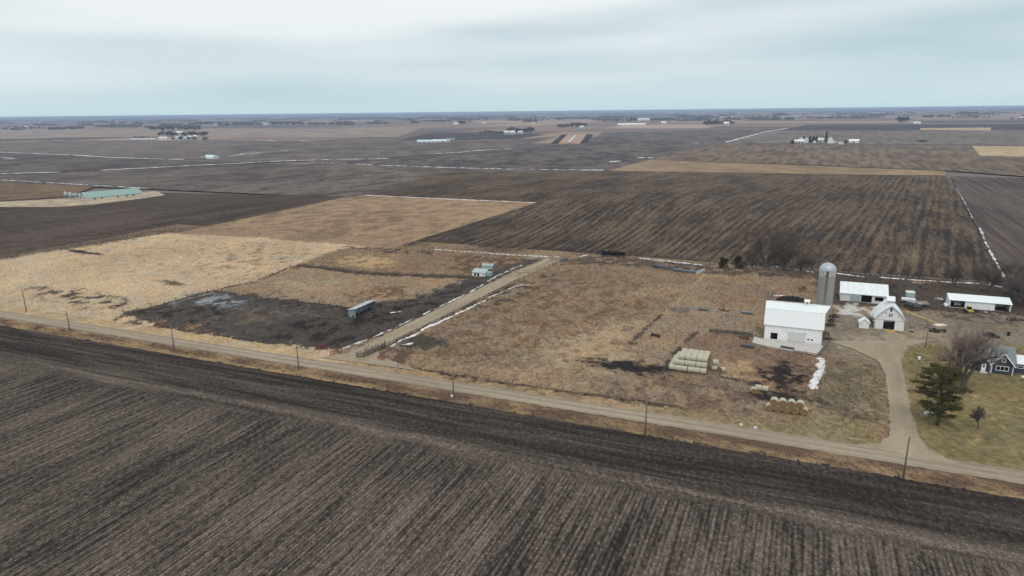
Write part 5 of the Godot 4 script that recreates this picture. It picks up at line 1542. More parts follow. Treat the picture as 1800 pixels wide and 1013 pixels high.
	scrap(at(Vector2(47.1, -247.7)), 2.4, 6, "grey brush heap in the middle of the yard", [112, 98, 92], 18)
	scrap(at(Vector2(10.3, -208.7)), 1.6, 7, "dark brush pile against the barn corner", [58, 54, 48], 19)
	scrap(at(Vector2(13.7, -244.9)), 1.2, 4, "white boards beside the silo foot", [210, 206, 200], 20)
	scrap(at(Vector2(34.9, -229)), 0.6, 3, "dark lump right of the corn crib", [48, 44, 42], 21)
	scrap(at(Vector2(34, -224.6)), 0.5, 3, "small dark lump nearer the drive", [54, 48, 44], 22)
	# barrel
	var br := thing("barrel", at(Vector2(59.5, -230.9)), 0, "dark burn barrel right of the parked car", "barrel")
	st = smooth_mb()
	lathe(st, [Vector2(0.42, -0.1), Vector2(0.44, 0.05), Vector2(0.42, 0.35), Vector2(0.44, 0.4), Vector2(0.42, 0.8), Vector2(0.44, 1.0), Vector2(0.38, 1.0), Vector2(0.38, 0.6), Vector2(0, 0.6)], 16)
	build(st, "drum", paint("sooty steel", 46, 40, 38, 0.8), br)
	st = mb()
	for k in 5: bar(st, Vector3(-0.2 + 0.1 * k, 0.55, 0.1 * (k % 3)), Vector3(0.1 - 0.07 * k, 1.15, -0.1 + 0.06 * k), 0.05)
	build(st, "ash", paint("charred sticks", 60, 50, 44, 0.95), br)
	# bird bath style post by the house
	var pb := thing("post_box", at(Vector2(53.7, -191.3)), 0, "pale box on a wooden post on the lawn before the wing", "post")
	st = mb()
	box(st, Vector3(-0.08, -0.3, -0.08), Vector3(0.08, 1.0, 0.08))
	build(st, "post", paint("old timber", 112, 104, 98), pb)
	st = mb()
	box(st, Vector3(-0.3, 1.0, -0.25), Vector3(0.3, 1.4, 0.25))
	build(st, "box", trim, pb)
	# silage heap with a weighted sheet behind the barn
	var h := thing("silage_heap", Vector3(0.5, 0, -250.0), 0, "low dark heap of silage behind the white barn", "heap")
	st = smooth_mb()
	var prev := []
	for i in 15:
		var row := []
		for j in 7:
			var u := (i / 14.0 - 0.5) * 2
			var v := (j / 6.0 - 0.5) * 2
			var y: float = -0.4 + 1.9 * (1 - u * u) * (1 - v * v) * (1.0 + 0.5 * nz.mid.get_noise_2d(i * 7.0, j * 9.0))
			row.append(Vector3(u * 6.0, y, v * 2.6))
		if i > 0:
			for j in 6: quad(st, prev[j], row[j], row[j + 1], prev[j + 1])
		prev = row
	build(st, "pile", paint("dark silage", 44, 38, 36, 0.95, tex.gravel, 2.0), h)

func implement(where: Vector3, turn: float, label: String) -> void:
	var o := thing("implement", where, turn, label, "implement", "old implements about the yard")
	var rust := paint("rust brown steel", 96, 76, 62, 0.8)
	var dark := paint("dark steel", 60, 58, 56, 0.7)
	var st := mb()
	for z in [-0.9, 0.9]: bar(st, Vector3(-1.5, 0.6, z), Vector3(1.5, 0.6, z), 0.12)
	for x in [-1.5, 0.0, 1.5]: bar(st, Vector3(x, 0.6, -0.9), Vector3(x, 0.6, 0.9), 0.12)
	bar(st, Vector3(0, 0.6, 0.9), Vector3(0, 0.3, 2.6), 0.12)
	build(st, "frame", rust, o)
	for z in [-0.6, 0.5]:
		for k in 6:
			st = smooth_mb()
			lathe(st, [Vector2(0, -0.02), Vector2(0.3, -0.01), Vector2(0.3, 0.01), Vector2(0, 0.02)], 12)
			var d := build(st, "disc", dark, o)
			d.rotation_degrees.z = 90
			d.rotation_degrees.y = 15
			d.position = Vector3(-1.3 + k * 0.52, 0.26, z)
	for x in [-0.4, 0.4]: wheel_part(o, Vector3(x, 0.4, 0.0), 0.4, 0.18)
	st = mb()
	bar(st, Vector3(-0.5, 0.6, -0.4), Vector3(0.2, 1.3, 0.0), 0.09)
	bar(st, Vector3(0.2, 1.3, 0.0), Vector3(0.4, 0.6, 0.8), 0.07)
	build(st, "lift_arm", dark, o)

func tank(where: Vector3, turn: float, length: float, r: float, label: String) -> void:
	var o := thing("fuel_tank", where, turn, label, "tank", "white tanks")
	var st := smooth_mb()
	var prof := []
	for k in 5: prof.append(Vector2(r * sin(PI * 0.5 * k / 4), -length / 2 - r * 0.6 * cos(PI * 0.5 * k / 4)))
	for k in 5: prof.append(Vector2(r * cos(PI * 0.5 * k / 4), length / 2 + r * 0.6 * sin(PI * 0.5 * k / 4)))
	lathe(st, prof, 18)
	var b := build(st, "vessel", paint("white trim", 232, 234, 234), o)
	b.rotation_degrees.z = 90
	b.position.y = r + 0.3
	for x in [-length * 0.3, length * 0.3]:
		st = mb()
		box(st, Vector3(x - 0.08, -0.3, -r * 0.7), Vector3(x + 0.08, 0.45, r * 0.7))
		build(st, "leg", paint("galvanised", 168, 170, 170), o)
	st = smooth_mb()
	lathe(st, [Vector2(0.16, 2 * r + 0.22), Vector2(0.16, 2 * r + 0.42), Vector2(0, 2 * r + 0.46)], 10)
	build(st, "valve_dome", paint("galvanised", 168, 170, 170), o)

func car() -> void:
	var o := thing("parked_car", at(Vector2(54.7, -228), 0.0), -25, "dark parked car with a pale reflecting roof behind the house", "car")
	var body := paint("black car paint", 30, 31, 33, 0.12)
	var st := mb()
	extrude(st, L2([Vector2(-2.2, 0.3), Vector2(2.2, 0.3), Vector2(2.25, 0.62), Vector2(2.1, 0.82), Vector2(1.1, 0.93), Vector2(-1.4, 0.95), Vector2(-2.2, 0.85)]), -0.86, 0.86)
	build(st, "body", body, o)
	st = mb()
	var b := [Vector3(-1.5, 0.93, -0.78), Vector3(1.15, 0.93, -0.78), Vector3(1.15, 0.93, 0.78), Vector3(-1.5, 0.93, 0.78)]
	var t := [Vector3(-0.95, 1.4, -0.6), Vector3(0.35, 1.4, -0.6), Vector3(0.35, 1.4, 0.6), Vector3(-0.95, 1.4, 0.6)]
	for k in 4:
		var n := (k + 1) % 4
		quad(st, b[k], b[n], t[n], t[k])
	build(st, "glasshouse", paint("window glass", 26, 30, 34, 0.12), o)
	st = mb()
	box(st, Vector3(-1.0, 1.4, -0.63), Vector3(0.4, 1.46, 0.63))
	build(st, "roof", body, o)
	for x in [-1.35, 1.35]:
		for z in [-0.8, 0.8]:
			st = smooth_mb()
			lathe(st, [Vector2(0, -0.1), Vector2(0.3, -0.1), Vector2(0.32, 0), Vector2(0.3, 0.1), Vector2(0, 0.1)], 14)
			var w := build(st, "wheel", paint("tyre", 32, 32, 33), o)
			w.rotation_degrees.x = 90
			w.position = Vector3(x, 0.31, z)
	for z in [-0.6, 0.6]:
		st = mb()
		box(st, Vector3(2.17, 0.58, z - 0.15), Vector3(2.25, 0.72, z + 0.15))
		build(st, "headlight", paint("lamp glass", 205, 210, 212, 0.2), o)

# a heap of boards, pipes and sticks
func scrap(where: Vector3, r: float, count: int, label: String, c: Array, sd: int) -> void:
	var o := thing("scrap_heap", where, 0, label, "scrap", "scrap heaps")
	var g := RandomNumberGenerator.new()
	g.seed = sd
	var m := paint("scrap %d %d %d" % c, c[0], c[1], c[2], 0.95)
	for k in count * 3:
		var st := mb()
		var p := Vector3(g.randf_range(-r, r), 0, g.randf_range(-r, r) * 0.7)
		var a := g.randf() * TAU
		var l := g.randf_range(0.4, 0.9) * r
		var d := Vector3(cos(a) * l, g.randf_range(0.0, 0.35) * r, sin(a) * l)
		bar(st, p - d * 0.5 + Vector3.UP * (0.02 + absf(d.y) * 0.5), p + d * 0.5 + Vector3.UP * (0.06 + absf(d.y) * 0.5), g.randf_range(0.1, 0.34), g.randf_range(0.05, 0.14))
		build(st, "board", m, o)

# ---------------------------------------------------------------- round bales
func bale_root(sz: float, width: float) -> Node3D:
	var o := Node3D.new()
	var wrap := paint("net wrap", 186, 181, 162, 0.9, tex.metal, 1.3)
	var hay := paint("hay", 150, 124, 88, 1.0, tex.gravel, 0.8)
	var st := smooth_mb()
	var r := sz * 0.5
	lathe(st, [Vector2(r * 0.94, -width / 2), Vector2(r, -width / 2 + 0.1), Vector2(r * 1.01, 0), Vector2(r, width / 2 - 0.1), Vector2(r * 0.94, width / 2)], 20)
	var b := build(st, "net_wrap", wrap, o)
	b.rotation_degrees.z = 90
	for s in [-1, 1]:
		st = smooth_mb()
		var y: float = s * width / 2
		lathe(st, [Vector2(0, y + s * 0.03), Vector2(r * 0.3, y - s * 0.02), Vector2(r * 0.6, y + s * 0.02), Vector2(r * 0.94, y)] if s < 0 else [Vector2(r * 0.94, y), Vector2(r * 0.6, y + s * 0.02), Vector2(r * 0.3, y - s * 0.02), Vector2(0, y + s * 0.03)], 20)
		var e := build(st, "hay_end", hay, o)
		e.rotation_degrees.z = 90
	return o

var bale_kinds := {}
func bale(where: Vector3, turn: float, label: String, group: String, sz := 1.5, width := 1.5) -> void:
	sz = snappedf(sz, 0.02)
	var key := "%s %s" % [sz, width]
	if not bale_kinds.has(key): bale_kinds[key] = bale_root(sz, width)
	var o: Node3D = bale_kinds[key].duplicate()
	o.name = numbered("round_bale")
	add_child(o)
	o.position = where
	o.rotation_degrees.y = turn
	o.rotate_object_local(Vector3.RIGHT, rng.randf() * TAU)
	tag(o, label, "hay bale", group)

var nth := ["first", "second", "third", "fourth", "fifth", "sixth", "seventh", "eighth", "ninth", "tenth", "eleventh", "twelfth", "thirteenth", "fourteenth", "fifteenth", "sixteenth", "seventeenth", "eighteenth", "nineteenth", "twentieth", "twenty-first", "twenty-second", "twenty-third", "twenty-fourth"]

func bales() -> void:
	var d := 1.5
	var rise := d * 0.866
	var tiers := ["bottom", "middle", "top"]
	var starts := [-27.5, -26.5, -25.3]
	var cols := [6, 6, 5]
	for tier in 3:
		var w: float = [1.56, 1.40, 1.46][tier]
		for row in 6 - tier:
			for c in cols[tier]:
				# inside the lower tiers nothing shows
				if tier < 2 and row > 0 and c > 0 and c < cols[tier] - 1: continue
				var x: float = starts[tier] + (c + 0.5) * w + rng.randf_range(-0.06, 0.06)
				var n := 168.2 + d * 0.5 * tier + row * d * 1.005 + rng.randf_range(-0.06, 0.06)
				bale(Vector3(x, 0.70 + tier * rise, -n), rng.randf_range(-4, 4), "%s tier bale of the big stack, %s row back, %s from the left" % [tiers[tier], nth[row], nth[c]], "big stack of round bales", d * rng.randf_range(0.97, 1.0), w - 0.05)
	# leaning against its right end
	bale(Vector3(-16.6, 0.72, -171.6), 8, "lower bale of the short pile right of the big stack", "", 1.5, 1.4)
	bale(Vector3(-16.5, 2.15, -171.7), 14, "upper bale of the short pile right of the big stack", "", 1.5, 1.4)
	bale(Vector3(-16.4, 0.72, -173.3), 4, "back bale of the short pile right of the big stack", "", 1.5, 1.4)
	bale(Vector3(-14.6, 0.6, -171.2), 60, "slumped bale lying apart right of the big stack", "", 1.35, 1.4)
	# pile facing the road
	for k in 5:
		bale(Vector3(-2.3 + 1.76 * k, 0.80, -151.2 - 0.1 * k), 90 + rng.randf_range(-4, 4), "bottom row bale of the pile facing the road, %s from the left" % nth[k], "pile of bales facing the road", 1.7, 1.6)
	for k in 4:
		bale(Vector3(-1.42 + 1.76 * k, 2.28, -151.2 - 0.1 * k), 90 + rng.randf_range(-4, 4), "top row bale of the pile facing the road, %s from the left" % nth[k], "pile of bales facing the road", 1.7, 1.6)
	# three loose ones in the pen
	var p1: Vector2 = Vector2(-6.2, -160)
	bale(at(p1, 0.68), 100, "loose round bale, nearest of the three in the pen", "", 1.45, 1.4)
	bale(at(p1 + Vector2(0.9, -2.0), 0.68), 5, "loose round bale in the middle of the three in the pen", "", 1.45, 1.4)
	bale(at(p1 + Vector2(2.5, -2.0), 0.68), -8, "loose round bale, farthest right of the three in the pen", "", 1.45, 1.4)

# ---------------------------------------------------------------- fences and gates
func fence(line: Array, label: String, step := 4.0, high := 1.25, col := [96, 86, 78], boards := 0, post_w := 0.14) -> void:
	var src := L2(line)
	var total := 0.0
	for k in src.size() - 1: total += src[k].distance_to(src[k + 1])
	var n := maxi(3, int(total / step) + 1)
	var pts := resample(src, n)
	var o := thing("fence", Vector3(pts[0].x, 0.001, pts[0].y), 0, label, "fence")
	var m := paint("fence wood %d %d %d" % col, col[0], col[1], col[2], 0.95)
	var pos := []
	for p in pts: pos.append(Vector3(p.x - pts[0].x, ground_relief(p.x, p.y), p.y - pts[0].y))
	for p in pos:
		var st := mb()
		var hh := high * rng.randf_range(0.85, 1.15)
		bar(st, p + Vector3(0, -0.2, 0), p + Vector3(rng.randf_range(-0.1, 0.1), hh, rng.randf_range(-0.1, 0.1)), post_w)
		build(st, "post", m, o)
	if boards > 0:
		for k in n - 1:
			for b in boards:
				var st := mb()
				var y: float = high * (0.25 + 0.7 * b / boards)
				bar(st, pos[k] + Vector3(0, y + rng.randf_range(-0.06, 0.06), 0.08), pos[k + 1] + Vector3(0, y + rng.randf_range(-0.06, 0.06), 0.08), 0.05, 0.2)
				build(st, "board", m, o)
	else:
		for b in 3:
			var st := mb()
			for k in n - 1:
				var y := high * (0.3 + 0.3 * b)
				bar(st, pos[k] + Vector3(0, y, 0.06), pos[k + 1] + Vector3(0, y, 0.06), 0.012)
			build(st, "wire", paint("fence wire", 120, 116, 112, 0.7), o)

func gate(a: Vector2, b: Vector2, label: String, col: Array, high := 1.3, rails := 5) -> void:
	var o := thing("gate", at(a, 0.001), 0, label, "gate")
	var m := paint("gate %d %d %d" % col, col[0], col[1], col[2], 0.6)
	var d := Vector3(b.x - a.x, 0, b.y - a.y)
	for k in rails:
		var st := mb()
		var y := 0.15 + (high - 0.15) * k / (rails - 1)
		bar(st, Vector3(0, y, 0), d + Vector3(0, y, 0), 0.07, 0.12)
		build(st, "rail", m, o)
	for f in [0.0, 0.33, 0.66, 1.0]:
		var st := mb()
		bar(st, d * f + Vector3(0, -0.1, 0), d * f + Vector3(0, high + 0.05, 0), 0.08)
		build(st, "upright", m, o)

func trough(a: Vector2, b: Vector2, w: float, high: float, label: String, col: Array, called := "feed_bunk") -> void:
	var p := a.lerp(b, 0.5)
	var length := a.distance_to(b)
	var turn := -rad_to_deg((b - a).angle())
	var o := thing(called, at(p), turn, label, "feeder")
	var m := paint("bunk %d %d %d" % col, col[0], col[1], col[2], 0.8, tex.metal, 2.0)
	var st := mb()
	for s in [-1, 1]:
		quad(st, Vector3(-length / 2, high, s * w / 2), Vector3(length / 2, high, s * w / 2), Vector3(length / 2, high * 0.35, s * w * 0.3), Vector3(-length / 2, high * 0.35, s * w * 0.3))
	for s in [-1, 1]:
		quad(st, Vector3(s * length / 2, high, -w / 2), Vector3(s * length / 2, high, w / 2), Vector3(s * length / 2, high * 0.35, w * 0.3), Vector3(s * length / 2, high * 0.35, -w * 0.3))
	box(st, Vector3(-length / 2, high * 0.3, -w * 0.3), Vector3(length / 2, high * 0.36, w * 0.3))
	build(st, "trough", m, o)
	st = mb()
	for s in [-1, 1]: bar(st, Vector3(-length / 2, high, s * w / 2), Vector3(length / 2, high, s * w / 2), 0.07)
	build(st, "rim", m, o)
	for k in 4:
		st = mb()
		var x := -length * 0.42 + length * 0.84 * k / 3
		bar(st, Vector3(x, -0.2, -w * 0.35), Vector3(x, high * 0.5, -w * 0.32), 0.09)
		bar(st, Vector3(x, -0.2, w * 0.35), Vector3(x, high * 0.5, w * 0.32), 0.09)
		build(st, "leg", paint("dark steel", 60, 58, 56), o)

func fences() -> void:
	fence([Vector2(-117.7, -149.3), Vector2(-113.3, -174.9), Vector2(-111.6, -199.8), Vector2(-110.2, -235.8)], "post fence between the lane and the dark cattle lot", 4.0)
	fence([Vector2(-110.6, -236.6), Vector2(-110.3, -260.1), Vector2(-106.3, -287.5)], "post fence beside the far end of the lane", 4.0)
	fence([Vector2(-105.8, -154.4), Vector2(-105.2, -168.9), Vector2(-103.2, -194.1), Vector2(-100, -238.6)], "wire fence along the right side of the lane", 3.5)
	fence([Vector2(-100.4, -239.4), Vector2(-95.8, -281)], "wire fence on the right near the lane end", 3.5)
	fence([Vector2(-208.6, -153.4), Vector2(-179.6, -147.6), Vector2(-145.5, -147.7), Vector2(-130, -149.3), Vector2(-118.9, -149.9)], "post fence along the road side of the cattle lot", 4.0)
	fence([Vector2(-209.2, -153.9), Vector2(-205.1, -170), Vector2(-204.2, -188.4), Vector2(-199.3, -205.7), Vector2(-203.3, -230.7)], "wire fence between tan pasture and cattle lot", 4.5, 1.2)
	fence([Vector2(-203.6, -187.8), Vector2(-181.4, -186.4), Vector2(-144.3, -187.5)], "wire fence on the far side of the cattle lot", 4.5)
	fence([Vector2(-203.3, -230.7), Vector2(-191.4, -235), Vector2(-166.8, -233.7), Vector2(-151.5, -236), Vector2(-115.6, -242.9)], "wire fence along the brushy ditch in the west pasture", 5.0)
	fence([Vector2(-162.5, -285.6), Vector2(-132.9, -286.1), Vector2(-103.6, -288.5)], "wire fence under the long snow line", 5.0)
	fence([Vector2(-95.4, -279.9), Vector2(-81.1, -298), Vector2(-64.6, -296.2), Vector2(-55.9, -289.4)], "wire fence on the north side of the middle pasture", 5.0)
	fence([Vector2(-92.8, -276), Vector2(-77.8, -286.3), Vector2(-61.1, -285.1), Vector2(-55, -285)], "dark fence with a brushy foot below the black feeder", 4.0)
	fence([Vector2(-33.9, -280.5), Vector2(-36.8, -234.2), Vector2(-38.5, -217.3), Vector2(-39.9, -201.7), Vector2(-41.4, -183.4)], "fence running down from the blue panels to the pasture", 4.0, 1.3)
	fence([Vector2(-33.2, -280.7), Vector2(-20, -282.4), Vector2(-7.3, -287.1)], "low fence right of the blue panels", 5.0)
	fence([Vector2(-41.3, -183.5), Vector2(-34.4, -183), Vector2(-27, -181.8)], "short fence above the big bale stack", 4.0)
	fence([Vector2(-25, -202), Vector2(-26.7, -192.3), Vector2(-27.9, -182.5), Vector2(-28.8, -171.8), Vector2(-27.9, -160.3)], "fence left of the big bale stack", 4.0)
	fence([Vector2(-21.8, -202.6), Vector2(-15.6, -203.3), Vector2(-9.6, -203.3)], "dark plank fence left of the barn apron", 2.4, 1.5, [74, 72, 72], 4)
	fence([Vector2(7.9, -191.5), Vector2(10.2, -200.2), Vector2(11.5, -207)], "plank fence at the barn corner", 2.4, 1.3, [112, 104, 98], 3)
	fence([Vector2(10.6, -193.5), Vector2(9.5, -180.2), Vector2(8.5, -166.2)], "pale plank fence beside the snow drift", 2.4, 1.3, [150, 138, 126], 3)
	fence([Vector2(-14.9, -168.2), Vector2(-10, -167.2), Vector2(-7.3, -166), Vector2(-3.9, -163.5)], "low broken fence right of the big bale stack", 3.0, 1.1)
	fence([Vector2(1.9, -193.5), Vector2(5.5, -193), Vector2(7.9, -192)], "rail fence on the edge of the apron", 2.4, 1.1, [128, 108, 100], 2)
	fence([Vector2(-94.1, -144.2), Vector2(-77.3, -144.3), Vector2(-46.9, -144.4), Vector2(-28.9, -145.5)], "sparse wire fence along the roadside ditch", 6.0, 1.1)
	fence([Vector2(-36.2, -297.8), Vector2(-19.3, -300.4), Vector2(5.3, -302.6), Vector2(34.3, -299.4), Vector2(73.1, -299.2)], "wire fence under the trees on the north line", 6.0)
	fence([Vector2(74, -303.3), Vector2(85.2, -389.5), Vector2(102.2, -533.3), Vector2(127.6, -767.8)], "wire fence along the right edge of the stubble field", 12.0, 1.3)
	# board windbreak by the lane mouth
	var src := resample(L2([Vector2(-108.6, -145.9), Vector2(-106.6, -146.7), Vector2(-106, -151.3), Vector2(-105.7, -156)]), 42)
	var o := thing("picket_windbreak", at(src[0], 0.001), 0, "dark windbreak of tall uneven pickets at the lane mouth", "fence")
	for k in src.size():
		var st := mb()
		var p := Vector3(src[k].x - src[0].x, 0, src[k].y - src[0].y)
		var h := rng.randf_range(1.3, 2.3)
		bar(st, p + Vector3(0, -0.4, 0), p + Vector3(rng.randf_range(-0.06, 0.06), h, 0.0), rng.randf_range(0.14, 0.26), 0.06)
		build(st, "picket", paint("picket %d" % (k % 3), [78, 92, 110][k % 3], [74, 86, 100][k % 3], [72, 80, 90][k % 3], 0.95), o)
	for y in [0.5, 1.1]:
		var st := mb()
		for k in range(0, src.size() - 6, 6):
			bar(st, Vector3(src[k].x - src[0].x, y, src[k].y - src[0].y + 0.08), Vector3(src[k + 6].x - src[0].x, y, src[k + 6].y - src[0].y + 0.08), 0.06, 0.12)
		build(st, "rail", paint("old timber", 112, 104, 98), o)
	gate(Vector2(-116.4, -144.8), Vector2(-115.1, -148.3), "red pipe gate at the left of the lane mouth", [132, 62, 56])
	gate(Vector2(-123.8, -148), Vector2(-120.2, -148.3), "red gate panel on the cattle lot fence", [104, 50, 50], 1.2)
	gate(Vector2(-102.6, -147.3), Vector2(-100.1, -146.8), "red gate leaning right of the picket windbreak", [140, 72, 64], 1.0)
	gate(Vector2(-36.4, -277.4), Vector2(-34, -284.8), "pale metal gate at the end of the blue panels", [196, 210, 220], 1.3, 7)
	trough(Vector2(-55.2, -286.1), Vector2(-49, -283.8), 1.6, 1.1, "blue feed bunk, left of the two on the north fence", [112, 128, 142])
	trough(Vector2(-46.7, -281.2), Vector2(-37.1, -279.3), 1.4, 1.0, "long blue grey feed bunk on the north fence", [128, 146, 158])
	trough(Vector2(-14.7, -227), Vector2(-11, -227), 1.4, 0.8, "grey feed bunk near the barn's west end", [146, 152, 156])
	trough(Vector2(-28.1, -226.2), Vector2(-24.9, -226), 1.4, 0.8, "grey green trough in the west pen", [138, 146, 142])
	trough(Vector2(-11.8, -193.3), Vector2(-8.3, -193.1), 1.2, 0.9, "blue grey bunk at the end of the apron", [116, 122, 132])
	trough(Vector2(-1.5, -195.7), Vector2(2, -195.1), 0.9, 0.7, "dark water trough standing on the apron", [88, 88, 86])
	trough(Vector2(-82.2, -300.3), Vector2(-71.6, -301.5), 2.6, 2.0, "large black hay feeder on the north fence line", [38, 38, 37], "hay_feeder")
	trough(Vector2(-96.1, -283.4), Vector2(-93.9, -285.5), 1.6, 1.2, "blue grey wagon box at the lane end", [122, 138, 150])
	trough(Vector2(-37.4, -193.8), Vector2(-34.7, -193.1), 1.0, 0.7, "small dark bunk in the west pen", [70, 68, 66])

# ---------------------------------------------------------------- poles
func poles() -> void:
	var spots := [[Vector2(-242.5, -142.7), 7.8, "farthest left utility pole by the road"], [Vector2(-208.3, -134.2), 6.0, "short pole, second from the left, in front of the road"], [Vector2(-161.1, -132.1), 7.0, "utility pole before the cattle lot corner"], [Vector2(-117.5, -132.9), 7.2, "utility pole left of the lane mouth"], [Vector2(-71.3, -132), 6.8, "utility pole right of the lane mouth"], [Vector2(-25.3, -129.2), 7.4, "utility pole before the middle pasture"], [Vector2(21.5, -129.2), 8.4, "nearest utility pole in front of the driveway"]]
	for s in spots:
		var p: Vector2 = s[0]
		var o := thing("utility_pole", Vector3(p.x, -0.1, p.y), rng.randf_range(-10, 10), s[2], "pole", "utility poles along the road")
		var st := smooth_mb()
		tube(st, [Vector3(0, -0.5, 0), Vector3(0.02, s[1] * 0.5, 0), Vector3(0.06, s[1], 0)], [0.17, 0.145, 0.115], 10)
		build(st, "pole", paint("grey pole wood", 122, 114, 106, 0.95, tex.stave, 1.0), o)
		st = smooth_mb()
		lathe(st, [Vector2(0.07, s[1]), Vector2(0.09, s[1] + 0.08), Vector2(0.05, s[1] + 0.2), Vector2(0, s[1] + 0.22)], 8, Vector3(0.06, 0, 0))
		build(st, "insulator", paint("porcelain", 150, 150, 150, 0.4), o)
		st = mb()
		bar(st, Vector3(0.06, s[1] - 0.7, 0), Vector3(0.06, s[1] - 0.7, 0.45), 0.07)
		build(st, "bracket", paint("dark steel", 60, 58, 56), o)
	# yard poles
	for s in [[Vector2(35.7, -210.1), 6.2, "yard lamp pole at the edge of the turning circle"], [Vector2(30.1, -182.9), 5.4, "bird house pole on the lawn left of the pine"]]:
		var p: Vector2 = s[0]
		var o := thing("yard_pole", at(p), 0, s[2], "pole")
		var st := smooth_mb()
		tube(st, [Vector3(0, -0.5, 0), Vector3(0.0, s[1], 0)], [0.13, 0.09], 9)
		build(st, "pole", paint("grey pole wood", 122, 114, 106), o)
		st = mb()
		if s[1] > 6.0:
			bar(st, Vector3(-0.9, s[1] - 0.2, 0), Vector3(0.9, s[1] - 0.2, 0), 0.12)
			build(st, "crossarm", paint("old timber", 112, 104, 98), o)
			st = smooth_mb()
			lathe(st, [Vector2(0.06, s[1] - 0.35), Vector2(0.2, s[1] - 0.5), Vector2(0.16, s[1] - 0.62), Vector2(0, s[1] - 0.66)], 10, Vector3(0.85, 0, 0.1))
			build(st, "lamp_head", paint("galvanised", 168, 170, 170), o)
		else:
			box(st, Vector3(-0.24, s[1], -0.2), Vector3(0.24, s[1] + 0.55, 0.2))
			build(st, "bird_house", paint("white trim", 232, 234, 234), o)
			st = mb()
			slab(st, Vector3(-0.3, s[1] + 0.52, 0.28), Vector3(0.3, s[1] + 0.52, 0.28), Vector3(0.3, s[1] + 0.75, 0), Vector3(-0.3, s[1] + 0.75, 0), 0.04)
			slab(st, Vector3(-0.3, s[1] + 0.52, -0.28), Vector3(0.3, s[1] + 0.52, -0.28), Vector3(0.3, s[1] + 0.75, 0), Vector3(-0.3, s[1] + 0.75, 0), 0.04)
			build(st, "bird_house_roof", paint("white trim", 232, 234, 234), o)
	# a lone post in the pen and one in the lot
	for s in [[Vector2(-29.4, -189.1), 4.6, "tall thin pole standing above the big bale stack"], [Vector2(-129.3, -203.5), 5.0, "thin pole among the boards right of the cattle shed"]]:
		var o := thing("pole", at(s[0]), 0, s[2], "pole")
		var st := smooth_mb()
		tube(st, [Vector3(0, -0.4, 0), Vector3(0.05, s[1], 0)], [0.11, 0.08], 8)
		build(st, "shaft", paint("grey pole wood", 122, 114, 106), o)
		st = mb()
		bar(st, Vector3(-0.3, s[1] - 0.3, 0), Vector3(0.35, s[1] - 0.3, 0), 0.07)
		build(st, "crossarm", paint("old timber", 112, 104, 98), o)

# ---------------------------------------------------------------- trees
var limb_st: SurfaceTool
var twig_st: SurfaceTool
func grow(a: Vector3, d: Vector3, length: float, r: float, level: int, last: int, g: RandomNumberGenerator, tw: float) -> void:
	var pts := [a]
	var rad := [r]
	var p := a
	var dir := d
	var segs := 3
	for k in segs:
		dir = (dir + Vector3(g.randf_range(-1, 1), g.randf_range(-0.2, 0.55), g.randf_range(-1, 1)) * 0.22).normalized()
		p += dir * length / segs
		pts.append(p)
		rad.append(r * (1.0 - 0.5 * (k + 1) / segs))
	if level >= last - 1 and level > 0:
		sliver(twig_st, pts[0], pts[3], maxf(r * 1.6, tw))
		sliver(twig_st, pts[1], pts[3] + Vector3(g.randf_range(-1, 1), g.randf(), g.randf_range(-1, 1)) * length * 0.35, tw)
	else:
		tube(limb_st, pts, rad, 7 if level == 0 else 5, false)
	if level >= last: return
	var kids := g.randi_range(4, 6) if level > 0 else g.randi_range(5, 7)
	for k in kids:
		var f := g.randf_range(0.35, 1.0) if level > 0 else g.randf_range(0.45, 1.0)
		var i := mini(int(f * segs), segs - 1)
		var at_: Vector3 = pts[i].lerp(pts[i + 1], f * segs - i)
		var a2 := g.randf() * TAU
		var side := dir.cross(Vector3.UP if absf(dir.y) < 0.9 else Vector3.RIGHT).normalized().rotated(dir, a2)
		var open := g.randf_range(0.45, 0.95)
		grow(at_, (dir * (1.0 - open * 0.4) + side * open + Vector3.UP * 0.15).normalized(), length * g.randf_range(0.52, 0.78), r * 0.48, level + 1, last, g, tw)

func sliver(st: SurfaceTool, a: Vector3, b: Vector3, w: float) -> void:
	var d := (b - a).normalized()
	var s := d.cross(Vector3(0.31, 0.77, 0.55)).normalized() * w * 0.5
	var u := d.cross(s).normalized() * w * 0.5
	tri(st, a - s, b, a + s)
	tri(st, a - u, b, a + u)

var tree_kinds := {}
# a leafless tree of about the height 1: trunk with limbs, and a crown of twigs
func bare_kind(key: String, sd: int, last: int, stem: float, tw: float, rad: float, stems := 1) -> Array:
	if tree_kinds.has(key): return tree_kinds[key]
	var g := RandomNumberGenerator.new()
	g.seed = sd
	limb_st = smooth_mb()
	twig_st = mb()
	if stems <= 1: grow(Vector3(0, -0.03, 0), Vector3.UP, stem, rad, 0, last, g, tw)
	else:
		tube(limb_st, [Vector3(0, -0.03, 0), Vector3(0, 0.05, 0), Vector3(0, 0.1, 0)], [rad * 1.7, rad * 1.35, rad * 1.2], 9, false)
		for k in stems:
			var a := TAU * k / stems + g.randf_range(-0.4, 0.4)
			grow(Vector3(cos(a) * 0.012, 0.07, sin(a) * 0.012), Vector3(cos(a) * 0.42, 1.0, sin(a) * 0.42).normalized(), stem, rad * 0.8, 0, last, g, tw)
	limb_st.generate_normals()
	twig_st.generate_normals()
	var t := limb_st.commit()
	var c := twig_st.commit()
	var box_ := t.get_aabb().merge(c.get_aabb())
	tree_kinds[key] = [t, c, box_.end.y]
	return tree_kinds[key]

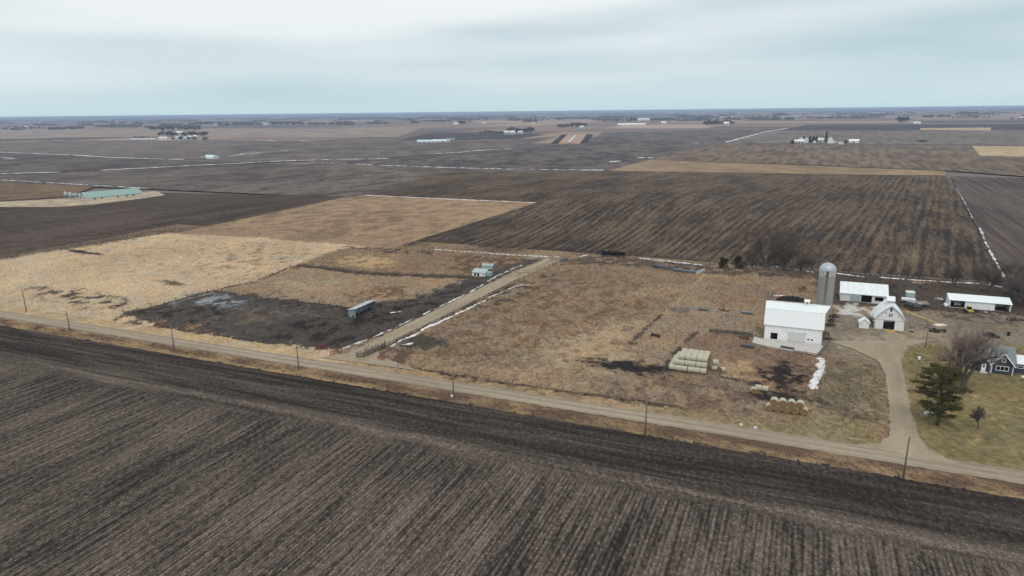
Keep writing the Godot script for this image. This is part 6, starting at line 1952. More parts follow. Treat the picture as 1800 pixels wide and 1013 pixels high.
func bare_tree(kind: Array, where: Vector3, high: float, label: String, group: String, bark: Material, twigs: Material, called := "bare_tree", category := "tree", wide := 1.0) -> void:
	var o := thing(called, where, rng.randf() * 360.0, label, category, group)
	var s: float = high / kind[2]
	for k in 2:
		var m := MeshInstance3D.new()
		m.name = ["trunk", "crown"][k]
		m.mesh = kind[k]
		m.material_override = [bark, twigs][k]
		m.scale = Vector3(s * wide, s, s * wide)
		o.add_child(m)

func near_trees() -> void:
	var bark := paint("grey bark", 104, 94, 88, 0.95, tex.stave, 1.5)
	var twig := paint("grey twigs", 122, 110, 105, 0.95)
	var brown := paint("brown twigs", 114, 100, 92, 0.95)
	var maple := bare_kind("maple", 5, 4, 0.46, 0.0023, 0.044, 5)
	bare_tree(maple, at(Vector2(40.1, -182.9)), 16.8, "large bare maple in front of the dark blue house", "", bark, paint("maple twigs", 150, 134, 126, 0.95), "bare_tree", "tree", 0.80)
	bare_tree(bare_kind("sapling", 9, 4, 0.4, 0.008, 0.028), at(Vector2(38.3, -157.4)), 5.6, "small bare tree on the lawn right of the pine", "", bark, paint("purple twigs", 104, 92, 92, 0.95))
	# north line behind the farm
	var a := bare_kind("ash", 14, 4, 0.40, 0.0026, 0.034, 3)
	var b := bare_kind("elm", 23, 4, 0.42, 0.0028, 0.020, 2)
	var spots := [[Vector2(-11.3, -301), 19.5, a, 1.3, "tallest spreading bare tree behind the middle pens"], [Vector2(-7.5, -300.2), 10, b, 1.1, "bare tree just right of the tall one on the north line"], [Vector2(-16.5, -300.3), 9, a, 1.1, "low bare tree right of the cedars"], [Vector2(-0.7, -297), 12, b, 1.2, "bare tree left of the silo on the north line"], [Vector2(2.7, -297.2), 9, a, 1.2, "second bare tree left of the silo"], [Vector2(-3.8, -298.1), 8, a, 1.3, "thin bare tree in the gap left of the silo"], [Vector2(6.4, -296.4), 7, b, 1.4, "brushy bare tree touching the silo outline"],
		[Vector2(55.4, -289), 10.5, a, 0.8, "bare tree behind the left end of the long shed"], [Vector2(61.7, -285.2), 11, b, 0.7, "thin bare tree behind the middle of the long shed"], [Vector2(64.9, -283.8), 10.5, a, 0.7, "thin bare tree right of the middle of the long shed"], [Vector2(28.6, -265.2), 6, b, 1.3, "bare brush tree right of the grey roofed shed"], [Vector2(32.1, -270.7), 5.5, a, 1.4, "bare brush tree behind the crib cupola"]]
	for s in spots:
		bare_tree(s[2], at(s[0]), s[1], s[4], "bare trees around the farm", bark, brown, "bare_tree", "tree", s[3])
	var r := RandomNumberGenerator.new()
	r.seed = 15
	var side_words := ["lowest and nearest", "second", "third", "fourth", "fifth", "sixth", "seventh", "eighth", "ninth", "farthest"]
	for k in 10:
		var p := Vector2(70.5 + r.randf_range(0, 9), -262.0 - 4.4 * k + r.randf_range(-1.5, 1.5))
		bare_tree([a, b][k % 2], at(p), r.randf_range(8, 12.5), "%s bare tree of the grey thicket at the right edge" % side_words[k], "grey thicket at the right edge", bark, twig, "bare_tree", "tree", 1.15)
	# brush along ditches and fences: low leafless bushes
	var bush := bare_kind("bush", 31, 3, 0.2, 0.016, 0.02)
	for s in [[Vector2(23.4, -227.7), 2.6, "reddish bush between the tiny shed and the crib"], [Vector2(3.5, -264.3), 2.4, "bare bush in front of the silo"], [Vector2(-117.7, -248.5), 1.6, "low bush beside the lane sheds"]]:
		bare_tree(bush, at(s[0]), s[1], s[2], "", brown, paint("reddish twigs", 112, 84, 74, 0.95), "bush", "bush", 1.6)
	cedars()
	pine()

func needle_clump(st: SurfaceTool, c: Vector3, r: Vector3, count: int, size: float, g: RandomNumberGenerator) -> void:
	for k in count:
		var d := Vector3(g.randfn(), g.randfn(), g.randfn()).normalized() * pow(g.randf(), 0.45)
		var p := c + d * r
		var out := (Vector3(d.x, 0.35 + 0.4 * g.randf(), d.z) + Vector3(g.randfn(), g.randfn(), g.randfn()) * 0.45).normalized()
		var s := out.cross(Vector3(g.randfn(), g.randfn(), g.randfn())).normalized() * size * 0.34
		tri(st, p - s, p + out * size * g.randf_range(0.7, 1.3), p + s)

func pine() -> void:
	var o := thing("pine_tree", at(Vector2(30.7, -156.7)), 0, "tall dark green pine on the lawn beside the driveway", "tree")
	var g := RandomNumberGenerator.new()
	g.seed = 44
	var H := 13.6
	var trunk := smooth_mb()
	var tp := []
	var tr := []
	for k in 9:
		tp.append(Vector3(0.35 * sin(k * 0.7), -0.3 + (H - 0.8) * k / 8.0, 0.25 * cos(k * 0.9)))
		tr.append(0.34 * (1.0 - 0.85 * k / 8.0) + 0.03)
	tube(trunk, tp, tr, 10)
	var crown := mb()
	var n := 54
	for k in n:
		# whorls with gaps between them
		var layer := k / 6
		var f := (layer + g.randf_range(0.1, 0.5)) / 9.0
		var y := 2.1 + (H - 3.0) * f
		var reach: float = [2.6, 3.7, 4.7, 5.0, 5.0, 5.1, 4.8, 4.3, 3.5][layer] * g.randf_range(0.55, 1.06)
		var a := k * 1.047 + layer * 0.6 + g.randf_range(-0.35, 0.35)
		if layer == 0 and g.randf() < 0.35: reach *= 0.4
		var base: Vector3 = Vector3(0.35 * sin(y / H * 5.6), y - 0.25, 0.25 * cos(y / H * 7.2))
		var tip := base + Vector3(cos(a) * reach, g.randf_range(-0.15, 0.95), sin(a) * reach)
		tube(trunk, [base, base.lerp(tip, 0.5) + Vector3(0, -0.15, 0), tip], [0.10, 0.07, 0.03], 5, false)
		var pads := 1 + int(reach * 0.9)
		for q in pads:
			var t := 0.35 + 0.65 * (q + 1.0) / pads
			var c := base.lerp(tip, t) + Vector3(g.randf_range(-0.5, 0.5), g.randf_range(-0.05, 0.3), g.randf_range(-0.5, 0.5))
			var w := g.randf_range(0.6, 1.15)
			needle_clump(crown, c, Vector3(w, 0.30 * w + 0.1, w), 80, 0.28, g)
	for q in 16: needle_clump(crown, Vector3(g.randf_range(-2.2, 2.2), H - 1.2 + g.randf_range(-0.7, 0.6), g.randf_range(-2.2, 2.2)), Vector3(0.9, 0.45, 0.9), 90, 0.28, g)
	build(trunk, "trunk", paint("pine bark", 82, 68, 56, 0.95, tex.stave, 1.5), o)
	var needles := paint("pine needles", 82, 80, 48, 0.9)
	needles.backlight_enabled = true
	needles.backlight = Color(0.12, 0.14, 0.06)
	build(crown, "crown", needles, o)

func cedars() -> void:
	var g := RandomNumberGenerator.new()
	g.seed = 12
	var m := paint("cedar needles", 62, 54, 40, 0.95)
	for s in [[Vector2(-27.5, -294), 4.6, 2.6, "left of the two dark cedars on the north fence"], [Vector2(-21.9, -296), 5.6, 3.0, "right of the two dark cedars on the north fence"]]:
		var o := thing("cedar_tree", at(s[0]), 0, s[3], "tree")
		var st := smooth_mb()
		tube(st, [Vector3(0, -0.3, 0), Vector3(0, s[1] * 0.7, 0)], [0.2, 0.06], 7)
		build(st, "trunk", paint("pine bark", 82, 68, 56), o)
		st = mb()
		for k in 34:
			var f := g.randf()
			var a := g.randf() * TAU
			var r: float = s[2] * 0.8 * sqrt(1.0 - f * 0.75) * g.randf_range(0.3, 1.0)
			needle_clump(st, Vector3(cos(a) * r, 0.5 + f * (s[1] - 0.9), sin(a) * r), Vector3(0.8, 0.7, 0.8), 60, 0.34, g)
		build(st, "crown", m, o)

# ---------------------------------------------------------------- things in the pastures
func pasture_things() -> void:
	# open cattle shed, long axis along the lane, high side to the east
	var o := thing("cattle_shed", at(Vector2(-134, -177.5)), 0, "blue grey metal cattle shed, open along its right side", "shed")
	var metal := paint("blue grey metal", 138, 154, 160, 0.6, tex.metal, 2.5)
	var W := 2.7
	var D := 11.5
	var st := mb()
	extrude(st, L2([Vector2(0, 0.1), Vector2(1.5, 0.1), Vector2(1.5, 0.75), Vector2(2.2, 0.75), Vector2(2.2, 0.1), Vector2(W, 0.1), Vector2(W, 3.0), Vector2(0, 2.55)]), -0.08, 0.0)
	build(st, "end_wall", metal, o)
	st = mb()
	extrude(st, L2([Vector2(0, -0.2), Vector2(W, -0.2), Vector2(W, 3.0), Vector2(0, 2.55)]), -D, -D + 0.08)
	build(st, "end_wall", metal, o)
	st = mb()
	box(st, Vector3(0, -0.2, -D + 0.08), Vector3(0.08, 2.5, -0.08))
	build(st, "back_wall", metal, o)
	st = mb()
	slab(st, Vector3(-0.25, 2.55, 0.25), Vector3(-0.25, 2.55, -D - 0.25), Vector3(W + 0.4, 3.12, -D - 0.25), Vector3(W + 0.4, 3.12, 0.25), 0.06)
	ribs(st, Vector3(-0.25, 2.55, 0.25), Vector3(-0.25, 2.55, -D - 0.25), Vector3(W + 0.4, 3.12, -D - 0.25), Vector3(W + 0.4, 3.12, 0.25), 0.8)
	build(st, "roof", paint("patchy roof metal", 198, 200, 202, 0.5, tex.wear, 6.0), o)
	for k in 6:
		st = mb()
		var z := -0.15 - (D - 0.3) * k / 5.0
		box(st, Vector3(W - 0.1, -0.3, z - 0.08), Vector3(W + 0.06, 2.98, z + 0.08))
		build(st, "post", paint("old timber", 112, 104, 98), o)
	# two small sheds by the lane
	var s1 := thing("calf_shed", at(Vector2(-121.2, -244)), 0, "small white calf shed with a pale green roof beside the lane", "shed")
	shell(s1, 5.6, 3.2, 1.7, paint("white trim", 232, 234, 234), [[0.8, 1.8, 0.1, 1.4], [2.2, 3.2, 0.1, 1.4]])
	roof_sheet(s1, Vector3(-0.2, 1.75, 0.25), Vector3(5.8, 1.75, 0.25), Vector3(5.8, 2.6, -3.4), Vector3(-0.2, 2.6, -3.4), paint("pale green metal", 176, 196, 194, 0.6, tex.metal, 2.0), "roof", 0.8)
	gable(s1, [Vector2(0, 1.7), Vector2(3.2, 1.7), Vector2(3.2, 2.5)], 0.0, false, paint("white trim", 232, 234, 234))
	gable(s1, [Vector2(0, 1.7), Vector2(3.2, 1.7), Vector2(3.2, 2.5)], 5.45, false, paint("white trim", 232, 234, 234))
	st = mb()
	box(st, Vector3(5.6, 0.4, -2.6), Vector3(8.0, 1.9, -0.4))
	build(st, "feed_side", paint("blue green side", 140, 162, 166, 0.6), s1)
	var s2 := thing("calf_shed", at(Vector2(-123.3, -257.7)), 0, "smaller grey green shed with a dark open right end", "shed")
	shell(s2, 5.0, 3.0, 1.5, paint("pale green metal", 176, 196, 194), [], [], [], [[0.3, 2.4, 0.05, 1.4]])
	roof_sheet(s2, Vector3(-0.2, 1.5, 0.25), Vector3(5.2, 1.5, 0.25), Vector3(5.2, 2.3, -1.5), Vector3(-0.2, 2.3, -1.5), paint("grey green roof", 168, 178, 174, 0.7, tex.metal, 2.0), "roof", 0.8)
	roof_sheet(s2, Vector3(-0.2, 1.5, -3.25), Vector3(5.2, 1.5, -3.25), Vector3(5.2, 2.3, -1.5), Vector3(-0.2, 2.3, -1.5), paint("grey green roof", 168, 178, 174), "roof", 0.8)
	# old hayrack on legs in the west pen
	scrap(at(Vector2(-33.9, -223.2)), 3.0, 9, "grey heap of old timbers in the west pen", [116, 114, 112], 31)
	scrap(at(Vector2(-32, -226.2)), 2.2, 6, "long grey planks right of the timber heap", [128, 126, 124], 32)
	scrap(at(Vector2(-19.9, -228.6)), 2.4, 5, "rusty brown scrap along the pen fence", [96, 64, 50], 33)
	scrap(at(Vector2(-127.8, -194.4)), 2.6, 8, "grey board heap just right of the cattle shed", [104, 98, 92], 34)
	scrap(at(Vector2(-124.7, -209.4)), 3.2, 8, "long grey boards lying north of the cattle shed", [112, 106, 100], 35)
	scrap(at(Vector2(-122.2, -219.1)), 3.2, 7, "flattened grey boards by the lot edge", [104, 104, 100], 36)
	scrap(at(Vector2(-120.8, -228.9)), 2.6, 7, "heap of boards with snow beside it", [120, 112, 104], 37)
	scrap(at(Vector2(-40.8, -184.7)), 1.2, 6, "round brushy tangle at the fence end", [92, 82, 68], 38)
	scrap(at(Vector2(-11.9, -201.3)), 1.6, 6, "rusty dark heap at the end of the plank fence", [82, 62, 58], 39)
	scrap(at(Vector2(-96.7, -278.2)), 1.2, 4, "pale stones at the lane end", [170, 164, 156], 40)
	# mailbox stand and white markers at the road
	for s in [[Vector2(-71.5, -131.5), "white marker post beside the road pole"], [Vector2(-7.4, -140.5), "small white marker left on the verge"], [Vector2(-4.5, -140.2), "small white marker right on the verge"]]:
		var mk := thing("marker", at(s[0]), 0, s[1], "marker")
		st = mb()
		box(st, Vector3(-0.06, -0.4, -0.06), Vector3(0.06, 0.7, 0.06))
		build(st, "post", paint("white trim", 232, 234, 234), mk)
		st = mb()
		box(st, Vector3(-0.35, 0.3, -0.1), Vector3(0.35, 0.7, -0.06))
		build(st, "plate", paint("white trim", 232, 234, 234), mk)

# ---------------------------------------------------------------- far farms
func far_house(called: String, where: Vector3, turn: float, w: float, d: float, h: float, rise: float, wallc: Array, roofc: Array, label: String, category := "building", doors := 1) -> void:
	var o := thing(called, where, turn, label, category)
	var wm := paint("far wall %d %d %d" % wallc, wallc[0], wallc[1], wallc[2], 0.85)
	var rm := paint("far roof %d %d %d" % roofc, roofc[0], roofc[1], roofc[2], 0.6)
	var st := mb()
	box(st, Vector3(-w / 2, -2.0, -d / 2), Vector3(w / 2, h, d / 2))
	build(st, "wall", wm, o)
	st = mb()
	slab(st, Vector3(-w / 2 - 0.4, h - 0.15, d / 2 + 0.4), Vector3(w / 2 + 0.4, h - 0.15, d / 2 + 0.4), Vector3(w / 2 + 0.4, h + rise, 0), Vector3(-w / 2 - 0.4, h + rise, 0), 0.15)
	slab(st, Vector3(-w / 2 - 0.4, h - 0.15, -d / 2 - 0.4), Vector3(w / 2 + 0.4, h - 0.15, -d / 2 - 0.4), Vector3(w / 2 + 0.4, h + rise, 0), Vector3(-w / 2 - 0.4, h + rise, 0), 0.15)
	build(st, "roof", rm, o)
	for x in [-w / 2, w / 2 - 0.2]:
		gable(o, [Vector2(-d / 2, h), Vector2(0, h + rise - 0.15), Vector2(d / 2, h)], x, false, wm, 0.2)
	for k in doors:
		st = mb()
		var c := -w / 2 + w * (k + 0.5) / doors
		box(st, Vector3(c - minf(1.2, w * 0.2), -0.5, d / 2 + 0.003), Vector3(c + minf(1.2, w * 0.2), h * 0.72, d / 2 + 0.08))
		build(st, "door", paint("far door", 70, 70, 72, 0.9), o)

func feed_bin(where: Vector3, label: String, r := 1.5, h := 5.0) -> void:
	var o := thing("feed_bin", where, 0, label, "bin", "feed bins")
	var st := smooth_mb()
	lathe(st, [Vector2(0.3, 1.0), Vector2(r, 2.4), Vector2(r, 2.4 + h * 0.6), Vector2(0.3, 2.4 + h * 0.6 + r * 0.8), Vector2(0, 2.4 + h * 0.6 + r * 0.85)], 16)
	build(st, "hopper", paint("bin metal", 172, 180, 184, 0.5, null, 1.0, 0.2), o)
	for k in 4:
		st = mb()
		var a := TAU * (k + 0.5) / 4
		bar(st, Vector3(cos(a) * r, -1.0, sin(a) * r), Vector3(cos(a) * r, 3.0, sin(a) * r), 0.15)
		build(st, "leg", paint("galvanised", 168, 170, 170), o)

func round_bin(where: Vector3, r: float, h: float, label: String) -> void:
	var o := thing("grain_bin", where, 0, label, "bin", "grain bins")
	var st := smooth_mb()
	lathe(st, [Vector2(r, -1.5), Vector2(r, h)], 24)
	build(st, "wall", paint("far bin wall", 186, 200, 206, 0.5), o)
	st = smooth_mb()
	lathe(st, [Vector2(r + 0.2, h - 0.1), Vector2(0.5, h + r * 0.5), Vector2(0, h + r * 0.5)], 24)
	build(st, "roof", paint("far bin roof", 206, 216, 220, 0.5), o)

func far_farms() -> void:
	var white := [208, 210, 208]
	# green roofed hog barn with its yard
	field("yard", [Vector2(-567.9, -314.5), Vector2(-507.9, -334.3), Vector2(-495.1, -351.9), Vector2(-491.3, -393.3), Vector2(-493.3, -417)], [Vector2(-594.5, -329.8), Vector2(-559.8, -367.3), Vector2(-549.3, -386.7), Vector2(-532.9, -421.9), Vector2(-527.2, -437.4)], lin(150,134,112), lin(184,170,148), 0, 14, 10, 0.05, 60, 20, "pale gravel and tan grass yard around the green roofed barn")
	var h := thing("hog_barn", Vector3(-524.0, -0.3, -391), -18, "long barn with a pale green metal roof in the left field", "barn")
	var st := mb()
	box(st, Vector3(-8.2, -0.5, -21), Vector3(8.2, 2.6, 21))
	build(st, "wall", paint("far cream wall", 214, 212, 204, 0.85), h)
	var green := paint("pale green roof", 146, 172, 166, 0.6, tex.metal, 8.0)
	st = mb()
	slab(st, Vector3(-8.8, 2.3, -21.6), Vector3(-8.8, 2.3, 21.6), Vector3(0, 6.3, 21.6), Vector3(0, 6.3, -21.6), 0.12)
	ribs(st, Vector3(-8.8, 2.3, -21.6), Vector3(-8.8, 2.3, 21.6), Vector3(0, 6.3, 21.6), Vector3(0, 6.3, -21.6), 1.2)
	build(st, "roof", green, h)
	st = mb()
	slab(st, Vector3(8.8, 2.3, -21.6), Vector3(8.8, 2.3, 21.6), Vector3(0, 6.3, 21.6), Vector3(0, 6.3, -21.6), 0.12)
	ribs(st, Vector3(8.8, 2.3, -21.6), Vector3(8.8, 2.3, 21.6), Vector3(0, 6.3, 21.6), Vector3(0, 6.3, -21.6), 1.2)
	build(st, "roof", green, h)
	for z in [-21.0, 20.8]:
		gable(h, [Vector2(-8.2, 2.6), Vector2(0, 6.15), Vector2(8.2, 2.6)], z, true, paint("far grey gable", 150, 158, 158, 0.85), 0.2)
	for z in [-14.0, -9.0, -2.0, 10.0, 15.0]:
		st = mb()
		lathe(st, [Vector2(0.0, -0.25), Vector2(0.75, -0.25), Vector2(0.75, 0.25), Vector2(0.0, 0.25)], 12)
		var fan := build(st, "fan", paint("grey slats", 116, 118, 120, 0.9), h)
		fan.rotation_degrees.z = 90
		fan.position = Vector3(8.3, 1.3, z)
	feed_bin(at(Vector2(-557.7, -375.9), -0.3), "pale feed bin farthest left of the green roofed barn", 1.3, 3.6)
	feed_bin(at(Vector2(-550, -374.4), -0.3), "pale feed bin, second from the left by the green roofed barn", 1.3, 3.6)
	feed_bin(at(Vector2(-534.1, -371.8), -0.3), "pale feed bin, third from the left by the green roofed barn", 1.3, 3.6)
	feed_bin(at(Vector2(-526.8, -370.3), -0.3), "pale feed bin at the corner of the green roofed barn", 1.3, 3.6)
	far_house("shed", at(Vector2(-554.5, -381), -0.3), 10, 9, 7, 2.4, 1.4, [150,150,150], [140,142,144], "low grey shed between the feed bins", "shed")
	# hoop barn on the snowy ditch
	var hb := thing("hoop_barn", at(Vector2(-846.9, -809.5), -0.6), -12, "low white hoop barn beyond the snowy ditch at left", "barn")
	st = smooth_mb()
	for k in 12:
		var a0 := PI * k / 12
		var a1 := PI * (k + 1) / 12
		quad(st, Vector3(-12, -0.5 + 6.0 * sin(a0), 5.5 * cos(a0)), Vector3(12, -0.5 + 6.0 * sin(a0), 5.5 * cos(a0)), Vector3(12, -0.5 + 6.0 * sin(a1), 5.5 * cos(a1)), Vector3(-12, -0.5 + 6.0 * sin(a1), 5.5 * cos(a1)))
	build(st, "cover", paint("far bin roof", 206, 216, 220), hb)
	for x in [-11.9, 11.9]:
		st = mb()
		var half := []
		for k in 13: half.append(Vector2(5.4 * cos(PI * k / 12), -0.5 + 5.9 * sin(PI * k / 12)))
		extrude(st, L2(half), 0, 0.1)
		var e := build(st, "end_wall", paint("far bin wall", 186, 200, 206), hb)
		e.rotation_degrees.y = 90
		e.position.x = x
	far_house("shed", at(Vector2(-850.6, -795.3), -0.6), 0, 7, 6, 2.2, 1.2, [128,128,128], [150,152,152], "small grey shed left of the hoop barn", "shed")
	# farmstead in the left grove
	far_house("long_barn", at(Vector2(-1660.8, -1362.9), -0.7), 12, 78, 14, 3.0, 3.4, [170,166,162], [182,184,186], "long grey roofed barn left of the grove", "barn", 6)
	far_house("barn", at(Vector2(-1598.3, -1371.4), -0.7), 6, 26, 14, 6, 4, [226,216,202], [214,206,198], "cream barn at the left end of the grove", "barn", 2)
	far_house("house", at(Vector2(-1589.3, -1409.9), -0.7), 10, 13, 10, 6, 4, white, [190,200,206], "white farmhouse among the grove trees", "house", 2)
	far_house("shed", at(Vector2(-1591.2, -1428.9), -0.7), 30, 18, 12, 5, 3, [196,208,214], [186,204,212], "pale blue metal shed in the grove", "shed", 2)
	far_house("barn", at(Vector2(-2034.2, -1814.8), -0.7), 30, 20, 12, 6, 5, white, [224,228,230], "white barn behind the grove farmhouse", "barn", 2)
	far_house("shed", at(Vector2(-2797.8, -2486.7), -0.8), 30, 26, 12, 5, 5, white, [226,230,232], "bright roof in the back of the grove", "shed", 1)
	round_bin(at(Vector2(-1568.9, -1431.7), -0.7), 6, 8, "grain bin, left of the pair in the grove")
	round_bin(at(Vector2(-1552.2, -1433.8), -0.7), 7, 10, "grain bin, right of the pair in the grove")
	# long white barns in the middle distance
	far_house("long_barn", at(Vector2(-782.9, -1375), -0.7), 24, 52, 14, 3, 3, [206,212,214], [200,214,218], "long pale barn, left of the pair in the middle distance", "barn", 5)
	far_house("long_barn", at(Vector2(-768.1, -1406.5), -0.7), 24, 40, 14, 3, 3, [206,212,214], [206,218,222], "long pale barn, right of the pair in the middle distance", "barn", 4)
	for k in 3: feed_bin(at([Vector2(-753.2, -1408.7), Vector2(-746.4, -1409.7), Vector2(-746.9, -1424.6)][k], -0.7), ["feed bin nearest the long pale barns", "middle feed bin right of the long pale barns", "last feed bin right of the long pale barns"][k], 2.4, 8.0)
	# small farmstead at the centre
	far_house("house", at(Vector2(-817.3, -1899.7), -0.7), 0, 14, 10, 7, 4, white, [214,216,218], "white house, left of the small central farmstead", "house", 2)
	far_house("house", at(Vector2(-799.6, -1901), -0.7), 0, 16, 10, 7, 4, white, [222,224,226], "white house, second in the small central farmstead", "house", 2)
	far_house("shed", at(Vector2(-794.9, -1951.7), -0.7), 0, 14, 10, 6, 3, white, [212,214,216], "white shed at the right of the small central farmstead", "shed", 1)
	far_house("shed", at(Vector2(-1743.5, -3364.5), -0.9), 0, 30, 16, 6, 4, white, [224,226,228], "white shed left of a far dark tree clump", "shed", 2)
	# grove behind the tan strips and white barns right of it
	far_house("house", at(Vector2(-756.9, -2452.2), -0.9), 0, 16, 12, 8, 5, [186,196,206], [196,206,214], "pale house at the right end of the central grove", "house", 2)
	far_house("long_barn", at(Vector2(-700.7, -2989.9), -0.9), 24, 120, 24, 7, 4, white, [236,236,232], "long white barn far beyond the tan strips", "barn", 6)
	far_house("shed", at(Vector2(-626.6, -3334.4), -0.9), 0, 22, 18, 8, 5, white, [232,234,232], "far white shed right of the long white barn", "shed", 1)
	far_house("shed", at(Vector2(-968, -4438.5), -0.9), 0, 90, 30, 9, 6, white, [232,234,232], "white sheds on the far side of the plain", "shed", 3)
	far_house("house", at(Vector2(-313.3, -3054), -0.9), 0, 22, 16, 9, 6, white, [230,232,232], "white house in the far right grove", "house", 2)
	# white farmstead at the right
	far_house("house", at(Vector2(-12.1, -1467.8), -0.7), 0, 17, 10, 4, 3, white, [232,234,234], "long white house at the left of the white farmstead", "house", 3)
	far_house("house", at(Vector2(-9.3, -1493.2), -0.7), 90, 13, 9, 6, 5, white, [214,216,216], "tall white gabled house in the white farmstead", "house", 2)
	far_house("house", at(Vector2(0.1, -1482.1), -0.7), 90, 12, 9, 6, 5, white, [216,218,218], "second white gabled house in the white farmstead", "house", 2)
	far_house("shed", at(Vector2(15.4, -1472.2), -0.7), 90, 10, 6, 3.2, 2, white, [220,222,222], "small white shed left of the tall spruce", "shed", 1)
	far_house("shed", at(Vector2(26, -1511.3), -0.7), 0, 13, 10, 4.5, 4, white, [208,212,214], "white machine shed left of the tall spruce", "shed", 1)
	far_house("barn", at(Vector2(43.3, -1464.5), -0.7), 90, 14, 10, 6, 7, [232,230,220], [226,228,226], "white barn with steep gable right of the tall spruce", "barn", 1)
	far_house("shed", at(Vector2(51.6, -1477.9), -0.7), 90, 8, 5, 2.6, 2, white, [220,222,222], "small white lean-to right of the steep barn", "shed", 1)
	far_house("shed", at(Vector2(60.2, -1443.8), -0.7), 90, 8, 9, 3, 2.4, white, [214,214,210], "low white shed right of the steep barn", "shed", 1)
	far_house("machine_shed", at(Vector2(85, -1495.3), -0.7), 0, 17, 12, 4, 3, [226,230,226], [238,240,238], "long white machine shed at the right of the white farmstead", "shed", 1)
	far_house("shed", at(Vector2(396.9, -3171.1), -0.9), 0, 24, 14, 6, 4, white, [224,226,224], "far white shed right of the lone round tree", "shed", 1)
	for s in [[Vector2(-4592.3, -2914.6), "far white shed at the left horizon"], [Vector2(-7228.5, -5463.5), "far white shed below the left horizon trees"], [Vector2(-5442.8, -4342.9), "second far white shed at the left"], [Vector2(-3249.1, -3574.3), "far white farm left of a dark grove"], [Vector2(-3064.5, -3548.6), "far white farm inside a dark grove"], [Vector2(-1682.6, -3580.5), "tiny white farm in the far centre"], [Vector2(-1363, -3526), "tiny white shed in the far centre"], [Vector2(1053.7, -4545.6), "far white shed at the right horizon"], [Vector2(-757.1, -5770.7), "tiny white farm at the horizon right of centre"], [Vector2(-3626.7, -3538.5), "far white farm behind the left grove"]]:
		far_house("far_shed", at(s[0], -1.0), rng.randf_range(0, 90), 22, 13, 5, 4, white, [206,210,210], s[1], "shed", 1)

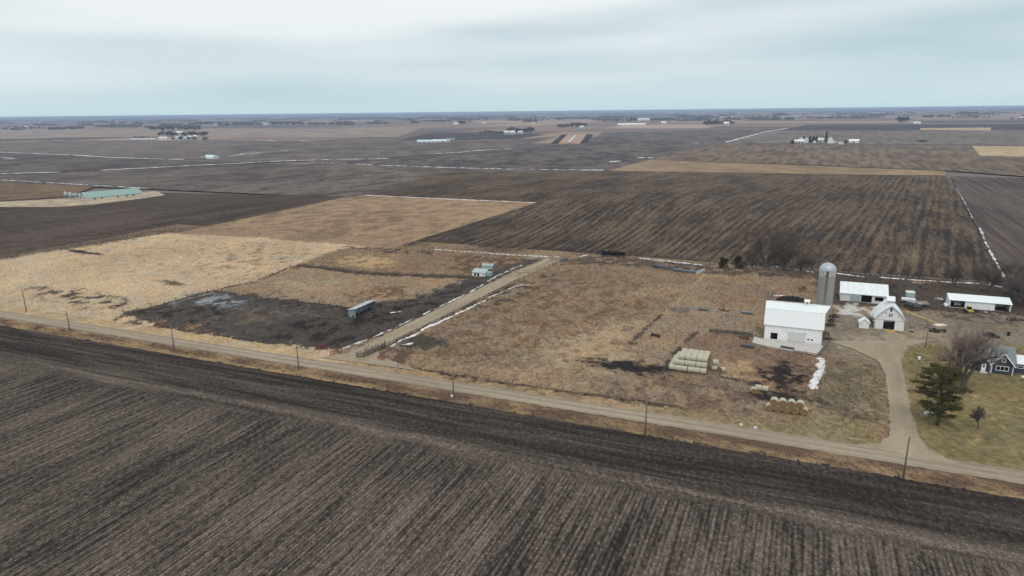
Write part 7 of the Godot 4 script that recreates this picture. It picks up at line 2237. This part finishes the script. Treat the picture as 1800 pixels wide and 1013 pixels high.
# ---------------------------------------------------------------- far trees
func far_trees() -> void:
	var bark := paint("far bark", 74, 68, 66, 0.95)
	var twig := paint("far twigs", 98, 88, 82, 0.95)
	var kinds := [bare_kind("far a", 51, 3, 0.42, 0.026, 0.03, 4), bare_kind("far b", 62, 3, 0.46, 0.026, 0.03, 3), bare_kind("far c", 73, 3, 0.40, 0.026, 0.03, 5)]
	var r := RandomNumberGenerator.new()
	r.seed = 8
	# [px from, px to, ground row, tree height, how many, label, group]
	for s in far_groves:
		var a: Vector2 = s[0]
		var b: Vector2 = s[1]
		var away := a.lerp(b, 0.5).normalized()
		for k in int(s[3]):
			var f: float = (k + r.randf()) / s[3]
			var p: Vector2 = a.lerp(b, f) + away * r.randf_range(0, s[4])
			bare_tree(kinds[k % 3], at(p, -1.0), s[2] * r.randf_range(0.75, 1.15), "%s, %s from the left" % [s[5], nth[k]], s[6], bark, twig, "far_tree", "tree", r.randf_range(0.95, 1.35))
	# evergreens of the white farmstead
	var g := RandomNumberGenerator.new()
	g.seed = 3
	var ev := paint("far spruce", 48, 50, 46, 0.95)
	for s in [[Vector2(36, -1500.1), 21.0, 2.6, "tall narrow spruce in the white farmstead"], [Vector2(7.3, -1495.7), 12.0, 4.5, "left dark evergreen of the windbreak in the white farmstead"], [Vector2(13.5, -1496.7), 11.5, 4.5, "middle dark evergreen of the windbreak in the white farmstead"], [Vector2(18.6, -1497.5), 11.0, 4.0, "right dark evergreen of the windbreak in the white farmstead"], [Vector2(-23.9, -1441.8), 6.0, 5.0, "leftmost dark evergreen of the white farmstead"], [Vector2(-17.2, -1467), 6.0, 4.0, "low evergreen left of the white farmstead's house"], [Vector2(-4.5, -1546.3), 10.0, 2.6, "small spruce behind the white houses"], [Vector2(70.5, -1480.8), 5.0, 3.0, "round bush left of the long machine shed"]]:
		var o := thing("spruce_tree", at(s[0], -0.7), 0, s[3], "tree")
		var st := smooth_mb()
		tube(st, [Vector3(0, -0.5, 0), Vector3(0, s[1] * 0.9, 0)], [0.35, 0.05], 6)
		build(st, "trunk", paint("pine bark", 82, 68, 56), o)
		st = mb()
		for k in 90:
			var f := g.randf()
			var a := g.randf() * TAU
			var rr: float = s[2] * (1.0 - f) * g.randf_range(0.3, 1.0) + 0.3
			needle_clump(st, Vector3(cos(a) * rr, 0.6 + f * (s[1] - 0.8), sin(a) * rr), Vector3(0.9, 0.7, 0.9), 14, 1.0, g)
		build(st, "crown", ev, o)
	# woods along the horizon that read as one mass
	var st := mb()
	for k in 60:
		var d := Vector3(g.randfn(), absf(g.randfn()), g.randfn()).normalized()
		var c := Vector3(d.x * 0.6, 0.15 + d.y * 0.75, d.z * 0.6)
		var t := d.cross(Vector3(g.randfn(), g.randfn(), g.randfn())).normalized() * 0.22
		var u := t.cross(d) + d * 0.2
		tri(st, c - t, c + u, c + t)
	st.generate_normals()
	var clump := st.commit()
	clump.surface_set_material(0, paint("far wood", 92, 84, 78, 0.95))
	var places := []
	r.seed = 91
	for k in 420:
		var az := deg_to_rad(r.randf_range(-64, 20))
		var dist := exp(r.randf_range(log(4200.0), log(21000.0)))
		var length := r.randf_range(60, 420) * dist / 8000.0
		var n := int(5 + length / 12.0)
		var c := Vector2(sin(az), -cos(az)) * dist
		var axis := Vector2(1, 0) if r.randf() < 0.7 else Vector2(0, 1)
		var hgt := r.randf_range(7, 15)
		for q in n:
			var p := c + axis * length * (q / float(n) - 0.5) + Vector2(r.randf_range(-20, 20), r.randf_range(-20, 20))
			var s := hgt * r.randf_range(0.7, 1.2)
			places.append(Transform3D(Basis(Vector3.UP, r.randf() * TAU).scaled(Vector3(s * 1.1, s, s * 1.1)), Vector3(p.x, -1.3, p.y)))
	var mm := MultiMesh.new()
	mm.transform_format = MultiMesh.TRANSFORM_3D
	mm.mesh = clump
	mm.instance_count = places.size()
	for k in places.size(): mm.set_instance_transform(k, places[k])
	var o := MultiMeshInstance3D.new()
	o.name = "distant_woods"
	o.multimesh = mm
	add_child(o)
	tag(o, "bluish far groves and tree lines along the horizon", "trees", "", "stuff")

var far_groves := [
	[Vector2(-1900.8, -1611.4), Vector2(-1711.1, -1630.1), 17.0, 16, 60.0, "bare tree in the front row of the left grove", "left grove front"],
	[Vector2(-1594.8, -1390.4), Vector2(-1439.3, -1375.2), 11.0, 8, 20.0, "low bare tree between the left grove's buildings", "left grove yard"],
	[Vector2(-2562.7, -2131.1), Vector2(-2350.9, -2215.8), 19.0, 24, 420.0, "bare tree in the back of the left grove", "left grove back"],
	[Vector2(-1802.9, -1442.3), Vector2(-1678.2, -1417.7), 8.0, 9, 20.0, "low tree behind the long grey roofed barn", "trees behind the long grey barn"],
	[Vector2(-3959.3, -3673.3), Vector2(-3406.9, -3426.6), 24.0, 12, 200.0, "tree of the dark clump behind the left grove", "clump behind the left grove"],
	[Vector2(-2875.4, -3213.3), Vector2(-2737.9, -3346), 22.0, 14, 150.0, "tree of the dark far grove left of centre", "far grove left of centre"],
	[Vector2(-3987.7, -2395.2), Vector2(-3758.6, -2502.9), 14.0, 14, 60.0, "tree of the low dark hedge at the far left", "far left hedge"],
	[Vector2(-6215.7, -4483), Vector2(-6275.3, -4771.7), 24.0, 9, 150.0, "tree of a far clump at the left horizon", "far left clump"],
	[Vector2(-4952.6, -3811.7), Vector2(-5291.4, -4315.4), 24.0, 8, 150.0, "tree of a second far clump at the left horizon", "second far left clump"],
	[Vector2(-929.4, -1943.3), Vector2(-819.1, -1899.6), 11.0, 9, 15.0, "small tree in the row left of the central farmstead", "row left of the central farmstead"],
	[Vector2(-880.4, -2055.6), Vector2(-773.4, -2005.5), 18.0, 9, 50.0, "tree around the small central farmstead", "central farmstead trees"],
	[Vector2(-1728.7, -3362.4), Vector2(-1692, -3357.3), 24.0, 4, 50.0, "tree of the dark clump beside a far white shed", "clump beside a far white shed"],
	[Vector2(-906.6, -2618.9), Vector2(-846.8, -2798.8), 20.0, 14, 60.0, "tree of the grove behind the tan strips", "grove behind the tan strips"],
	[Vector2(-395.4, -2958.5), Vector2(-293.9, -3162.5), 22.0, 14, 80.0, "tree of the far grove right of centre", "far grove right of centre"],
	[Vector2(-978.6, -4128.3), Vector2(-931.2, -4115.4), 26.0, 4, 80.0, "tree of a far clump left of white sheds", "clump left of white sheds"],
	[Vector2(367.2, -3475.7), Vector2(392.7, -3470.2), 27.0, 4, 20.0, "tree of the lone round clump at the far right", "lone round clump at the far right"],
	[Vector2(-245.8, -5848.8), Vector2(-182, -6664.6), 30.0, 5, 100.0, "tree of a small far clump right of centre", "small far clump right of centre"],
	[Vector2(196, -1549.4), Vector2(212.2, -1527), 5.0, 4, 10.0, "low bush on the field line at the right", "bushes on the right field line"],
	[Vector2(959.2, -5807.5), Vector2(1145.3, -6073.2), 30.0, 6, 200.0, "tree of a far wood at the right", "far right wood"],
]
